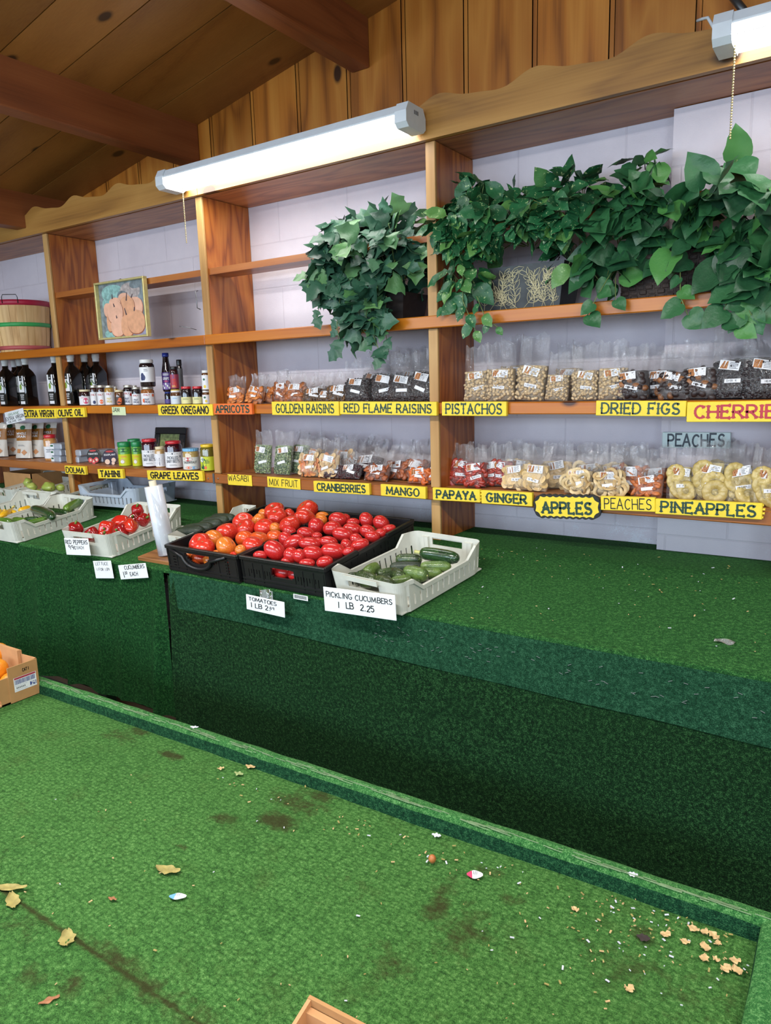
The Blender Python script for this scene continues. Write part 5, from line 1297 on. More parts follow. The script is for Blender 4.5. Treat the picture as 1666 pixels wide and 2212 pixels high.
def tomato_mesh(seed, lobes, flat, depth):
    rs = random.Random(seed); ph = rs.random() * 6
    def fn(v):
        a = math.atan2(v.y, v.x); r_ = math.hypot(v.x, v.y)
        k = 1 + depth * math.cos(lobes * a + ph) * r_ ** 2 + .025 * math.sin(2 * a + ph)
        z = v.z * flat; dip = .20 * math.exp(-(r_ / .34) ** 2) * (1 if v.z > 0 else .3)
        return Vector((v.x * k, v.y * k, z - math.copysign(dip, v.z)))
    return fn
def make_tomato(kind, mat, seed):
    o = MB()
    if kind == 'roma':
        def fn(v): return Vector((v.x * (1 + .04 * math.cos(3 * math.atan2(v.y, v.x) + seed)), v.y, v.z * 1.36 + (.06 if v.z > 0 else -.0)))
        o.ball((0, 0, 0), 1, 1, 1, 18, 12, 0, random.Random(seed).random(), None, fn)
    else:
        lob, fl, dp = {'a': (5, .88, .02), 'b': (5, .84, .035), 'c': (6, .82, .07)}[kind]
        o.ball((0, 0, 0), 1, 1, 1, 28, 16, 0, random.Random(seed).random(), None, tomato_mesh(seed, lob, fl, dp))
    b = o.build('tomato' if kind != 'roma' else 'plum_tomato', mat)
    o = MB(); zt = 1.345 if kind == 'roma' else .655
    o.ball((0, 0, zt), .10, .10, .05, 8, 5, 0)
    for i in range(5):
        a = 2 * PI * i / 5; o.add([(0, 0, zt + .05), (.09 * math.cos(a - .4), .09 * math.sin(a - .4), zt + .045), (.17 * math.cos(a), .17 * math.sin(a), zt + .05), (.09 * math.cos(a + .4), .09 * math.sin(a + .4), zt + .045)], [(0, 1, 2, 3)])
    o.build('stem_scar', CALYX if kind == 'roma' else SCAR, b)
    return b
PROT = {}
def put_tomato(kind, mat, P, R, rot, label, group, cat='tomato', sc=(1, 1, 1)):
    key = (kind, mat.name)
    if key not in PROT: o = PROT[key] = make_tomato(kind, mat, len(PROT) + 2)
    else: o = dup(PROT[key])
    o.location = P; o.rotation_euler = rot; o.scale = (R * sc[0], R * sc[1], R * sc[2])
    tag(o, label, cat, group); return o
def in_crate(p, h, r, y0, y1):
    P = Cp(p, h)
    while P.y - r < y0 + .012 and h > .03: h -= .004; P = Cp(p, h)
    return P
TL_ = [(385, 480, 100, 'b', 'r'), (420, 530, 100, 'a', 'r'), (515, 435, 90, 'a', 'o'), (645, 515, 102, 'b', 'o'), (645, 370, 100, 'a', 'r'), (815, 270, 98, 'a', 'r'), (832, 335, 98, 'b', 'r'),
       (1025, 325, 96, 'a', 'r'), (1125, 165, 98, 'c', 'r'), (1150, 215, 92, 'c', 'r'), (1452, 150, 106, 'c', 'r'), (1425, 225, 100, 'c', 'r'), (1280, 295, 100, 'c', 'r'), (1140, 330, 60, 'a', 'o'), (965, 245, 66, 'a', 'o'),
       (1015, 185, 50, 'a', 'o'), (1275, 190, 56, 'a', 'r'), (830, 438, 86, 'a', 'm'), (970, 445, 92, 'b', 'm'), (910, 500, 100, 'a', 'r'), (1125, 415, 74, 'a', 'm'), (785, 545, 52, 'a', 'o'), (728, 610, 52, 'a', 'r'), (545, 590, 44, 'a', 'o')]
MT = {'r': TOM_R, 'o': TOM_O, 'm': TOM_RO}; CN = {'r': 'red', 'o': 'orange', 'm': 'orange-red'}
def ordinal_labels(items, thing, place, rows=4):
    """items: list of dicts with P,adj. Labels by row from the front and place in the row."""
    items.sort(key=lambda d: d['P'].y); n_ = len(items); per = math.ceil(n_ / rows)
    for r_ in range(rows):
        row = sorted(items[r_ * per:(r_ + 1) * per], key=lambda d: d['P'].x)
        for i, d in enumerate(row):
            rn = ['front row', 'second row', 'third row', 'fourth row', 'fifth row', 'back row'][r_] if r_ < rows - 1 else 'back row'
            d['label'] = '%s %s, %s from left in the %s of %s' % (d['adj'], thing, ORD[i + 1], rn, place)
its = []
for (x, y, r_, kd, mc) in TL_:
    p = (350 + x / 4.628, 1070 + y / 4.628); P = in_crate(p, .098 if y > 250 else .105, .03, BY, BY + BL_)
    if kd == 'c': P = Cp(p, .112)
    P.x = max(P.x, BX1 - BW / 2 + .045)
    its.append(dict(P=P, adj=CN[mc], r=1.10 * r_ / 4.628 * zc_of(P) / F_PX, k=kd, m=MT[mc]))
ordinal_labels(its, 'round tomato', 'the curved-handle black crate', 4)
rs = random.Random(11)
for d in its: put_tomato(d['k'], d['m'], d['P'], d['r'], (rs.uniform(-.9, .5), rs.uniform(-.6, .6), rs.uniform(0, 6)), d['label'], 'round tomatoes')
for i, (dx, mc) in enumerate(((-.07, 'm'), (-.005, 'o'), (.06, 'r'), (.13, 'm'), (-.14, 'o'))):
    P = on_counter(BX1 + dx, BY + .052) + Vector((0, 0, .044)); put_tomato('a', MT[mc], P, .034, (rs.uniform(-.5, .5), 0, rs.uniform(0, 6)), '%s round tomato low inside the black crate, %s behind the curved handle opening' % (CN[mc], ORD[i + 1]), 'round tomatoes')
RL = [(200, 550, 110, 85, 40), (55, 600, 66, 45, 0), (365, 597, 72, 70, 80), (315, 440, 78, 65, 60), (395, 470, 104, 68, -28), (350, 360, 66, 52, 30), (555, 487, 106, 62, 5), (512, 382, 84, 60, 15), (615, 312, 82, 74, 80), (665, 248, 58, 52, 0),
      (680, 208, 62, 42, 0), (775, 332, 86, 68, -10), (840, 245, 90, 70, 10), (905, 232, 52, 46, 0), (745, 467, 84, 55, 10), (885, 392, 102, 68, 15), (985, 342, 92, 62, 12), (985, 272, 60, 42, 0), (1120, 250, 80, 66, 60), (1268, 280, 84, 70, 45), (1135, 360, 76, 62, 20),
      (1020, 447, 68, 56, 50), (1180, 412, 72, 56, 10), (1290, 382, 54, 44, 0), (1375, 338, 64, 40, -15), (580, 582, 100, 74, 5), (450, 608, 56, 62, 80), (785, 557, 116, 78, 4), (920, 502, 66, 52, 70), (1075, 500, 88, 58, -20), (950, 562, 56, 40, -20), (525, 680, 88, 45, 0), (700, 668, 78, 56, -15), (320, 660, 52, 40, 0), (625, 412, 50, 42, 0), (635, 470, 50, 42, 0)]
its = []
for k, (x, y, a, b_, ang) in enumerate(RL):
    p = (550 + x / 4.628, 1070 + y / 4.628); hh = .098
    P = in_crate(p, hh, .03, BY, BY + BL_)
    P.x = min(P.x, BX2 + BW / 2 - .03)
    e1 = Vector((math.cos(math.radians(ang)), 0, -math.sin(math.radians(ang))))
    # long axis lies in the plane facing the aisle
    cr = Vector(RM[:, 0]); cdn = Vector(RM[:, 1])
    ax = (cr * math.cos(math.radians(ang)) + cdn * math.sin(math.radians(ang))).normalized()
    its.append(dict(P=P, adj=('orange-red' if k in (9, 10) else 'red'), r=1.10 * b_ / 4.628 * zc_of(P) / F_PX, lo=a / max(b_, 1), ax=ax, m=TOM_O if k in (9, 10) else ROMA, end=k in (28, 18)))
ordinal_labels(its, 'plum tomato', 'the slot-handled black crate', 5)
for d in its:
    q = d['ax'].to_track_quat('Z', 'Y') if rs.random() < .5 else (-d['ax']).to_track_quat('Z', 'Y')
    o = put_tomato('roma', d['m'], d['P'], d['r'], q.to_euler(), d['label'], 'plum tomatoes', sc=(1, 1, min(1.2, max(.78, d['lo'] / 1.38))))
    o.rotation_euler.rotate_axis('Z', rs.uniform(0, 6))
for i, dx in enumerate((-.04, .03, -.11, .10)):
    P = on_counter(BX2 + dx, BY + .045) + Vector((0, 0, .042)); put_tomato('roma', ROMA, P, .027, (0, 1.5, rs.uniform(-.4, .4)), 'red plum tomato low inside the black crate, %s behind the slot handle' % ORD[i + 1], 'plum tomatoes')

# long vegetables: a curved tapering body between two pixel ends
CUKE = mixcol('cucumber_green', srgb(34, 52, 28), srgb(64, 86, 44), 30, .35, .3, .5, 140, spots=(srgb(128, 146, 84), 160, .66))
CUKE_L = mixcol('cucumber_light', srgb(62, 88, 40), srgb(98, 124, 58), 30, .35, .3, .5, 140)
CUKE_D = mixcol('cucumber_dark', srgb(28, 42, 32), srgb(48, 62, 44), 30, .5, .1, .4, 140)
ZUC = mixcol('zucchini_green', srgb(22, 46, 24), srgb(40, 74, 36), 24, .25, .5, .1, 140, spots=(srgb(110, 140, 96), 220, .66))
ZUC_L = mixcol('zucchini_light', srgb(70, 110, 40), srgb(104, 140, 56), 20, .25, .5, .1, 140)
SQY = mixcol('squash_yellow', srgb(226, 170, 24), srgb(238, 200, 60), 20, .3, .4, .1)
STEMP = plain('stem_pale', srgb(190, 190, 120), .6, .15, 80)
def long_veg(name, A, B_, R, mat, label, cat, group, prof=None, bend=.08, tip=True, stem=False, lumps=0.0):
    C_ = (A + B_) / 2; ax = (B_ - A); ln = ax.length; q = ax.to_track_quat('X', 'Z')
    prof = prof or [(0, .0), (.02, .42), (.07, .78), (.16, .96), (.4, 1.02), (.7, 1.0), (.86, .9), (.95, .66), (.985, .36), (1, .0)]
    rs_ = random.Random(label)
    o = MB(); nu = 16; rings = []
    for (t_, r_) in prof:
        yb = bend * ln * (math.sin(PI * t_) - .6)
        rings.append([( (t_ - .5) * ln, yb + R * r_ * math.cos(2 * PI * i / nu) * (1 + lumps * math.sin(5 * t_ * 7 + i * 2.1)), R * r_ * math.sin(2 * PI * i / nu) * (1 + .05 * math.cos(3 * 2 * PI * i / nu))) for i in range(nu)])
    vs = [p for r_ in rings for p in r_]
    o.add(vs, [(j * nu + i, j * nu + (i + 1) % nu, (j + 1) * nu + (i + 1) % nu, (j + 1) * nu + i) for j in range(len(rings) - 1) for i in range(nu)], 0, rs_.random(), True)
    b = o.build(name, mat); b.location = C_; b.rotation_mode = 'XYZ'; b.rotation_euler = q.to_euler()
    tag(b, label, cat, group)
    o = MB()
    y0 = bend * ln * -.6
    if stem:
        o.tube([(-.5 * ln - stem, y0, 0), (-.5 * ln - stem * .4, y0, 0), (-.5 * ln + .008, y0, 0)], [R * .30, R * .26, R * .42], 7)
        o.build('stem', STEMP, b)
    elif tip:
        o.ball((.5 * ln - .001, y0, 0), R * .12, None, None, 7, 5); o.build('blossom_end', STEMP, b)
    return b
def zp(p): return (690 + p[0] / 4.503, 1140 + p[1] / 4.503)
PK = [((745, 310), (1000, 312), 46, 'n', .05), ((685, 385), (1010, 380), 42, 'd', .05), ((980, 380), (1285, 372), 42, 'l', .06), ((930, 440), (1195, 432), 40, 'l', .045), ((830, 425), (1055, 465), 55, 'l', .065),
      ((450, 450), (560, 375), 48, 'l', .055), ((385, 455), (565, 525), 48, 'n', .05), ((230, 490), (380, 465), 34, 'n', .045), ((560, 455), (725, 415), 32, 'n', .045), ((580, 490), (720, 460), 28, 'n', .035), ((720, 430), (815, 490), 48, 'n', .06),
      ((560, 510), (725, 575), 52, 'n', .055), ((690, 525), (900, 490), 36, 'l', .055), ((900, 400), (960, 385), 26, 'n', .06), ((890, 550), (985, 525), 30, 'n', .05), ((400, 540), (520, 555), 30, 'n', .03), ((1050, 470), (1200, 445), 30, 'n', .035), ((640, 500), (840, 520), 34, 'n', .028), ((480, 500), (640, 540), 34, 'd', .028), ((860, 480), (1040, 500), 34, 'd', .028), ((1020, 420), (1240, 400), 34, 'n', .028), ((740, 360), (960, 350), 34, 'n', .028), ((320, 510), (480, 500), 30, 'd', .025)]
its = []
for (a, b_, r_, c, h) in PK:
    A, B_ = Cp(zp(a), h), Cp(zp(b_), h); its.append(dict(P=(A + B_) / 2, A=A, B=B_, r=r_ / 4.503 * zc_of((A + B_) / 2) / F_PX, c=c, adj={'n': 'green', 'd': 'dark green', 'l': 'light green'}[c]))
ordinal_labels(its, 'pickling cucumber', 'the right white crate', 5)
for d in its: long_veg('pickling_cucumber', d['A'], d['B'], d['r'] * 1.3, {'n': CUKE, 'd': CUKE_D, 'l': CUKE_L}[d['c']], d['label'], 'cucumber', 'pickling cucumbers', bend=.05, lumps=.02)
A, B_ = Cp(zp((985, 240)), .085), Cp(zp((1365, 300)), .085)
long_veg('zucchini', A, B_, 66 / 4.503 * zc_of(A) / F_PX, ZUC, 'large dark speckled zucchini lying on top in the pickling cucumber crate', 'zucchini', None, bend=.03, stem=.02)
def z4(p): return (p[0] / 7.573, 1000 + p[1] / 7.573)
ZK = [((560, 745), (900, 890), 74, 'n', .075, 'dark zucchini lying slanted across the middle of its white crate', .02), ((740, 775), (1120, 815), 48, 'n', .06, 'dark shiny zucchini behind the slanted one in the white crate', 0), ((1050, 770), (1330, 615), 66, 'l', .07, 'bright green zucchini leaning on the rear right corner of its crate', 0), ((-60, 960), (200, 975), 66, 'l', .06, 'zucchini at the left picture edge in the front of its crate', .012),
      ((220, 925), (420, 945), 42, 'l', .05, 'light green zucchini with a thick stem in the front left of its crate', .02), ((400, 925), (650, 915), 38, 'n', .05, 'thin dark zucchini behind the front rim of its crate', 0), ((430, 990), (800, 905), 42, 'l', .05, 'light green zucchini along the right side of its crate', 0), ((1000, 830), (1220, 775), 40, 'n', .05, 'dark zucchini low at the rear right of its crate', 0)]
for (a, b_, r_, c, h, lb, st_) in ZK:
    A, B_ = Cp(z4(a), h), Cp(z4(b_), h); long_veg('zucchini', A, B_, 1.12 * r_ / 7.573 * zc_of(A) / F_PX, ZUC if c == 'n' else ZUC_L, lb, 'zucchini', 'zucchini in the front crate', bend=.05, stem=st_)
NECK = [(0, 0), (.01, .16), (.06, .2), (.3, .28), (.48, .5), (.65, .9), (.8, 1.0), (.92, .82), (.98, .4), (1, 0)]
for (a, b_, r_, h, lb) in (((240, 715), (30, 880), 52, .07, 'yellow crookneck squash with its neck pointing up toward the crate side'), ((505, 735), (310, 795), 50, .06, 'yellow squash at the right side of its crate, blossom scar in view'), ((340, 835), (180, 815), 50, .055, 'pale yellow squash just right of the crookneck one'),
        ((20, 790), (-60, 830), 44, .055, 'yellow squash cut off by the left picture edge, upper'), ((130, 770), (60, 800), 34, .05, 'small yellow squash behind the crookneck one'), ((50, 880), (-50, 900), 44, .06, 'yellow squash cut off by the left picture edge, lower')):
    A, B_ = Cp(z4(a), h), Cp(z4(b_), h); long_veg('yellow_squash', A, B_, 1.1 * r_ / 7.573 * zc_of(A) / F_PX, SQY, lb, 'squash', 'yellow squash', NECK if 'crook' in lb else None, .04, stem=.014 if 'crook' in lb else 0)
CHY = mixcol('chayote_green', srgb(136, 158, 66), srgb(172, 188, 96), 14, .35, .3, .1)
def chayote(p, rx_, rz_, h, lb, rot):
    P = Cp(z4(p), h); R = rx_ / 7.573 * zc_of(P) / F_PX; o = MB()
    def fn(v):
        a = math.atan2(v.z, v.y); k = 1 + .07 * math.cos(5 * a) * (1 - v.x * v.x); cr_ = .22 * math.exp(-(v.z / .16) ** 2) * max(0, v.x) ** 2
        return Vector((v.x * (1 - cr_), v.y * k * (1 - .25 * max(0, -v.x)), v.z * k * (1 - .2 * max(0, -v.x))))
    o.ball((0, 0, 0), R, R * .7, R * rz_ / rx_ , 22, 14, 0, random.random(), None, fn); b = o.build('chayote', CHY, None, P); b.rotation_euler = rot
    tag(b, lb, 'chayote', 'chayotes'); o = MB(); o.ball((-R * .99, 0, 0), R * .08, None, None, 7, 5); o.build('stem_scar', SCAR, b)
chayote((460, 325), 104, 82, .10, 'pale green chayote at the left rear of its crate', (0, .2, 2.6)); chayote((520, 395), 118, 74, .085, 'pale green creased chayote in front of the rear left one', (0, .1, -.5)); chayote((800, 400), 150, 92, .085, 'largest pale green chayote, right of the creased one', (0, 0, 2.8))
chayote((985, 405), 80, 60, .075, 'shaded chayote behind the right end of the largest one', (0, .1, .4)); chayote((620, 470), 80, 40, .06, 'small chayote low between the two front ones', (0, 0, 0))
# bell peppers
PEP = mixcol('pepper_red', srgb(128, 14, 22), srgb(166, 26, 28), 12, .16, .7)
PEPL = mixcol('pepper_bright_red', srgb(184, 34, 24), srgb(204, 50, 30), 12, .18, .7)
STG = plain('pepper_stem', srgb(96, 128, 50), .5, .15, 60)
def pepper(p, r_, lb, rot, el=1.15, bright=False, h=.06):
    q = (100 + p[0] / 5.206, 1060 + p[1] / 5.206); P = Cp(q, h); R = r_ / 5.206 * zc_of(P) / F_PX; o = MB()
    def fn(v):
        a = math.atan2(v.y, v.x); rr = math.hypot(v.x, v.y); k = 1 + .10 * math.cos(4 * a) * rr; z = v.z * el
        if v.z > 0: z -= .28 * math.exp(-(rr / .4) ** 2)
        tp = 1 - .22 * max(0, -v.z)
        if el > 1.4: tp = 1 - .6 * max(0, -v.z) ** 1.3
        return Vector((v.x * k * tp, v.y * k * tp, z))
    o.ball((0, 0, 0), R, R, R, 24, 14, 0, random.random(), None, fn); b = o.build('red_pepper', PEPL if bright else PEP, None, P); b.rotation_euler = rot; tag(b, lb, 'pepper', 'red peppers')
    o = MB(); z0 = R * (el - .34); o.tube([(0, 0, z0), (0, .002, z0 + .008), (.003, .005, z0 + .014)], [.006, .004, .005], 7); o.build('stem', STG, b)
for a in (((330, 430), 84, 'dark red bell pepper standing in the front left corner of its crate', (.2, .2, .5), 1.05, False, .085), ((520, 490), 82, 'dark red pepper low behind the front rim of its crate', (1.3, .2, .4), 1.1, False, .055), ((690, 430), 100, 'bright red pepper lying in the middle of its crate, lower one', (1.2, .9, .2), 1.1, True, .065),
        ((820, 365), 82, 'long bright red pepper lying along the left side of its crate', (0, 1.3, .5), 1.75, True, .07), ((950, 400), 82, 'bright red pepper with its green stem pointing right', (0, -1.2, -.5), 1.4, True, .075), ((850, 460), 86, 'dark red pepper by the right rim of its crate', (1.2, .4, 0), 1.15, False, .06),
        ((650, 490), 60, 'orange-red pepper low in the front of its crate', (1.2, 0, 1), 1.1, True, .05), ((1025, 220), 72, 'dark red round pepper left of the plastic roll, upper one', (.4, .3, .3), 1.0, False, .095), ((1000, 315), 72, 'dark red pepper below the round one left of the plastic roll', (1.1, 0, .5), 1.1, False, .065), ((1090, 330), 76, 'red pepper half behind the plastic roll', (1.1, .3, 1.5), 1.1, False, .065),
        ((1300, 220), 50, 'small red pepper right of the plastic roll at the rear', (1.1, .3, .5), 1.1, True, .06), ((1320, 295), 50, 'red pepper right of the plastic roll beside the crate side', (1.1, -.3, .5), 1.1, True, .05), ((1210, 290), 70, 'red pepper hidden behind the plastic roll', (1.1, -.3, .5), 1.1, True, .05)): pepper(*a)
# dull cucumbers
for k, (a, b_) in enumerate((((130, 385), (430, 355)), ((200, 360), (520, 320)), ((360, 320), (610, 285)), ((400, 285), (680, 250)), ((500, 240), (740, 240)))):
    f_ = lambda p: (350 + p[0] / 4.628, 1070 + p[1] / 4.628); A, B_ = Cp(f_(a), .068), Cp(f_(b_), .068)
    long_veg('cucumber', A, B_, .026, CUKE_D, 'dull dark cucumber, %s from the front in the crate beside the black crates' % ORD[k + 1], 'cucumber', 'dull cucumbers', bend=.04, lumps=.02)
# plastic bag roll on a wooden stand
P = Cp((338, 1212), 0.0) + Vector((0, .03, .003))
t = root('bag_roll', P, 'white roll of clear produce bags standing on a brown wooden board', 'roll', (TILT, 0, 0))
o = MB(); o.rbox((-.085, -.05, 0), (.12, .10, .016), .002, 0, .4); o.build('stand_board', wood('stand_board', srgb(112, 70, 36), srgb(150, 100, 56), srgb(166, 116, 70), 'X', rings=4), t)
Mr = tr(.02, .01, .016) @ ry(-.10) @ rx(-.06)
o = MB(); o.lathe([(.014, 0), (.014, .292), (.009, .292), (.009, .28)], 16, M=Mr, cap=False); o.build('core_tube', plain('core_cream', srgb(206, 200, 176), .5, .05), t)
RF = plain('bag_film_roll', srgb(206, 214, 226), .18, .05, 30, coat=.8, bmp=.35, bscale=26)
o = MB(); o.lathe([(.013, .002), (.034, .002), (.0345, .10), (.034, .272), (.0125, .272)], 30, M=Mr, cap=False); rl = o.build('film_roll', RF, t)
o = MB(); o.grid(lambda u, v: Mr @ Vector(((.0352 + .004 * u * v) * math.cos(-.5 + 1.5 * u - .6), (.0352 + .004 * u * v) * math.sin(-.5 + 1.5 * u - .6), .005 + (.12 + .13 * (1 - u)) * v)), 14, 6); o.build('loose_end', film('roll_film', .35), t)
# cardboard
CARD_ = plain('cardboard', srgb(176, 132, 84), .75, .06, 30)
CARD_I = plain('cardboard_inside', srgb(190, 142, 96), .75, .06, 30)
def carton(loc, sx, sy, h, th, label, near_cut=True):
    t = root('cardboard_box', loc, label, 'box')
    o = MB(); o.box((-sx, -sy, 0), (0, 0, th)); o.build('bottom', CARD_I, t)
    for nm, lo, hi in (('side_wall', (-th, -sy, 0), (0, 0, h)), ('side_wall', (-sx, -sy, 0), (-sx + th, 0, h)), ('end_wall', (-sx, -th, 0), (0, 0, h)), ('end_wall', (-sx, -sy, 0), (0, -sy + th, h))):
        o = MB(); o.box(lo, hi); o.build(nm, CARD_, t)
    return t
P = Zp((87, 1495), TZ + .003)
bx = root('orange_carton', P, 'brown cardboard carton of oranges at the left end of the low table', 'box', (0, 0, 0))
hB = .128; th = .005
o = MB(); o.box((-.42, -.30, 0), (0, 0, th)); o.build('bottom', CARD_I, bx)
o = MB(); panel(o, .30, [(0, hB * .72), (.20, hB * .72), (.212, hB * .8), (.215, hB * .93), (.30, hB)], [(.13, .165, .0, .022)], th, tr(0, -.30, 0) @ rz(PI / 2)); sw = o.build('side_wall', CARD_, bx)
o = MB(); o.box((-.0, -.105, 0), (.004, -.001, hB * .98)); fl = o.build('corner_flap', CARD_, bx)
o = MB(); panel(o, .42, [(0, hB * 1.05), (.33, hB * 1.08), (.331, hB * .97), (.42, hB)], [], th, tr(-.42, -th, 0)); o.build('end_wall', CARD_I, bx)
o = MB(); o.box((-.35, -.017, hB * .5), (-.088, -.006, hB * 1.10)); o.build('end_flap', CARD_I, bx)
o = MB(); o.box((-.42, -.30, 0), (-.415, 0, hB)); o.build('side_wall', CARD_, bx); o = MB(); o.box((-.42, -.30, 0), (0, -.295, hB * .7)); o.build('end_wall', CARD_, bx)
Mf = tr(.0046, -.052, 0) @ rz(PI / 2)
o = MB(); 
def rct(x0, x1, z0, z1, mi, yy): o.add([(x0, yy, z0), (x1, yy, z0), (x1, yy, z1), (x0, yy, z1)], [(0, 1, 2, 3)], mi, 0, False, Mf)
rct(-.037, .042, .034, .084, 0, 0); rct(-.035, .040, .077, .083, 1, -.0003)
rs = random.Random(4); x = -.034
while x < .036:
    wv = rs.choice((.001, .0016, .0024)); rct(x, x + wv, .059, .075, 2, -.0003); x += wv + rs.choice((.0008, .0014))
rct(.018, .040, .040, .053, 2, -.0003); text_mesh(o, '29', .010, .014, (.030, .0415), -.0006, 0, M=Mf, t=.2)
rct(-.035, .008, .039, .0395, 2, -.0003); rct(-.035, .008, .054, .0545, 2, -.0003); [rct(-.03 + .0055 * i_, -.0265 + .0055 * i_, .044, .050, 3, -.0004) for i_ in range(6)]
text_mesh(o, 'CAT 1', .010, .022, (.008, .098), .0, 4, M=Mf, t=.26)
o.build('barcode_label', [LBL, plain('label_crimson', srgb(168, 50, 72), .5), plain('label_blue', srgb(60, 74, 140), .5), I_GREY, I_BLK], bx)
ORG = mixcol('orange_peel', srgb(232, 134, 14), srgb(240, 156, 30), 20, .45, .15, .25, 260)
for (px_, py_, r_, zz, lb) in ((-4, 1411, 23, .105, 'orange in the carton by the wall-side end, upper one'), (-7, 1446, 23, .085, 'orange in the carton nearest the torn side, lower one')):
    P2 = Zp((px_, py_), TZ + zz); P2.x = min(P2.x, P.x - .05); o = MB(); o.ball((0, 0, 0), .038, .038, .037, 24, 14); ob_ = o.build('orange', ORG, None, P2); ob_.rotation_euler = (.6, .3, 0); tag(ob_, lb, 'orange', 'oranges'); o = MB(); o.ball((0, 0, .0365), .0035, .0035, .0015, 7, 5); o.build('navel', SCAR, ob_)
for i in range(5):
    P2 = Vector((P.x - .07 - .085 * i, P.y - .06 - .02 * (i % 2), TZ + .045)); o = MB(); o.ball((0, 0, 0), .038, .038, .037, 20, 12); ob_ = o.build('orange', ORG, None, P2); tag(ob_, 'orange in the bottom of the carton, %s from the wall-side corner' % ORD[i + 1], 'orange', 'oranges')
P = Zp((670, 2150), TZ + .132); P.z = TZ + .003
t = root('cardboard_box', P, 'open brown cardboard box at the bottom edge of the picture', 'box', (0, 0, .04)); hB = .13
o = MB(); o.box((0, -.34, 0), (.42, 0, .005)); o.build('bottom', CARD_I, t)
o = MB(); o.box((0, -.006, 0), (.42, 0, hB)); o.build('end_wall', CARD_, t); o = MB(); o.box((0, -.019, .0), (.36, -.0075, hB - .012)); o.build('folded_flap', CARD_I, t)
o = MB(); panel(o, .34, [(0, hB * .7), (.15, hB * .72), (.26, hB * .84), (.34, hB)], [], .006, tr(.006, -.34, 0) @ rz(PI / 2)); o.build('side_wall', CARD_I, t)
o = MB(); o.box((.414, -.34, 0), (.42, 0, hB)); o.build('side_wall', CARD_, t); o = MB(); o.box((0, -.34, 0), (.42, -.334, hB * .7)); o.build('end_wall', CARD_, t)
P = Vector((-4.35, 2.36, .857)); t = carton(P + Vector((.36, .16, .003)), .3, .24, .12, .005, 'brown cardboard box in the shade behind the far left crates')

# ================================================================== bags of dried fruit and nuts
FILM = film('clear_film', .06)
PICM = mixcol('sticker_picture', srgb(120, 60, 30), srgb(214, 150, 90), 500, .5, 0, lo=.4, hi=.6)
def bag_shape(w_, hf, hb, d, seed):
    rs_ = random.Random(seed); ph = [rs_.uniform(0, 6) for _ in range(6)]
    def T(u, v):                 # half thickness; u in -1..1, v 0..1 over the whole bag
        z = v * hb
        e = max(0.0, 1 - abs(u) ** 3.2) ** .6
        if z < hf: p = min(1, .45 + 3.2 * z / hf) if z < hf * .25 else 1.0; p *= 1 - .28 * max(0, z / hf - .5)
        else: k = (z - hf) / max(1e-6, hb - hf); p = .86 * max(0, 1 - k * 1.5) ** 1.5 + .06
        return d * e * p + .0008
    def X(u, v):
        z = v * hb; k = max(0, (z - hf) / max(1e-6, hb - hf))
        return u * w_ / 2 * (1 - .06 * math.sin(PI * min(1, z / hf)) * 0 + .04 * (1 - min(1, z / (hf * .15)))* -1.5 + .03 * k * math.sin(ph[0]))
    def F(u, v, s):
        z = v * hb; k = max(0, (z - hf * .85) / max(1e-6, hb - hf * .85))
        y = s * T(u, v) + k * (.009 * math.sin(5 * u + ph[1] + 3 * v) + .005 * math.sin(11 * u + ph[2] - 6 * v) + .004 * math.sin(23 * u + ph[4]) - .010 * k) 
        y += .0012 * math.sin(31 * u + 17 * v + ph[3])
        return (X(u, v), y, z + k * (.006 * math.sin(4 * u + ph[5]) + .003 * math.sin(13 * u)))
    return T, X, F
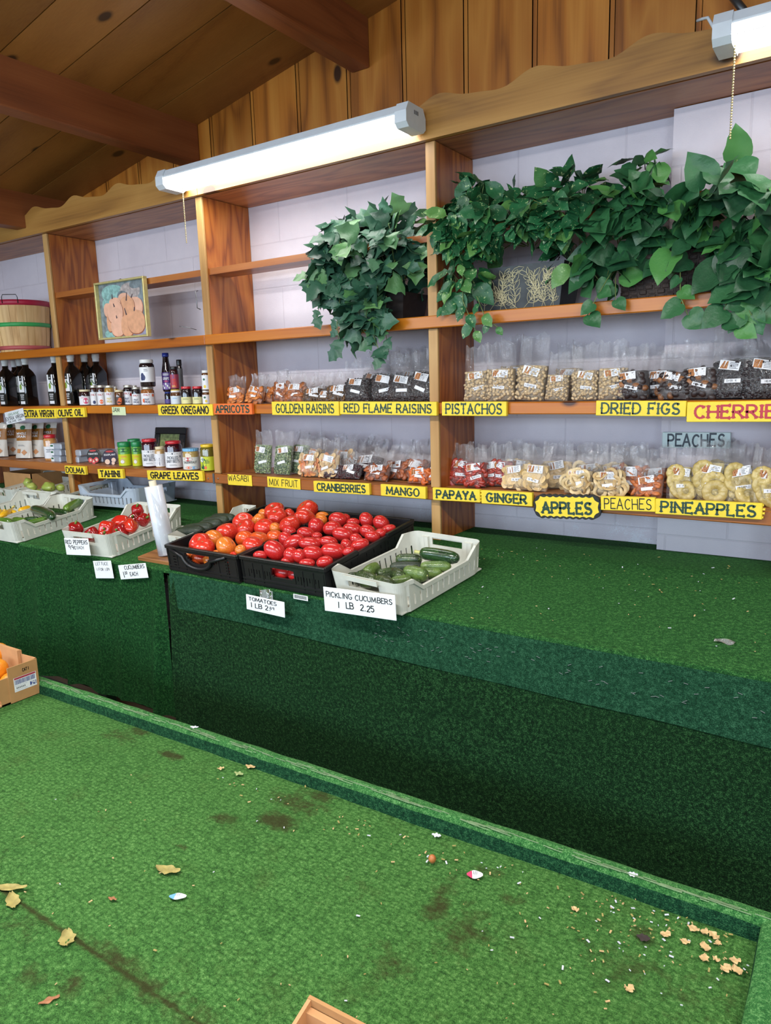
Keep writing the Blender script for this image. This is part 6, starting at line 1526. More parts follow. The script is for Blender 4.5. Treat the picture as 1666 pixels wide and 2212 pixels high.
def scatter(o, kind, T, X, w_, hf, hb, rs_, mats):
    """contents piled against the inside of the bag"""
    inner = MB()
    zt = hf * .97
    def In(u, v, s): vv = v * zt / hb; t_ = T(u, vv); return (X(u, vv) * .95, s * t_ * .74, v * zt + .002)
    kk_ = .35 if kind == 'disc' else 1
    for s in (-1, 1): o.grid(lambda a, b, s=s: (lambda q_: (q_[0] * (.8 if kind == 'disc' else 1), q_[1] * kk_, q_[2]))(In(a * 2 - 1, b, s)), 9, 7, 0)
    def spots(step, jit=.35):
        out = []; z = step * .6; row = 0
        while z < zt - step * .2:
            x = -w_ / 2 + step * (.6 if row % 2 else .35)
            while x < w_ / 2 - step * .2:
                xx = x + rs_.uniform(-jit, jit) * step; zz = z + rs_.uniform(-jit, jit) * step
                u = 2 * xx / w_
                if abs(xx) < w_ / 2 - step * .36 and step * .3 < zz < zt: out.append((xx, -T(u, zz / hb) * .86, zz))
                x += step
            z += step * .86; row += 1
        return out
    def rotm(): return Matrix.Rotation(rs_.uniform(0, 6.28), 4, Vector((rs_.uniform(-1, 1), rs_.uniform(-1, 1), rs_.uniform(-1, 1))).normalized())
    if kind == 'nut':
        for p in spots(.0118): o.ball((0, 0, 0), .0080, .0056, .0054, 7, 5, 0, rs_.random(), tr(p) @ rotm())
    elif kind == 'pea':
        for p in spots(.0088): o.ball((0, 0, 0), .0046, None, None, 6, 4, rs_.choice((0, 0, 1)), rs_.random(), tr(p))
    elif kind == 'raisin':
        for p in spots(.0092): o.ball((0, 0, 0), .0064, .0042, .0046, 6, 4, 0, rs_.random(), tr(p) @ rotm())
    elif kind == 'fig':
        for p in spots(.019, .4): o.ball((0, .003, 0), .014, .0095, .0105, 8, 6, rs_.choice((0, 0, 1)), rs_.random(), tr(p) @ ry(rs_.uniform(0, 6)) @ rx(rs_.uniform(-.5, .5)))
    elif kind == 'apricot':
        for p in spots(.018, .45): o.ball((0, .002, 0), .0165, .0055, .0135, 10, 6, 0, rs_.random(), tr(p) @ rx(rs_.uniform(-.8, .8)) @ ry(rs_.uniform(0, 6)), lambda v: Vector((v.x * (1 + .15 * v.z), v.y + .4 * v.x * v.x, v.z)))
    elif kind == 'strip':
        for p in spots(.0155, .5): o.ball((0, .001, 0), rs_.uniform(.012, .020), .0052, rs_.uniform(.007, .011), 8, 5, 0, rs_.random(), tr(p) @ ry(rs_.uniform(-1.2, 1.2)) @ rx(rs_.uniform(-.9, .9)), lambda v: Vector((v.x, v.y + .5 * v.x * v.z, v.z * (1 + .3 * v.x))))
    elif kind == 'chip':
        for p in spots(.018, .4):
            m_ = tr(p) @ ry(rs_.uniform(0, 6)) @ rx(rs_.uniform(-.7, .7)); cur = rs_.uniform(-.25, .25)
            o.grid(lambda a, b: (.015 * b * math.cos(2 * PI * a), cur * .018 * (b * math.cos(2 * PI * a)) ** 2 * 20 * .018, .013 * b * math.sin(2 * PI * a)), 12, 3, rs_.choice((0, 0, 1)), rs_.random(), True, True, m_)
    elif kind == 'ring':
        for p in spots(.020, .4):
            m_ = tr(p) @ ry(rs_.uniform(0, 6)) @ rx(rs_.uniform(-1.0, 1.0)); R_, r_ = rs_.uniform(.013, .019), .0062
            o.grid(lambda a, b: ((R_ + r_ * math.cos(2 * PI * b)) * math.cos(2 * PI * a), .45 * r_ * math.sin(2 * PI * b) + .003 * math.sin(4 * PI * a), (R_ + r_ * math.cos(2 * PI * b)) * math.sin(2 * PI * a)), 14, 6, rs_.choice((0, 0, 1)), rs_.random(), True, True, m_)
    elif kind == 'disc':
        for k, (x, z) in enumerate(((0, .034), (-.010, .058), (.012, .050), (.004, .088), (-.016, .082), (.016, .026))):
            R_ = .033 if z < .07 else .029
            if z + R_ * .5 > zt: continue
            yf = -T(2 * x / w_, min(1, z / hb)) * .92 + .004 * (5 - k) * .5
            m_ = tr(x, yf, z) @ rx(rs_.uniform(-.22, .22)) @ rz(rs_.uniform(-.25, .25)) @ ry(rs_.uniform(0, 6))
            def dk(a, b, R_=R_):
                an = 2 * PI * a; rr = R_ * (1 + .018 * math.sin(11 * an)); pr_ = [(.22, .004), (.30, -.004), (.6, -.0055), (.92, -.004), (1.0, .0), (.92, .005), (.3, .006)][round(b * 6)]
                return (rr * pr_[0] * math.cos(an), pr_[1] - .0008 * math.sin(11 * an), rr * pr_[0] * math.sin(an))
            o.grid(dk, 33, 7, 0, rs_.random(), True, True, m_)
def C3(n, a, b, sc=40, rough=.45, coat=.1, rvar=.16): return mixcol('fruit_' + n, srgb(*a), srgb(*b), sc, rough, coat, .2, 200, rvar)
KINDS = {
 'pistachio': ('nut', [C3('pistachio', (176, 150, 112), (206, 184, 146), 90)], (.100, .108, .20, .026)),
 'fig': ('fig', [C3('fig_black', (30, 22, 24), (54, 40, 38)), C3('fig_brown', (104, 66, 38), (148, 98, 58))], (.105, .090, .17, .028)),
 'cherry': ('raisin', [C3('cherry', (20, 16, 20), (44, 32, 36))], (.112, .105, .19, .028)),
 'raisin': ('raisin', [C3('raisin_dark', (28, 20, 22), (52, 38, 36))], (.108, .090, .165, .028)),
 'golden': ('raisin', [C3('raisin_golden', (70, 46, 26), (120, 84, 44))], (.088, .062, .115, .022)),
 'apricot': ('apricot', [C3('apricot', (176, 92, 36), (210, 134, 66), 60, .4)], (.088, .072, .125, .024)),
 'darkapricot': ('apricot', [C3('apricot_dark', (142, 78, 40), (176, 106, 58), 60, .35)], (.092, .080, .135, .024)),
 'wasabi': ('pea', [C3('pea_green', (110, 132, 84), (168, 182, 138), 200), C3('pea_dark', (64, 92, 58), (100, 124, 84), 200)], (.088, .130, .19, .024)),
 'mix': ('chip', [C3('mix_tan', (196, 160, 108), (222, 194, 146)), C3('mix_orange', (196, 104, 50), (212, 150, 90))], (.100, .095, .16, .026)),
 'cranberry': ('raisin', [C3('cranberry', (42, 18, 24), (76, 30, 36))], (.098, .060, .12, .022)),
 'mango': ('strip', [C3('mango', (124, 62, 34), (160, 88, 50))], (.105, .062, .13, .022)),
 'mangobright': ('strip', [C3('mango_bright', (196, 88, 30), (216, 116, 48))], (.095, .058, .12, .022)),
 'papaya': ('strip', [C3('papaya', (140, 36, 30), (180, 66, 46), 60, .35, .2)], (.085, .088, .15, .024)),
 'ginger': ('chip', [C3('ginger', (206, 174, 116), (226, 200, 150)), C3('ginger_deep', (190, 156, 96), (210, 180, 124))], (.098, .088, .15, .024)),
 'apple': ('ring', [C3('apple_ring', (206, 178, 124), (228, 206, 160)), C3('apple_deep', (188, 156, 104), (206, 178, 128))], (.100, .078, .14, .024)),
 'peach': ('strip', [C3('peach', (160, 80, 36), (200, 118, 62))], (.100, .072, .13, .024)),
 'pineapple': ('disc', [C3('pineapple', (176, 154, 84), (206, 186, 122), 60, .35, .2, .08)], (.082, .105, .165, .024))}
STK = {'pistachio': 'PISTACHIO', 'fig': 'FIGS', 'cherry': 'CHERRIES', 'papaya': 'PAPAYA', 'ginger': 'GINGER', 'pineapple': 'PINEAPPLE'}
BAGP = {}
def make_bag(kind, var):
    shape, mats, (w_, hf, hb, d) = KINDS[kind]; rs_ = random.Random(kind + str(var))
    T, X, F = bag_shape(w_, hf, hb, d, kind + str(var))
    t = bpy.data.objects.new(('nut_bag' if kind == 'pistachio' else 'dried_fruit_bag'), None); COL.objects.link(t); t.empty_display_size = .03
    o = MB()
    for s in (-1, 1): o.grid(lambda a, b, s=s: F(a * 2 - 1, b, s), 26, 22, 0)
    o.build('plastic_film', FILM, t)
    o = MB(); scatter(o, shape, T, X, w_, hf, hb, rs_, mats)
    c = o.build('contents', mats, t); c['kind'] = 'stuff'
    def lay(mb, x0, x1, z0, z1, mi, rot, ox, oz, off):
        vs = []
        n_ = 5
        for j in (0, 1):
            for i in range(n_):
                a = x0 + (x1 - x0) * i / (n_ - 1); b = z0 if j == 0 else z1
                x = ox + a * math.cos(rot) - b * math.sin(rot); z = oz + a * math.sin(rot) + b * math.cos(rot)
                q = F(max(-1, min(1, 2 * x / w_)), max(0, min(1, z / hb)), -1); vs.append((x, q[1] - off, z))
        mb.add(vs, [(i, i + 1, n_ + i + 1, n_ + i) for i in range(n_ - 1)], mi)
    r1 = rs_.uniform(-.25, .25); lz = hf * (.82 if hf > .07 else .74); ox = rs_.uniform(-.01, .006)
    o = MB(); lay(o, -.026, .026, -.0125, .0125, 0, r1, ox, lz, .0016); lay(o, -.024, -.004, -.0105, .0105, 1, r1, ox, lz, .0019)
    for i in range(5): lay(o, 0, .022 - .004 * (i % 2), .0075 - .004 * i, .009 - .004 * i, 2, r1, ox, lz, .0019)
    o.build('picture_label', [LBL, PICM, I_GREY], t)
    r2 = rs_.uniform(-.3, .3); o = MB(); ox2 = rs_.uniform(-.012, .012); oz2 = hf * .40; lay(o, -.02, .02, -.0055, .0055, 0, r2, ox2, oz2, .0016)
    tx = STK.get(kind)
    if tx:
        def wr(x, z, of): x_ = ox2 + x * math.cos(r2) - z * math.sin(r2); z_ = oz2 + x * math.sin(r2) + z * math.cos(r2); q = F(2 * x_ / w_, z_ / hb, -1); return (x_, q[1] - .0019 - of, z_)
        text_mesh(o, tx, .0048, .03, (0, -.0024), 0, 1, wrap=wr, t=.16)
    o.build('name_label', [LBL, I_GREY], t)
    return t
CNT = {}
def bag(kind, px, py, label, y=2.335, lean=.28, yaw=None, s=1.0, roll=0.0, z=None):
    """px,py: about where the bag's picture label shows"""
    k = CNT.get(kind, 0); CNT[kind] = k + 1; var = k % 3
    zz = (Z1 if py < 950 else Z0) + .001 if z is None else z
    P = Yp((px, py), y); P = Vector((P.x, y, zz))
    if yaw is None: yaw = random.uniform(-.1, .35)
    key = (kind, var)
    if key in BAGP: t = dup(BAGP[key])
    else: t = BAGP[key] = make_bag(kind, var)
    t.location = P + Vector((0, KINDS[kind][2][3] * .8, .0)); t.rotation_euler = (-lean, roll, yaw); t.scale = (s, s, s)
    nm = {'darkapricot': 'dried apricots', 'apricot': 'dried apricots', 'golden': 'golden raisins', 'raisin': 'red flame raisins', 'cherry': 'dried cherries', 'fig': 'dried figs', 'pistachio': 'pistachios', 'mangobright': 'dried mango', 'mango': 'dried mango'}.get(kind, kind)
    tag(t, label, 'bag', 'bags of ' + nm)
for i, (k, px, py, y, s, lb) in enumerate([
  ('apricot', 503, 852, 2.335, 1, 'orange bag of dried apricots, first from the left above the APRICOTS sign'), ('apricot', 542, 848, 2.335, 1, 'orange bag of dried apricots, second from the left above the APRICOTS sign'), ('apricot', 566, 852, 2.39, 1, 'orange bag of dried apricots, third from the left above the APRICOTS sign'),
  ('darkapricot', 602, 845, 2.40, 1.05, 'browner bag of dried apricots, left one beside the golden raisins'), ('darkapricot', 632, 850, 2.345, 1, 'browner bag of dried apricots, right one beside the golden raisins'),
  ('golden', 668, 856, 2.335, 1, 'bag of dark golden raisins, leftmost above the GOLDEN RAISINS sign'), ('golden', 680, 846, 2.42, 1.1, 'bag of golden raisins behind the leftmost one'), ('golden', 694, 860, 2.335, .8, 'small slumped bag of golden raisins in the middle'), ('golden', 720, 848, 2.345, 1.15, 'bag of golden raisins, rightmost above its sign'),
  ('raisin', 766, 845, 2.35, 1.05, 'black bag of raisins, first from the left above RED FLAME RAISINS'), ('raisin', 826, 832, 2.39, 1.18, 'black bag of raisins, second from the left above RED FLAME RAISINS'), ('raisin', 862, 832, 2.345, 1.12, 'black bag of raisins, third from the left above RED FLAME RAISINS'), ('raisin', 908, 826, 2.345, 1.2, 'black bag of raisins against the upright above RED FLAME RAISINS'),
  ('raisin', 800, 820, 2.48, 1.25, 'tall black bag of raisins at the back, film rising behind the others'), ('raisin', 885, 820, 2.49, 1.3, 'tall black bag of raisins at the back beside the upright'),
  ('pistachio', 1026, 815, 2.345, 1.0, 'bag of pistachios, first from the left beside the upright'), ('pistachio', 1078, 813, 2.345, 1.05, 'bag of pistachios, second from the left'), ('pistachio', 1142, 812, 2.36, 1.12, 'bag of pistachios, third and tallest from the left'), ('pistachio', 1198, 843, 2.335, .8, 'small bag of pistachios with its label low, fourth from the left'), ('pistachio', 1221, 815, 2.44, 1, 'bag of pistachios at the back behind the small one'),
  ('pistachio', 1262, 823, 2.335, .9, 'bag of pistachios, second from right in the pistachio row'), ('pistachio', 1322, 815, 2.335, .95, 'bag of pistachios, rightmost, beside the figs'), ('pistachio', 1110, 815, 2.47, 1.15, 'bag of pistachios at the back with tall film showing above the second one'),
  ('fig', 1362, 820, 2.345, 1, 'bag of dark figs, first from the left beside the pistachios'), ('fig', 1418, 826, 2.40, 1, 'bag of dark and tan figs, second from the left'), ('fig', 1453, 834, 2.335, .92, 'bag of figs with a low label, third from the left'), ('fig', 1509, 817, 2.345, 1.05, 'bag of figs beside the cherries, fourth from the left'),
  ('cherry', 1582, 812, 2.345, 1.1, 'black bag of dried cherries, left one'), ('cherry', 1652, 815, 2.345, 1.1, 'black bag of dried cherries at the right picture edge'), ('cherry', 1620, 800, 2.44, 1.15, 'tall black bag of dried cherries behind the other two'),
  ('wasabi', 560, 980, 2.345, 1, 'green bag of wasabi peas, left one'), ('wasabi', 602, 978, 2.345, 1, 'green bag of wasabi peas, middle one'), ('wasabi', 636, 985, 2.40, 1, 'green bag of wasabi peas, right one in the shade'),
  ('mix', 661, 995, 2.335, 1, 'bag of mixed dried fruit, front left'), ('mix', 704, 990, 2.335, 1.02, 'bag of mixed dried fruit, front right'), ('mix', 668, 978, 2.43, 1.1, 'bag of mixed dried fruit at the back on the left'), ('mix', 733, 980, 2.42, 1.1, 'bag of mixed dried fruit at the back beside the cranberries'),
  ('cranberry', 715, 1026, 2.33, .95, 'dark bag of cranberries lying low, first from the left'), ('cranberry', 750, 1020, 2.335, 1, 'dark bag of cranberries, second from the left'), ('cranberry', 752, 1000, 2.42, 1.3, 'dark bag of cranberries at the back on the left'), ('cranberry', 782, 998, 2.42, 1.5, 'tall shiny dark bag of cranberries at the back'),
  ('mango', 806, 1030, 2.33, 1.05, 'low brownish bag of dried mango, first from the left'), ('mango', 850, 1013, 2.40, 1.2, 'brownish bag of dried mango, second from the left'), ('mango', 892, 1010, 2.41, 1.3, 'brownish bag of dried mango at the back'), ('mangobright', 900, 1036, 2.33, 1, 'bright orange bag of dried mango, front left one'), ('mangobright', 936, 1030, 2.35, 1.1, 'bright orange bag of dried mango against the upright'),
  ('papaya', 992, 1018, 2.37, 1.05, 'deep red bag of papaya, first from the left'), ('papaya', 1022, 1022, 2.335, 1, 'red bag of papaya with tilted labels, second from the left'), ('papaya', 1052, 1025, 2.38, 1, 'red bag of papaya, third from the left'), ('papaya', 1078, 1020, 2.40, 1.05, 'red bag of papaya beside the ginger'),
  ('ginger', 1108, 1030, 2.345, .95, 'pale bag of ginger slices, left front'), ('ginger', 1148, 1022, 2.335, 1.05, 'pale bag of ginger slices, right front'), ('ginger', 1112, 1010, 2.43, 1.1, 'pale bag of ginger slices at the back on the left'), ('ginger', 1200, 1018, 2.42, 1.1, 'olive tinted bag of ginger slices at the back on the right'),
  ('apple', 1246, 1046, 2.335, 1, 'bag of apple rings, front left'), ('apple', 1312, 1042, 2.335, 1, 'bag of apple rings, front right above the plaque'), ('apple', 1272, 1018, 2.42, 1.15, 'bag of apple rings at the back on the left'), ('apple', 1330, 1015, 2.43, 1.15, 'bag of apple rings at the back beside the peaches'),
  ('peach', 1358, 1010, 2.40, 1.25, 'orange bag of dried peaches at the back'), ('peach', 1396, 1042, 2.335, .95, 'orange bag of dried peaches in front'), ('peach', 1405, 1012, 2.41, 1.2, 'orange bag of dried peaches at the back against the corner of the wall'),
  ('pineapple', 1468, 1028, 2.345, 1.0, 'yellow bag of pineapple rings, first from the left'), ('pineapple', 1532, 1018, 2.345, 1.15, 'yellow bag of pineapple rings, second and tallest from the left'), ('pineapple', 1598, 1032, 2.345, 1.1, 'yellow bag of pineapple rings, third from the left'), ('pineapple', 1655, 1045, 2.335, 1.05, 'yellow bag of pineapple rings at the right picture edge'), ('pineapple', 1560, 1025, 2.42, 1.1, 'yellow bag of pineapple rings behind the third one')]):
    low = k in ('mango', 'mangobright', 'cranberry', 'golden')
    bag(k, px, py, lb, y, (.5 if low else .22) + random.uniform(-.08, .08), None, s, random.uniform(-.06, .06))

# ================================================================== potted plants
def leaf_mat(name, dark, mid, bright, varieg=False):
    m, nt, bs, out = new_mat(name)
    a = N(nt, 'ShaderNodeAttribute', attribute_name='rnd')
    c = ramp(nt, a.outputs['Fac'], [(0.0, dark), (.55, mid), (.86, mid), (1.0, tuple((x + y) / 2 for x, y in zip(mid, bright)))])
    v = coord(nt)
    c = mix(nt, math_(nt, 'MULTIPLY', noise_(nt, v, 90, 3), .35), c, tuple(min(1, x * 1.7) for x in mid))
    if varieg:
        vg = ramp(nt, noise_(nt, coord(nt, (1, 1, 1), rnd=1.0), 75, 3, .7), [(.60, (0, 0, 0)), (.66, (1, 1, 1))])
        c = mix(nt, math_(nt, 'MULTIPLY', vg, .8), c, srgb(176, 200, 140))
    L(nt, c, bs.inputs['Base Color']); bs.inputs['Roughness'].default_value = .42; bs.inputs['Specular IOR Level'].default_value = .45
    bump(nt, noise_(nt, v, 160, 3), .25, .003, bs)
    return m
def leaf(mb, P, size, nrm, tip, shape, r, cup=.18, rs_=random):
    """one leaf: tip direction, surface normal, outline by shape"""
    tip = tip.normalized(); nrm = (nrm - tip * nrm.dot(tip)).normalized(); sd = tip.cross(nrm)
    if shape == 'ivy': prof = [(0, .06), (.02, .30), (.12, .46), (.22, .62), (.32, .40), (.48, .34), (.60, .40), (.74, .20), (1.0, .0)]
    elif shape == 'heart': prof = [(-.10, .16), (-.06, .34), (.08, .46), (.25, .50), (.45, .44), (.65, .31), (.82, .16), (1.0, .0)]
    else: prof = [(0, .05), (.10, .22), (.25, .32), (.45, .34), (.65, .27), (.84, .13), (1.0, .0)]
    droop = rs_.uniform(.1, .5); tw = rs_.uniform(-.2, .2)
    def pt(t_, w_): 
        z = cup * abs(w_) - droop * t_ * t_ * .5 + .05 * math.sin(9 * t_ + w_ * 6) + tw * w_ * t_
        return P + tip * (t_ * size) + sd * (w_ * size) + nrm * (z * size)
    vs = []; ts = max(0.0, prof[0][0])
    for t_, w_ in prof:
        tm = max(t_, 0.0)
        vs += [pt(t_, -w_), pt(t_ * .9 + tm * .1, -w_ * .45), pt(tm, 0), pt(t_ * .9 + tm * .1, w_ * .45), pt(t_, w_)]
    fs = []
    for j in range(len(prof) - 1):
        for i in range(4): fs.append((j * 5 + i, j * 5 + i + 1, (j + 1) * 5 + i + 1, (j + 1) * 5 + i))
    mb.add(vs, fs, 0, r, True)
def plant(name, base, label, cat, shape, mat, leafsize, clumps, strands, n_top, stem_mat, seed, pots):
    """clumps: (centre, radii, n leaves); strands: list of point lists hung with leaves"""
    rs_ = random.Random(seed); t = root(name, base, label, cat, group='leafy plants on the long shelf')
    o = MB(); st = MB()
    B = Vector(base)
    for (c, rad, n_) in clumps:
        c = Vector(c) - B
        for i in range(n_):
            while True:
                d = Vector((rs_.gauss(0, 1), rs_.gauss(0, 1), rs_.gauss(0, 1))).normalized()
                if d.z > -.75 and d.y < .75: break
            k = rs_.uniform(.55, 1.0); P = c + Vector((d.x * rad[0], d.y * rad[1], d.z * rad[2])) * k
            P.y = min(P.y, 2.555 - B.y)
            if abs(P.z + B.z - 1.94) < .055 and P.y + B.y > 2.27 and shape != 'ivy': P.y = 2.262 - B.y - rs_.uniform(0, .02)
            if P.z + B.z < ZM + .015 and P.y + B.y > YF - .045: P.y = YF - .05 - B.y - rs_.uniform(0, .03)
            out = Vector((d.x * .8, d.y - .55, d.z * .8 + .45)); tipd = Vector((d.x * .6 + rs_.uniform(-.7, .7), d.y * .4 + rs_.uniform(-.6, .2), -.55 + rs_.uniform(-.7, .75) + d.z * .35))
            s_ = leafsize * rs_.uniform(.6, 1.25)
            if d.z > .7 and rs_.random() < .4: tipd.z = rs_.uniform(.2, 1.0)
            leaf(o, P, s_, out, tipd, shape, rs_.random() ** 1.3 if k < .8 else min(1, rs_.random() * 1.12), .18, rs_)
            if i % 3 == 0: st.tube([c + Vector((d.x * rad[0] * .2, d.y * rad[1] * .2, -rad[2] * .5)), c + Vector((d.x * rad[0] * .6, d.y * rad[1] * .6, d.z * rad[2] * .4)), P], .0014, 4)
    for pts in strands:
        pts = [Vector(p) - B for p in pts]; st.tube(pts, .0016, 5)
        for a, b in zip(pts[:-1], pts[1:]):
            n_ = max(2, int((b - a).length / (leafsize * .38)))
            for i in range(n_):
                P = a + (b - a) * ((i + .5) / n_); sd_ = 1 if i % 2 else -1
                tipd = Vector((sd_ * rs_.uniform(.2, .9), rs_.uniform(-.5, 0), rs_.uniform(-1, -.15)))
                leaf(o, P + tipd * .006, leafsize * rs_.uniform(.45, .9), Vector((rs_.uniform(-.4, .4), -1, rs_.uniform(0, .6))), tipd, shape, min(1, .3 + rs_.random() * .72), .15, rs_)
    o.build('foliage', mat, t); st.build('stems', stem_mat, t)
    for f_, nm, mt in pots: f_(t, nm, mt)
    return t
STM = plain('plant_stem', srgb(104, 124, 70), .6, .2, 60)
IVY = leaf_mat('ivy_leaf', srgb(20, 50, 42), srgb(50, 90, 68), srgb(118, 172, 84))
POT = leaf_mat('pothos_leaf', srgb(14, 50, 30), srgb(34, 92, 54), srgb(126, 172, 80), True)
PHI = leaf_mat('philodendron_leaf', srgb(18, 48, 34), srgb(44, 94, 56), srgb(98, 162, 70))
WIC = plain('dark_wicker', srgb(52, 40, 34), .7, .35, 120, bmp=.6, bscale=160)
SOIL = plain('dark_moss', srgb(26, 28, 20), .9, .3, 90)
def S_(px, y): return Yp(px, y)
def box_pot(w0, w1, d0, d1, h, embossed=False, weave=False):
    def f(t, nm, mt):
        o = MB(); vs = [(-w0 / 2, -d0 / 2, 0), (w0 / 2, -d0 / 2, 0), (w0 / 2, d0 / 2, 0), (-w0 / 2, d0 / 2, 0), (-w1 / 2, -d1 / 2, h), (w1 / 2, -d1 / 2, h), (w1 / 2, d1 / 2, h), (-w1 / 2, d1 / 2, h)]
        k = .94; vs += [(v[0] * k, v[1] * k, h) for v in vs[4:8]] + [(v[0] * k * .97, v[1] * k * .97, h - .012) for v in vs[4:8]]
        o.add(vs, [(0, 3, 2, 1), (0, 1, 5, 4), (1, 2, 6, 5), (2, 3, 7, 6), (3, 0, 4, 7), (4, 5, 9, 8), (5, 6, 10, 9), (6, 7, 11, 10), (7, 4, 8, 11), (8, 9, 13, 12), (9, 10, 14, 13), (10, 11, 15, 14), (11, 8, 12, 15)], 0)
        if weave:
            nr = 9
            for j in range(nr):
                zf = (j + .5) / nr; w_ = w0 + (w1 - w0) * zf; d_ = d0 + (d1 - d0) * zf; n_ = int(w_ / .024)
                for i in range(n_):
                    x = -w_ / 2 + w_ * (i + .5) / n_; o.rbox((x - .0105, -d_ / 2 - (.004 if (i + j) % 2 else .001), h * zf - h / nr * .45), (x + .0105, -d_ / 2 + .004, h * zf + h / nr * .45), .002, 0, random.random())
                for s in (-1, 1):
                    m2 = int(d_ / .024)
                    for i in range(m2):
                        y = -d_ / 2 + d_ * (i + .5) / m2; a, b = (w_ / 2 - .004, w_ / 2 + (.004 if (i + j) % 2 else .001)); o.rbox((min(s * a, s * b), y - .0105, h * zf - h / nr * .45), (max(s * a, s * b), y + .0105, h * zf + h / nr * .45), .002, 0, random.random())
        pot = o.build(nm, mt, t)
        o = MB(); o.add(vs[12:16], [(0, 1, 2, 3)], 0); o.build('soil', SOIL, t)
        if embossed:
            o = MB(); rs_ = random.Random(9); sl = (d1 - d0) / 2 / h
            fr = lambda x, z: Vector((x, -d0 / 2 - sl * z - .0006, z))
            def spray(x0, ang, ln):
                d = Vector((math.sin(ang), math.cos(ang))); pts = [Vector((x0, .006)) + d * (ln * i / 6) + Vector((.003 * math.sin(i), 0)) for i in range(7)]
                o.tube([fr(p.x, p.y) for p in pts], .0011, 4)
                for i in range(1, 7):
                    for s in (-1, 1):
                        a2 = ang + s * rs_.uniform(.5, .8); l2 = ln * rs_.uniform(.20, .32); dd = Vector((math.sin(a2), math.cos(a2))); nn = Vector((-dd.y, dd.x)); p = pts[i]
                        q = [p + dd * (l2 * t_) + nn * (l2 * w_) for t_, w_ in ((0, 0), (.3, .16), (.65, .17), (1, 0), (.65, -.17), (.3, -.16), (0, 0))]
                        if all(.003 < v.y < h - .004 and abs(v.x) < (w0 + (w1 - w0) * v.y / h) / 2 - .004 for v in q): o.tube([fr(v.x, v.y) for v in q], .0011, 4)
            for x0, a, ln in ((-.125, .05, .115), (-.105, .65, .15), (-.065, .2, .12), (-.01, .0, .125), (.02, .75, .15), (.055, .1, .12), (.085, .25, .12), (.115, .35, .10), (-.04, -.6, .12), (.10, -.5, .12), (.0, -.9, .09), (.125, -.1, .1)): spray(x0, a, ln)
            o.build('embossed_leaves', plain('cream_relief', srgb(196, 188, 150), .5, .1), pot)
    return f
# ivy in a dark box left of the middle upright
Pb = S_((845, 680), 2.40); Pb = Vector((Pb.x, 2.40, ZM + .001))
q = lambda x, y, d: S_((x, y), d)
plant('ivy_plant', Pb, 'bushy ivy with lobed leaves trailing over the shelf edge in front of the pink-white wall', 'plant', 'ivy', IVY, .078,
      [(q(800, 560, 2.36), (.22, .16, .155), 150), (q(745, 560, 2.34), (.12, .13, .14), 90), (q(860, 560, 2.34), (.14, .14, .14), 90), (q(720, 620, 2.27), (.09, .06, .10), 45), (q(790, 690, 2.24), (.10, .04, .09), 55), (q(845, 505, 2.38), (.14, .1, .09), 40)],
      [[q(700, 610, 2.25), q(690, 660, 2.235), q(683, 690, 2.23)], [q(735, 640, 2.24), q(728, 700, 2.232), q(735, 760, 2.23)], [q(800, 650, 2.24), q(805, 720, 2.23), q(828, 780, 2.225)], [q(770, 640, 2.24), q(775, 700, 2.23), q(810, 745, 2.228)], [q(690, 560, 2.27), q(668, 590, 2.24), q(665, 605, 2.23)], [q(835, 640, 2.25), q(830, 700, 2.23), q(840, 760, 2.225)]], 0, STM, 3,
      [(box_pot(.20, .23, .15, .18, .10), 'planter_box', plain('dark_box', srgb(36, 30, 28), .6, .3, 60))])
Pb = S_((1132, 620), 2.395); Pb = Vector((Pb.x, 2.415, ZM + .001))
plant('pothos_plant', Pb, 'variegated pothos in a dark tin embossed with pale leaf sprays', 'plant', 'oval', POT, .078,
      [(q(1035, 500, 2.36), (.11, .12, .13), 70), (q(1030, 440, 2.38), (.09, .09, .08), 40), (q(1130, 470, 2.40), (.13, .10, .12), 80), (q(1235, 450, 2.40), (.12, .10, .11), 80), (q(1150, 510, 2.39), (.16, .06, .06), 46), (q(1000, 580, 2.27), (.07, .05, .09), 30), (q(1250, 540, 2.38), (.08, .10, .10), 40), (q(985, 470, 2.34), (.06, .08, .08), 24)],
      [[q(1000, 590, 2.25), q(1000, 650, 2.235), q(1030, 720, 2.23)], [q(985, 600, 2.25), q(985, 680, 2.23)], [q(1030, 640, 2.24), q(1050, 690, 2.232), q(1080, 710, 2.23)], [q(960, 500, 2.3), q(945, 540, 2.26)], [q(975, 610, 2.25), q(955, 670, 2.235)]], 0, STM, 5,
      [(box_pot(.29, .335, .14, .18, .145, embossed=True), 'embossed_planter', plain('dark_tin', srgb(58, 60, 60), .4, .25, 40, metal=.5))])
Pb = S_((1450, 600), 2.39); Pb = Vector((Pb.x, 2.40, ZM + .001))
plant('philodendron_plant', Pb, 'large heart-leaved philodendron in a dark wicker basket with tall shoots against the wall corner', 'plant', 'heart', PHI, .082,
      [(q(1350, 505, 2.34), (.10, .11, .11), 40), (q(1385, 425, 2.38), (.06, .07, .07), 16), (q(1440, 490, 2.36), (.12, .10, .09), 40), (q(1305, 580, 2.30), (.06, .06, .08), 20), (q(1500, 540, 2.34), (.10, .09, .08), 30), (q(1395, 355, 2.40), (.045, .04, .035), 9)],
      [[q(1320, 590, 2.26), q(1290, 640, 2.235), q(1265, 690, 2.23)], [q(1330, 600, 2.26), q(1330, 660, 2.23)], [q(1470, 580, 2.26), q(1470, 640, 2.235), q(1490, 690, 2.23)]], 0, STM, 8,
      [(box_pot(.26, .28, .14, .16, .13, weave=True), 'wicker_basket', WIC)])
Pb = S_((1650, 590), 2.36); Pb = Vector((min(Pb.x, -.145 + .0), 2.385, ZM + .001)); Pb.x = -.145
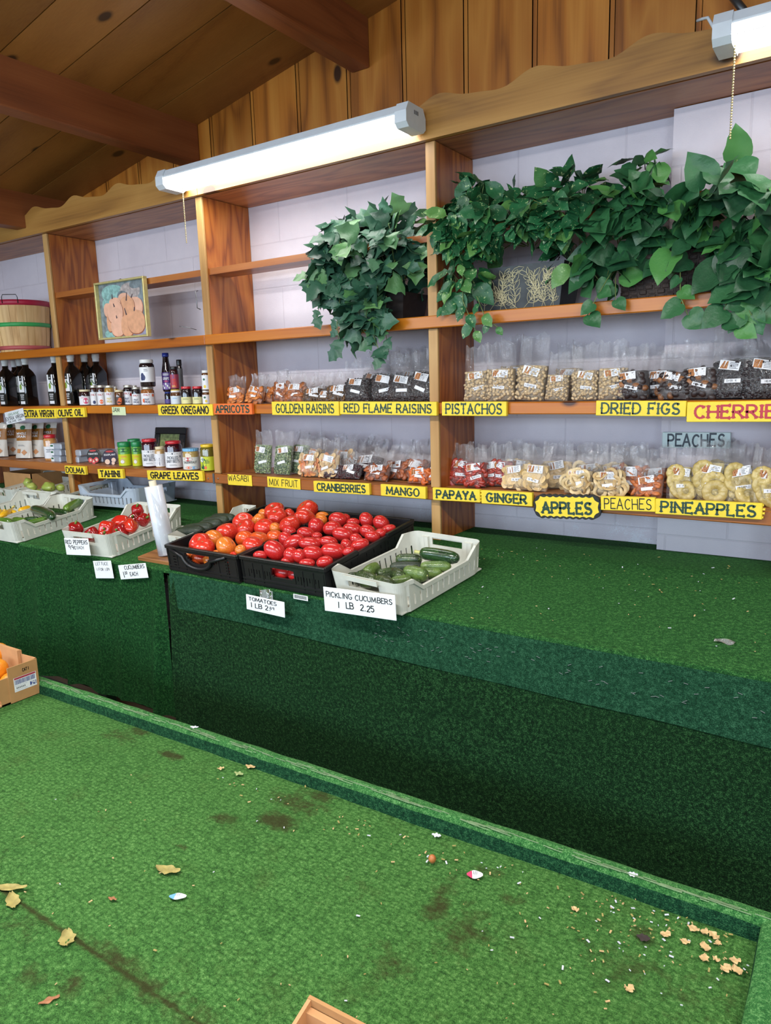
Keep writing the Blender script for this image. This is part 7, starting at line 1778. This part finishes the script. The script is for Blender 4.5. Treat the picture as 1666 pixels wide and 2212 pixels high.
plant('philodendron_plant', Vector((Pb.x + .12, Pb.y, Pb.z)), 'philodendron with broad heart leaves and hanging shoots at the right picture edge', 'plant', 'heart', PHI, .088,
      [(q(1575, 450, 2.36), (.09, .07, .07), 24), (q(1650, 490, 2.34), (.10, .08, .09), 40), (q(1610, 560, 2.30), (.10, .06, .08), 34), (q(1580, 370, 2.40), (.035, .04, .04), 6), (q(1660, 600, 2.27), (.07, .05, .07), 24)],
      [[q(1590, 580, 2.25), q(1570, 650, 2.232), q(1560, 710, 2.225)], [q(1610, 600, 2.25), q(1610, 660, 2.23), q(1590, 720, 2.225)], [q(1640, 610, 2.25), q(1645, 670, 2.23)], [q(1600, 640, 2.235), q(1630, 690, 2.228)]], 0, STM, 13,
      [(box_pot(.20, .22, .13, .15, .13, weave=True), 'wicker_basket', WIC)])

# ================================================================== litter on the turf
SKIN = plain('dried_skin', srgb(200, 170, 122), .6, .2, 90); LEAFD = plain('dried_leaf', srgb(156, 144, 84), .75, .25, 60); PAPER = plain('pale_paper', srgb(206, 210, 222), .6, .1, 60)
def tp(p, h=.004): return Zp(p, TZ + h)
def litter(p, ln, wd, mat, label, name, cat, rot=0.0, curl=.3, h=.005, ragged=.15, group=None, two=None):
    P = tp(p, h); rs_ = random.Random(label); o = MB(); n_ = 9
    def f(u, v):
        x = (u - .5) * ln; w_ = wd * .5 * math.sin(PI * (u * .94 + .03)) ** .7 * (1 + ragged * math.sin(17 * u + p[0]))
        y = (v - .5) * 2 * w_; return (x, y, curl * ln * ((u - .5) ** 2 * 1.2 + (v - .5) ** 2 * .5) + (.0004 if two is not None or 'scrap' in name else .0016) * math.sin(11 * u + 9 * v))
    o.grid(f, 13, 6, 0)
    if two is not None:
        for k in range(60): 
            if k % 12 < 4: o.mi[k] = 1
        for i in range(3): o.add([(ln * (-.1 + .1 * i), -wd * .2, .0045), (ln * (-.07 + .1 * i), -wd * .2, .0045), (ln * (-.04 + .1 * i), wd * .2, .0045), (ln * (-.07 + .1 * i), wd * .2, .0045)], [(0, 1, 2, 3)], 2)
    ob_ = o.build(name, [mat] + ([two, I_GREY] if two is not None else []), None, P); ob_.rotation_euler = (0, 0, rot); tag(ob_, label, cat, group); return ob_
litter((363, 1880), .060, .026, LEAFD, 'curled dry yellow leaf above the blue and white sticker on the low table', 'dry_leaf', 'leaf', .3, .25, group='dry leaves')
litter((145, 2030), .045, .030, LEAFD, 'curled dry leaf beside the seam near the left of the low table', 'dry_leaf', 'leaf', -.6, .4, group='dry leaves')
litter((22, 1918), .075, .020, LEAFD, 'long dry husk at the left picture edge, upper one', 'dry_leaf', 'leaf', .5, .2, group='dry leaves'); litter((28, 1948), .055, .026, LEAFD, 'wider dry husk at the left picture edge, lower one', 'dry_leaf', 'leaf', -.4, .3, group='dry leaves')
litter((384, 1936), .036, .019, LBL, 'blue and white oval fruit sticker on the low table', 'fruit_sticker', 'sticker', .55, .03, .007, 0, 'fruit stickers', two=SKYB)
litter((1026, 1889), .034, .026, LBL, 'pink and white round fruit sticker near the far rim of the low table', 'fruit_sticker', 'sticker', .5, .03, .007, 0, 'fruit stickers', two=PINK)
litter((943, 1804), .022, .014, PAPER, 'pale torn sticker piece by the far rim, upper of the table surface ones', 'paper_scrap', 'scrap', .2, .1, .006, .3, 'paper scraps')
litter((1367, 1889), .020, .014, PAPER, 'pale paper scrap caught on the turf rim toward the right', 'paper_scrap', 'scrap', .3, .2, .046, .3, 'paper scraps'); litter((420, 1571), .026, .014, PAPER, 'white paper scrap on the turf rim below the skirt gap', 'paper_scrap', 'scrap', .4, .2, .046, .2, 'paper scraps')
litter((541, 1656), .030, .017, SKIN, 'tan onion skin flake near the far rim, largest on the left half', 'skin_flake', 'skin', .2, .2, .006, .05, 'onion skin flakes'); litter((477, 1660), .018, .013, SKIN, 'small tan skin flake left of the largest one', 'skin_flake', 'skin', .9, .3, .006, .2, 'onion skin flakes')
litter((516, 1671), .028, .016, plain('pale_green_skin', srgb(150, 166, 110), .6, .2, 60), 'greenish dry flake below the largest tan flake', 'skin_flake', 'skin', .2, .15, .006, .25, 'onion skin flakes')
o = MB(); P = tp((934, 1855), .012); o.ball((0, 0, 0), .0085, .0085, .0095, 14, 9); ob_ = o.build('hazelnut', plain('nut_brown', srgb(176, 108, 60), .4, .15, 60), None, P); tag(ob_, 'round brown nut lying near the far rim of the low table', 'nut'); o = MB(); o.ball((0, 0, -.008), .005, .005, .002, 10, 5); o.build('nut_cap', SKIN, ob_)
litter((1390, 2026), .024, .018, plain('dark_scrap', srgb(54, 44, 44), .7, .2, 60), 'dark brown scrap near the right corner of the low table', 'dark_scrap', 'scrap', .2, .2, .006, .2)
litter((106, 2160), .034, .012, plain('rust_bark', srgb(154, 104, 68), .7, .2, 60), 'reddish brown bark sliver near the lower left of the low table', 'bark_sliver', 'bark', 1.1, .05, .006, .1); litter((243, 1941), .020, .009, plain('rust_bark', srgb(154, 104, 68), .7, .2, 60), 'small brown bark bit between the dry husks and the sticker', 'bark_sliver', 'bark', .3, .1, .006, .2)
for i, (px_, py_, s_) in enumerate(((1498, 2006, .022), (1523, 2013, .018), (1543, 2021, .022), (1438, 2018, .020), (1524, 2046, .022), (1480, 2034, .018), (1522, 2070, .020), (1548, 2072, .014), (1568, 2092, .022), (1593, 2096, .022), (1588, 2075, .020), (1552, 2037, .014), (1243, 1964, .016), (1361, 2136, .018))):
    litter((px_, py_), s_, s_ * .75, SKIN, 'tan skin flake, %s of the scattering by the right corner of the low table' % (['first', 'second', 'third', 'fourth', 'fifth', 'sixth', 'seventh', 'eighth', 'ninth', 'tenth', 'eleventh', 'twelfth', 'thirteenth', 'fourteenth'][i]), 'skin_flake', 'skin', i * 1.3, .3, .006, .25, 'onion skin flakes by the corner')
def crumbs(name, n_, fn, mats, label, seed):
    rs_ = random.Random(seed); o = MB()
    for i in range(n_):
        P = fn(rs_); s_ = rs_.choice((.0015, .002, .0025, .004)) ; o.box((-s_, -s_ * .4, 0), (s_, s_ * .4, .0012), rs_.randrange(len(mats)), rs_.random(), tr(P) @ rz(rs_.uniform(0, 6)) @ ry(rs_.uniform(-.3, .3)))
    ob_ = o.build(name, mats); tag(ob_, label, 'crumbs'); ob_['kind'] = 'stuff'
CM = [SKIN, SKIN, LEAFD, LEAFD, PAPER]
def ft(r_):
    k = r_.random()
    if k < .45: return tp((r_.gauss(1420, 180), r_.gauss(2030, 70)), .005)
    if k < .75: x = r_.uniform(450, 1500); return tp((x, 1690 + .31 * (x - 520) + abs(r_.gauss(0, 28))), .005)
    return tp((r_.uniform(0, 1600), r_.uniform(1650, 2212)), .005)
def ft2(r_):
    P = ft(r_)
    while not (-3.2 < P.x < -.1 and .2 < P.y < lip_y(P.x) - .006): P = ft(r_)
    return P
crumbs('crumb_litter', 260, ft2, CM, 'pale crumbs and chaff scattered over the low green table', 4)
def fc(r_):
    x = r_.uniform(-1.15, -.15); y = r_.choice((r_.uniform(1.72, 2.2), r_.gauss(2.22, .08)))
    y = max(1.72, min(2.5, y)); return Vector((x, y, cz(y) + .004))
crumbs('crumb_litter', 90, fc, CM, 'pale crumbs scattered over the bare right side of the sloping counter', 6)
P = Cp((1566, 1385), .004); o = MB(); o.grid(lambda u, v: ((u - .5) * .045, (v - .5) * .022 * (1 + .2 * math.sin(9 * u)), .003 * math.sin(7 * u + 4 * v)), 12, 5); ob_ = o.build('tape_scrap', film('dusty_tape', .2, (.7, .7, .5)), None, P); ob_.rotation_euler = (TILT, 0, -.05); tag(ob_, 'dusty clear tape scrap lying on the bare right side of the counter', 'tape')
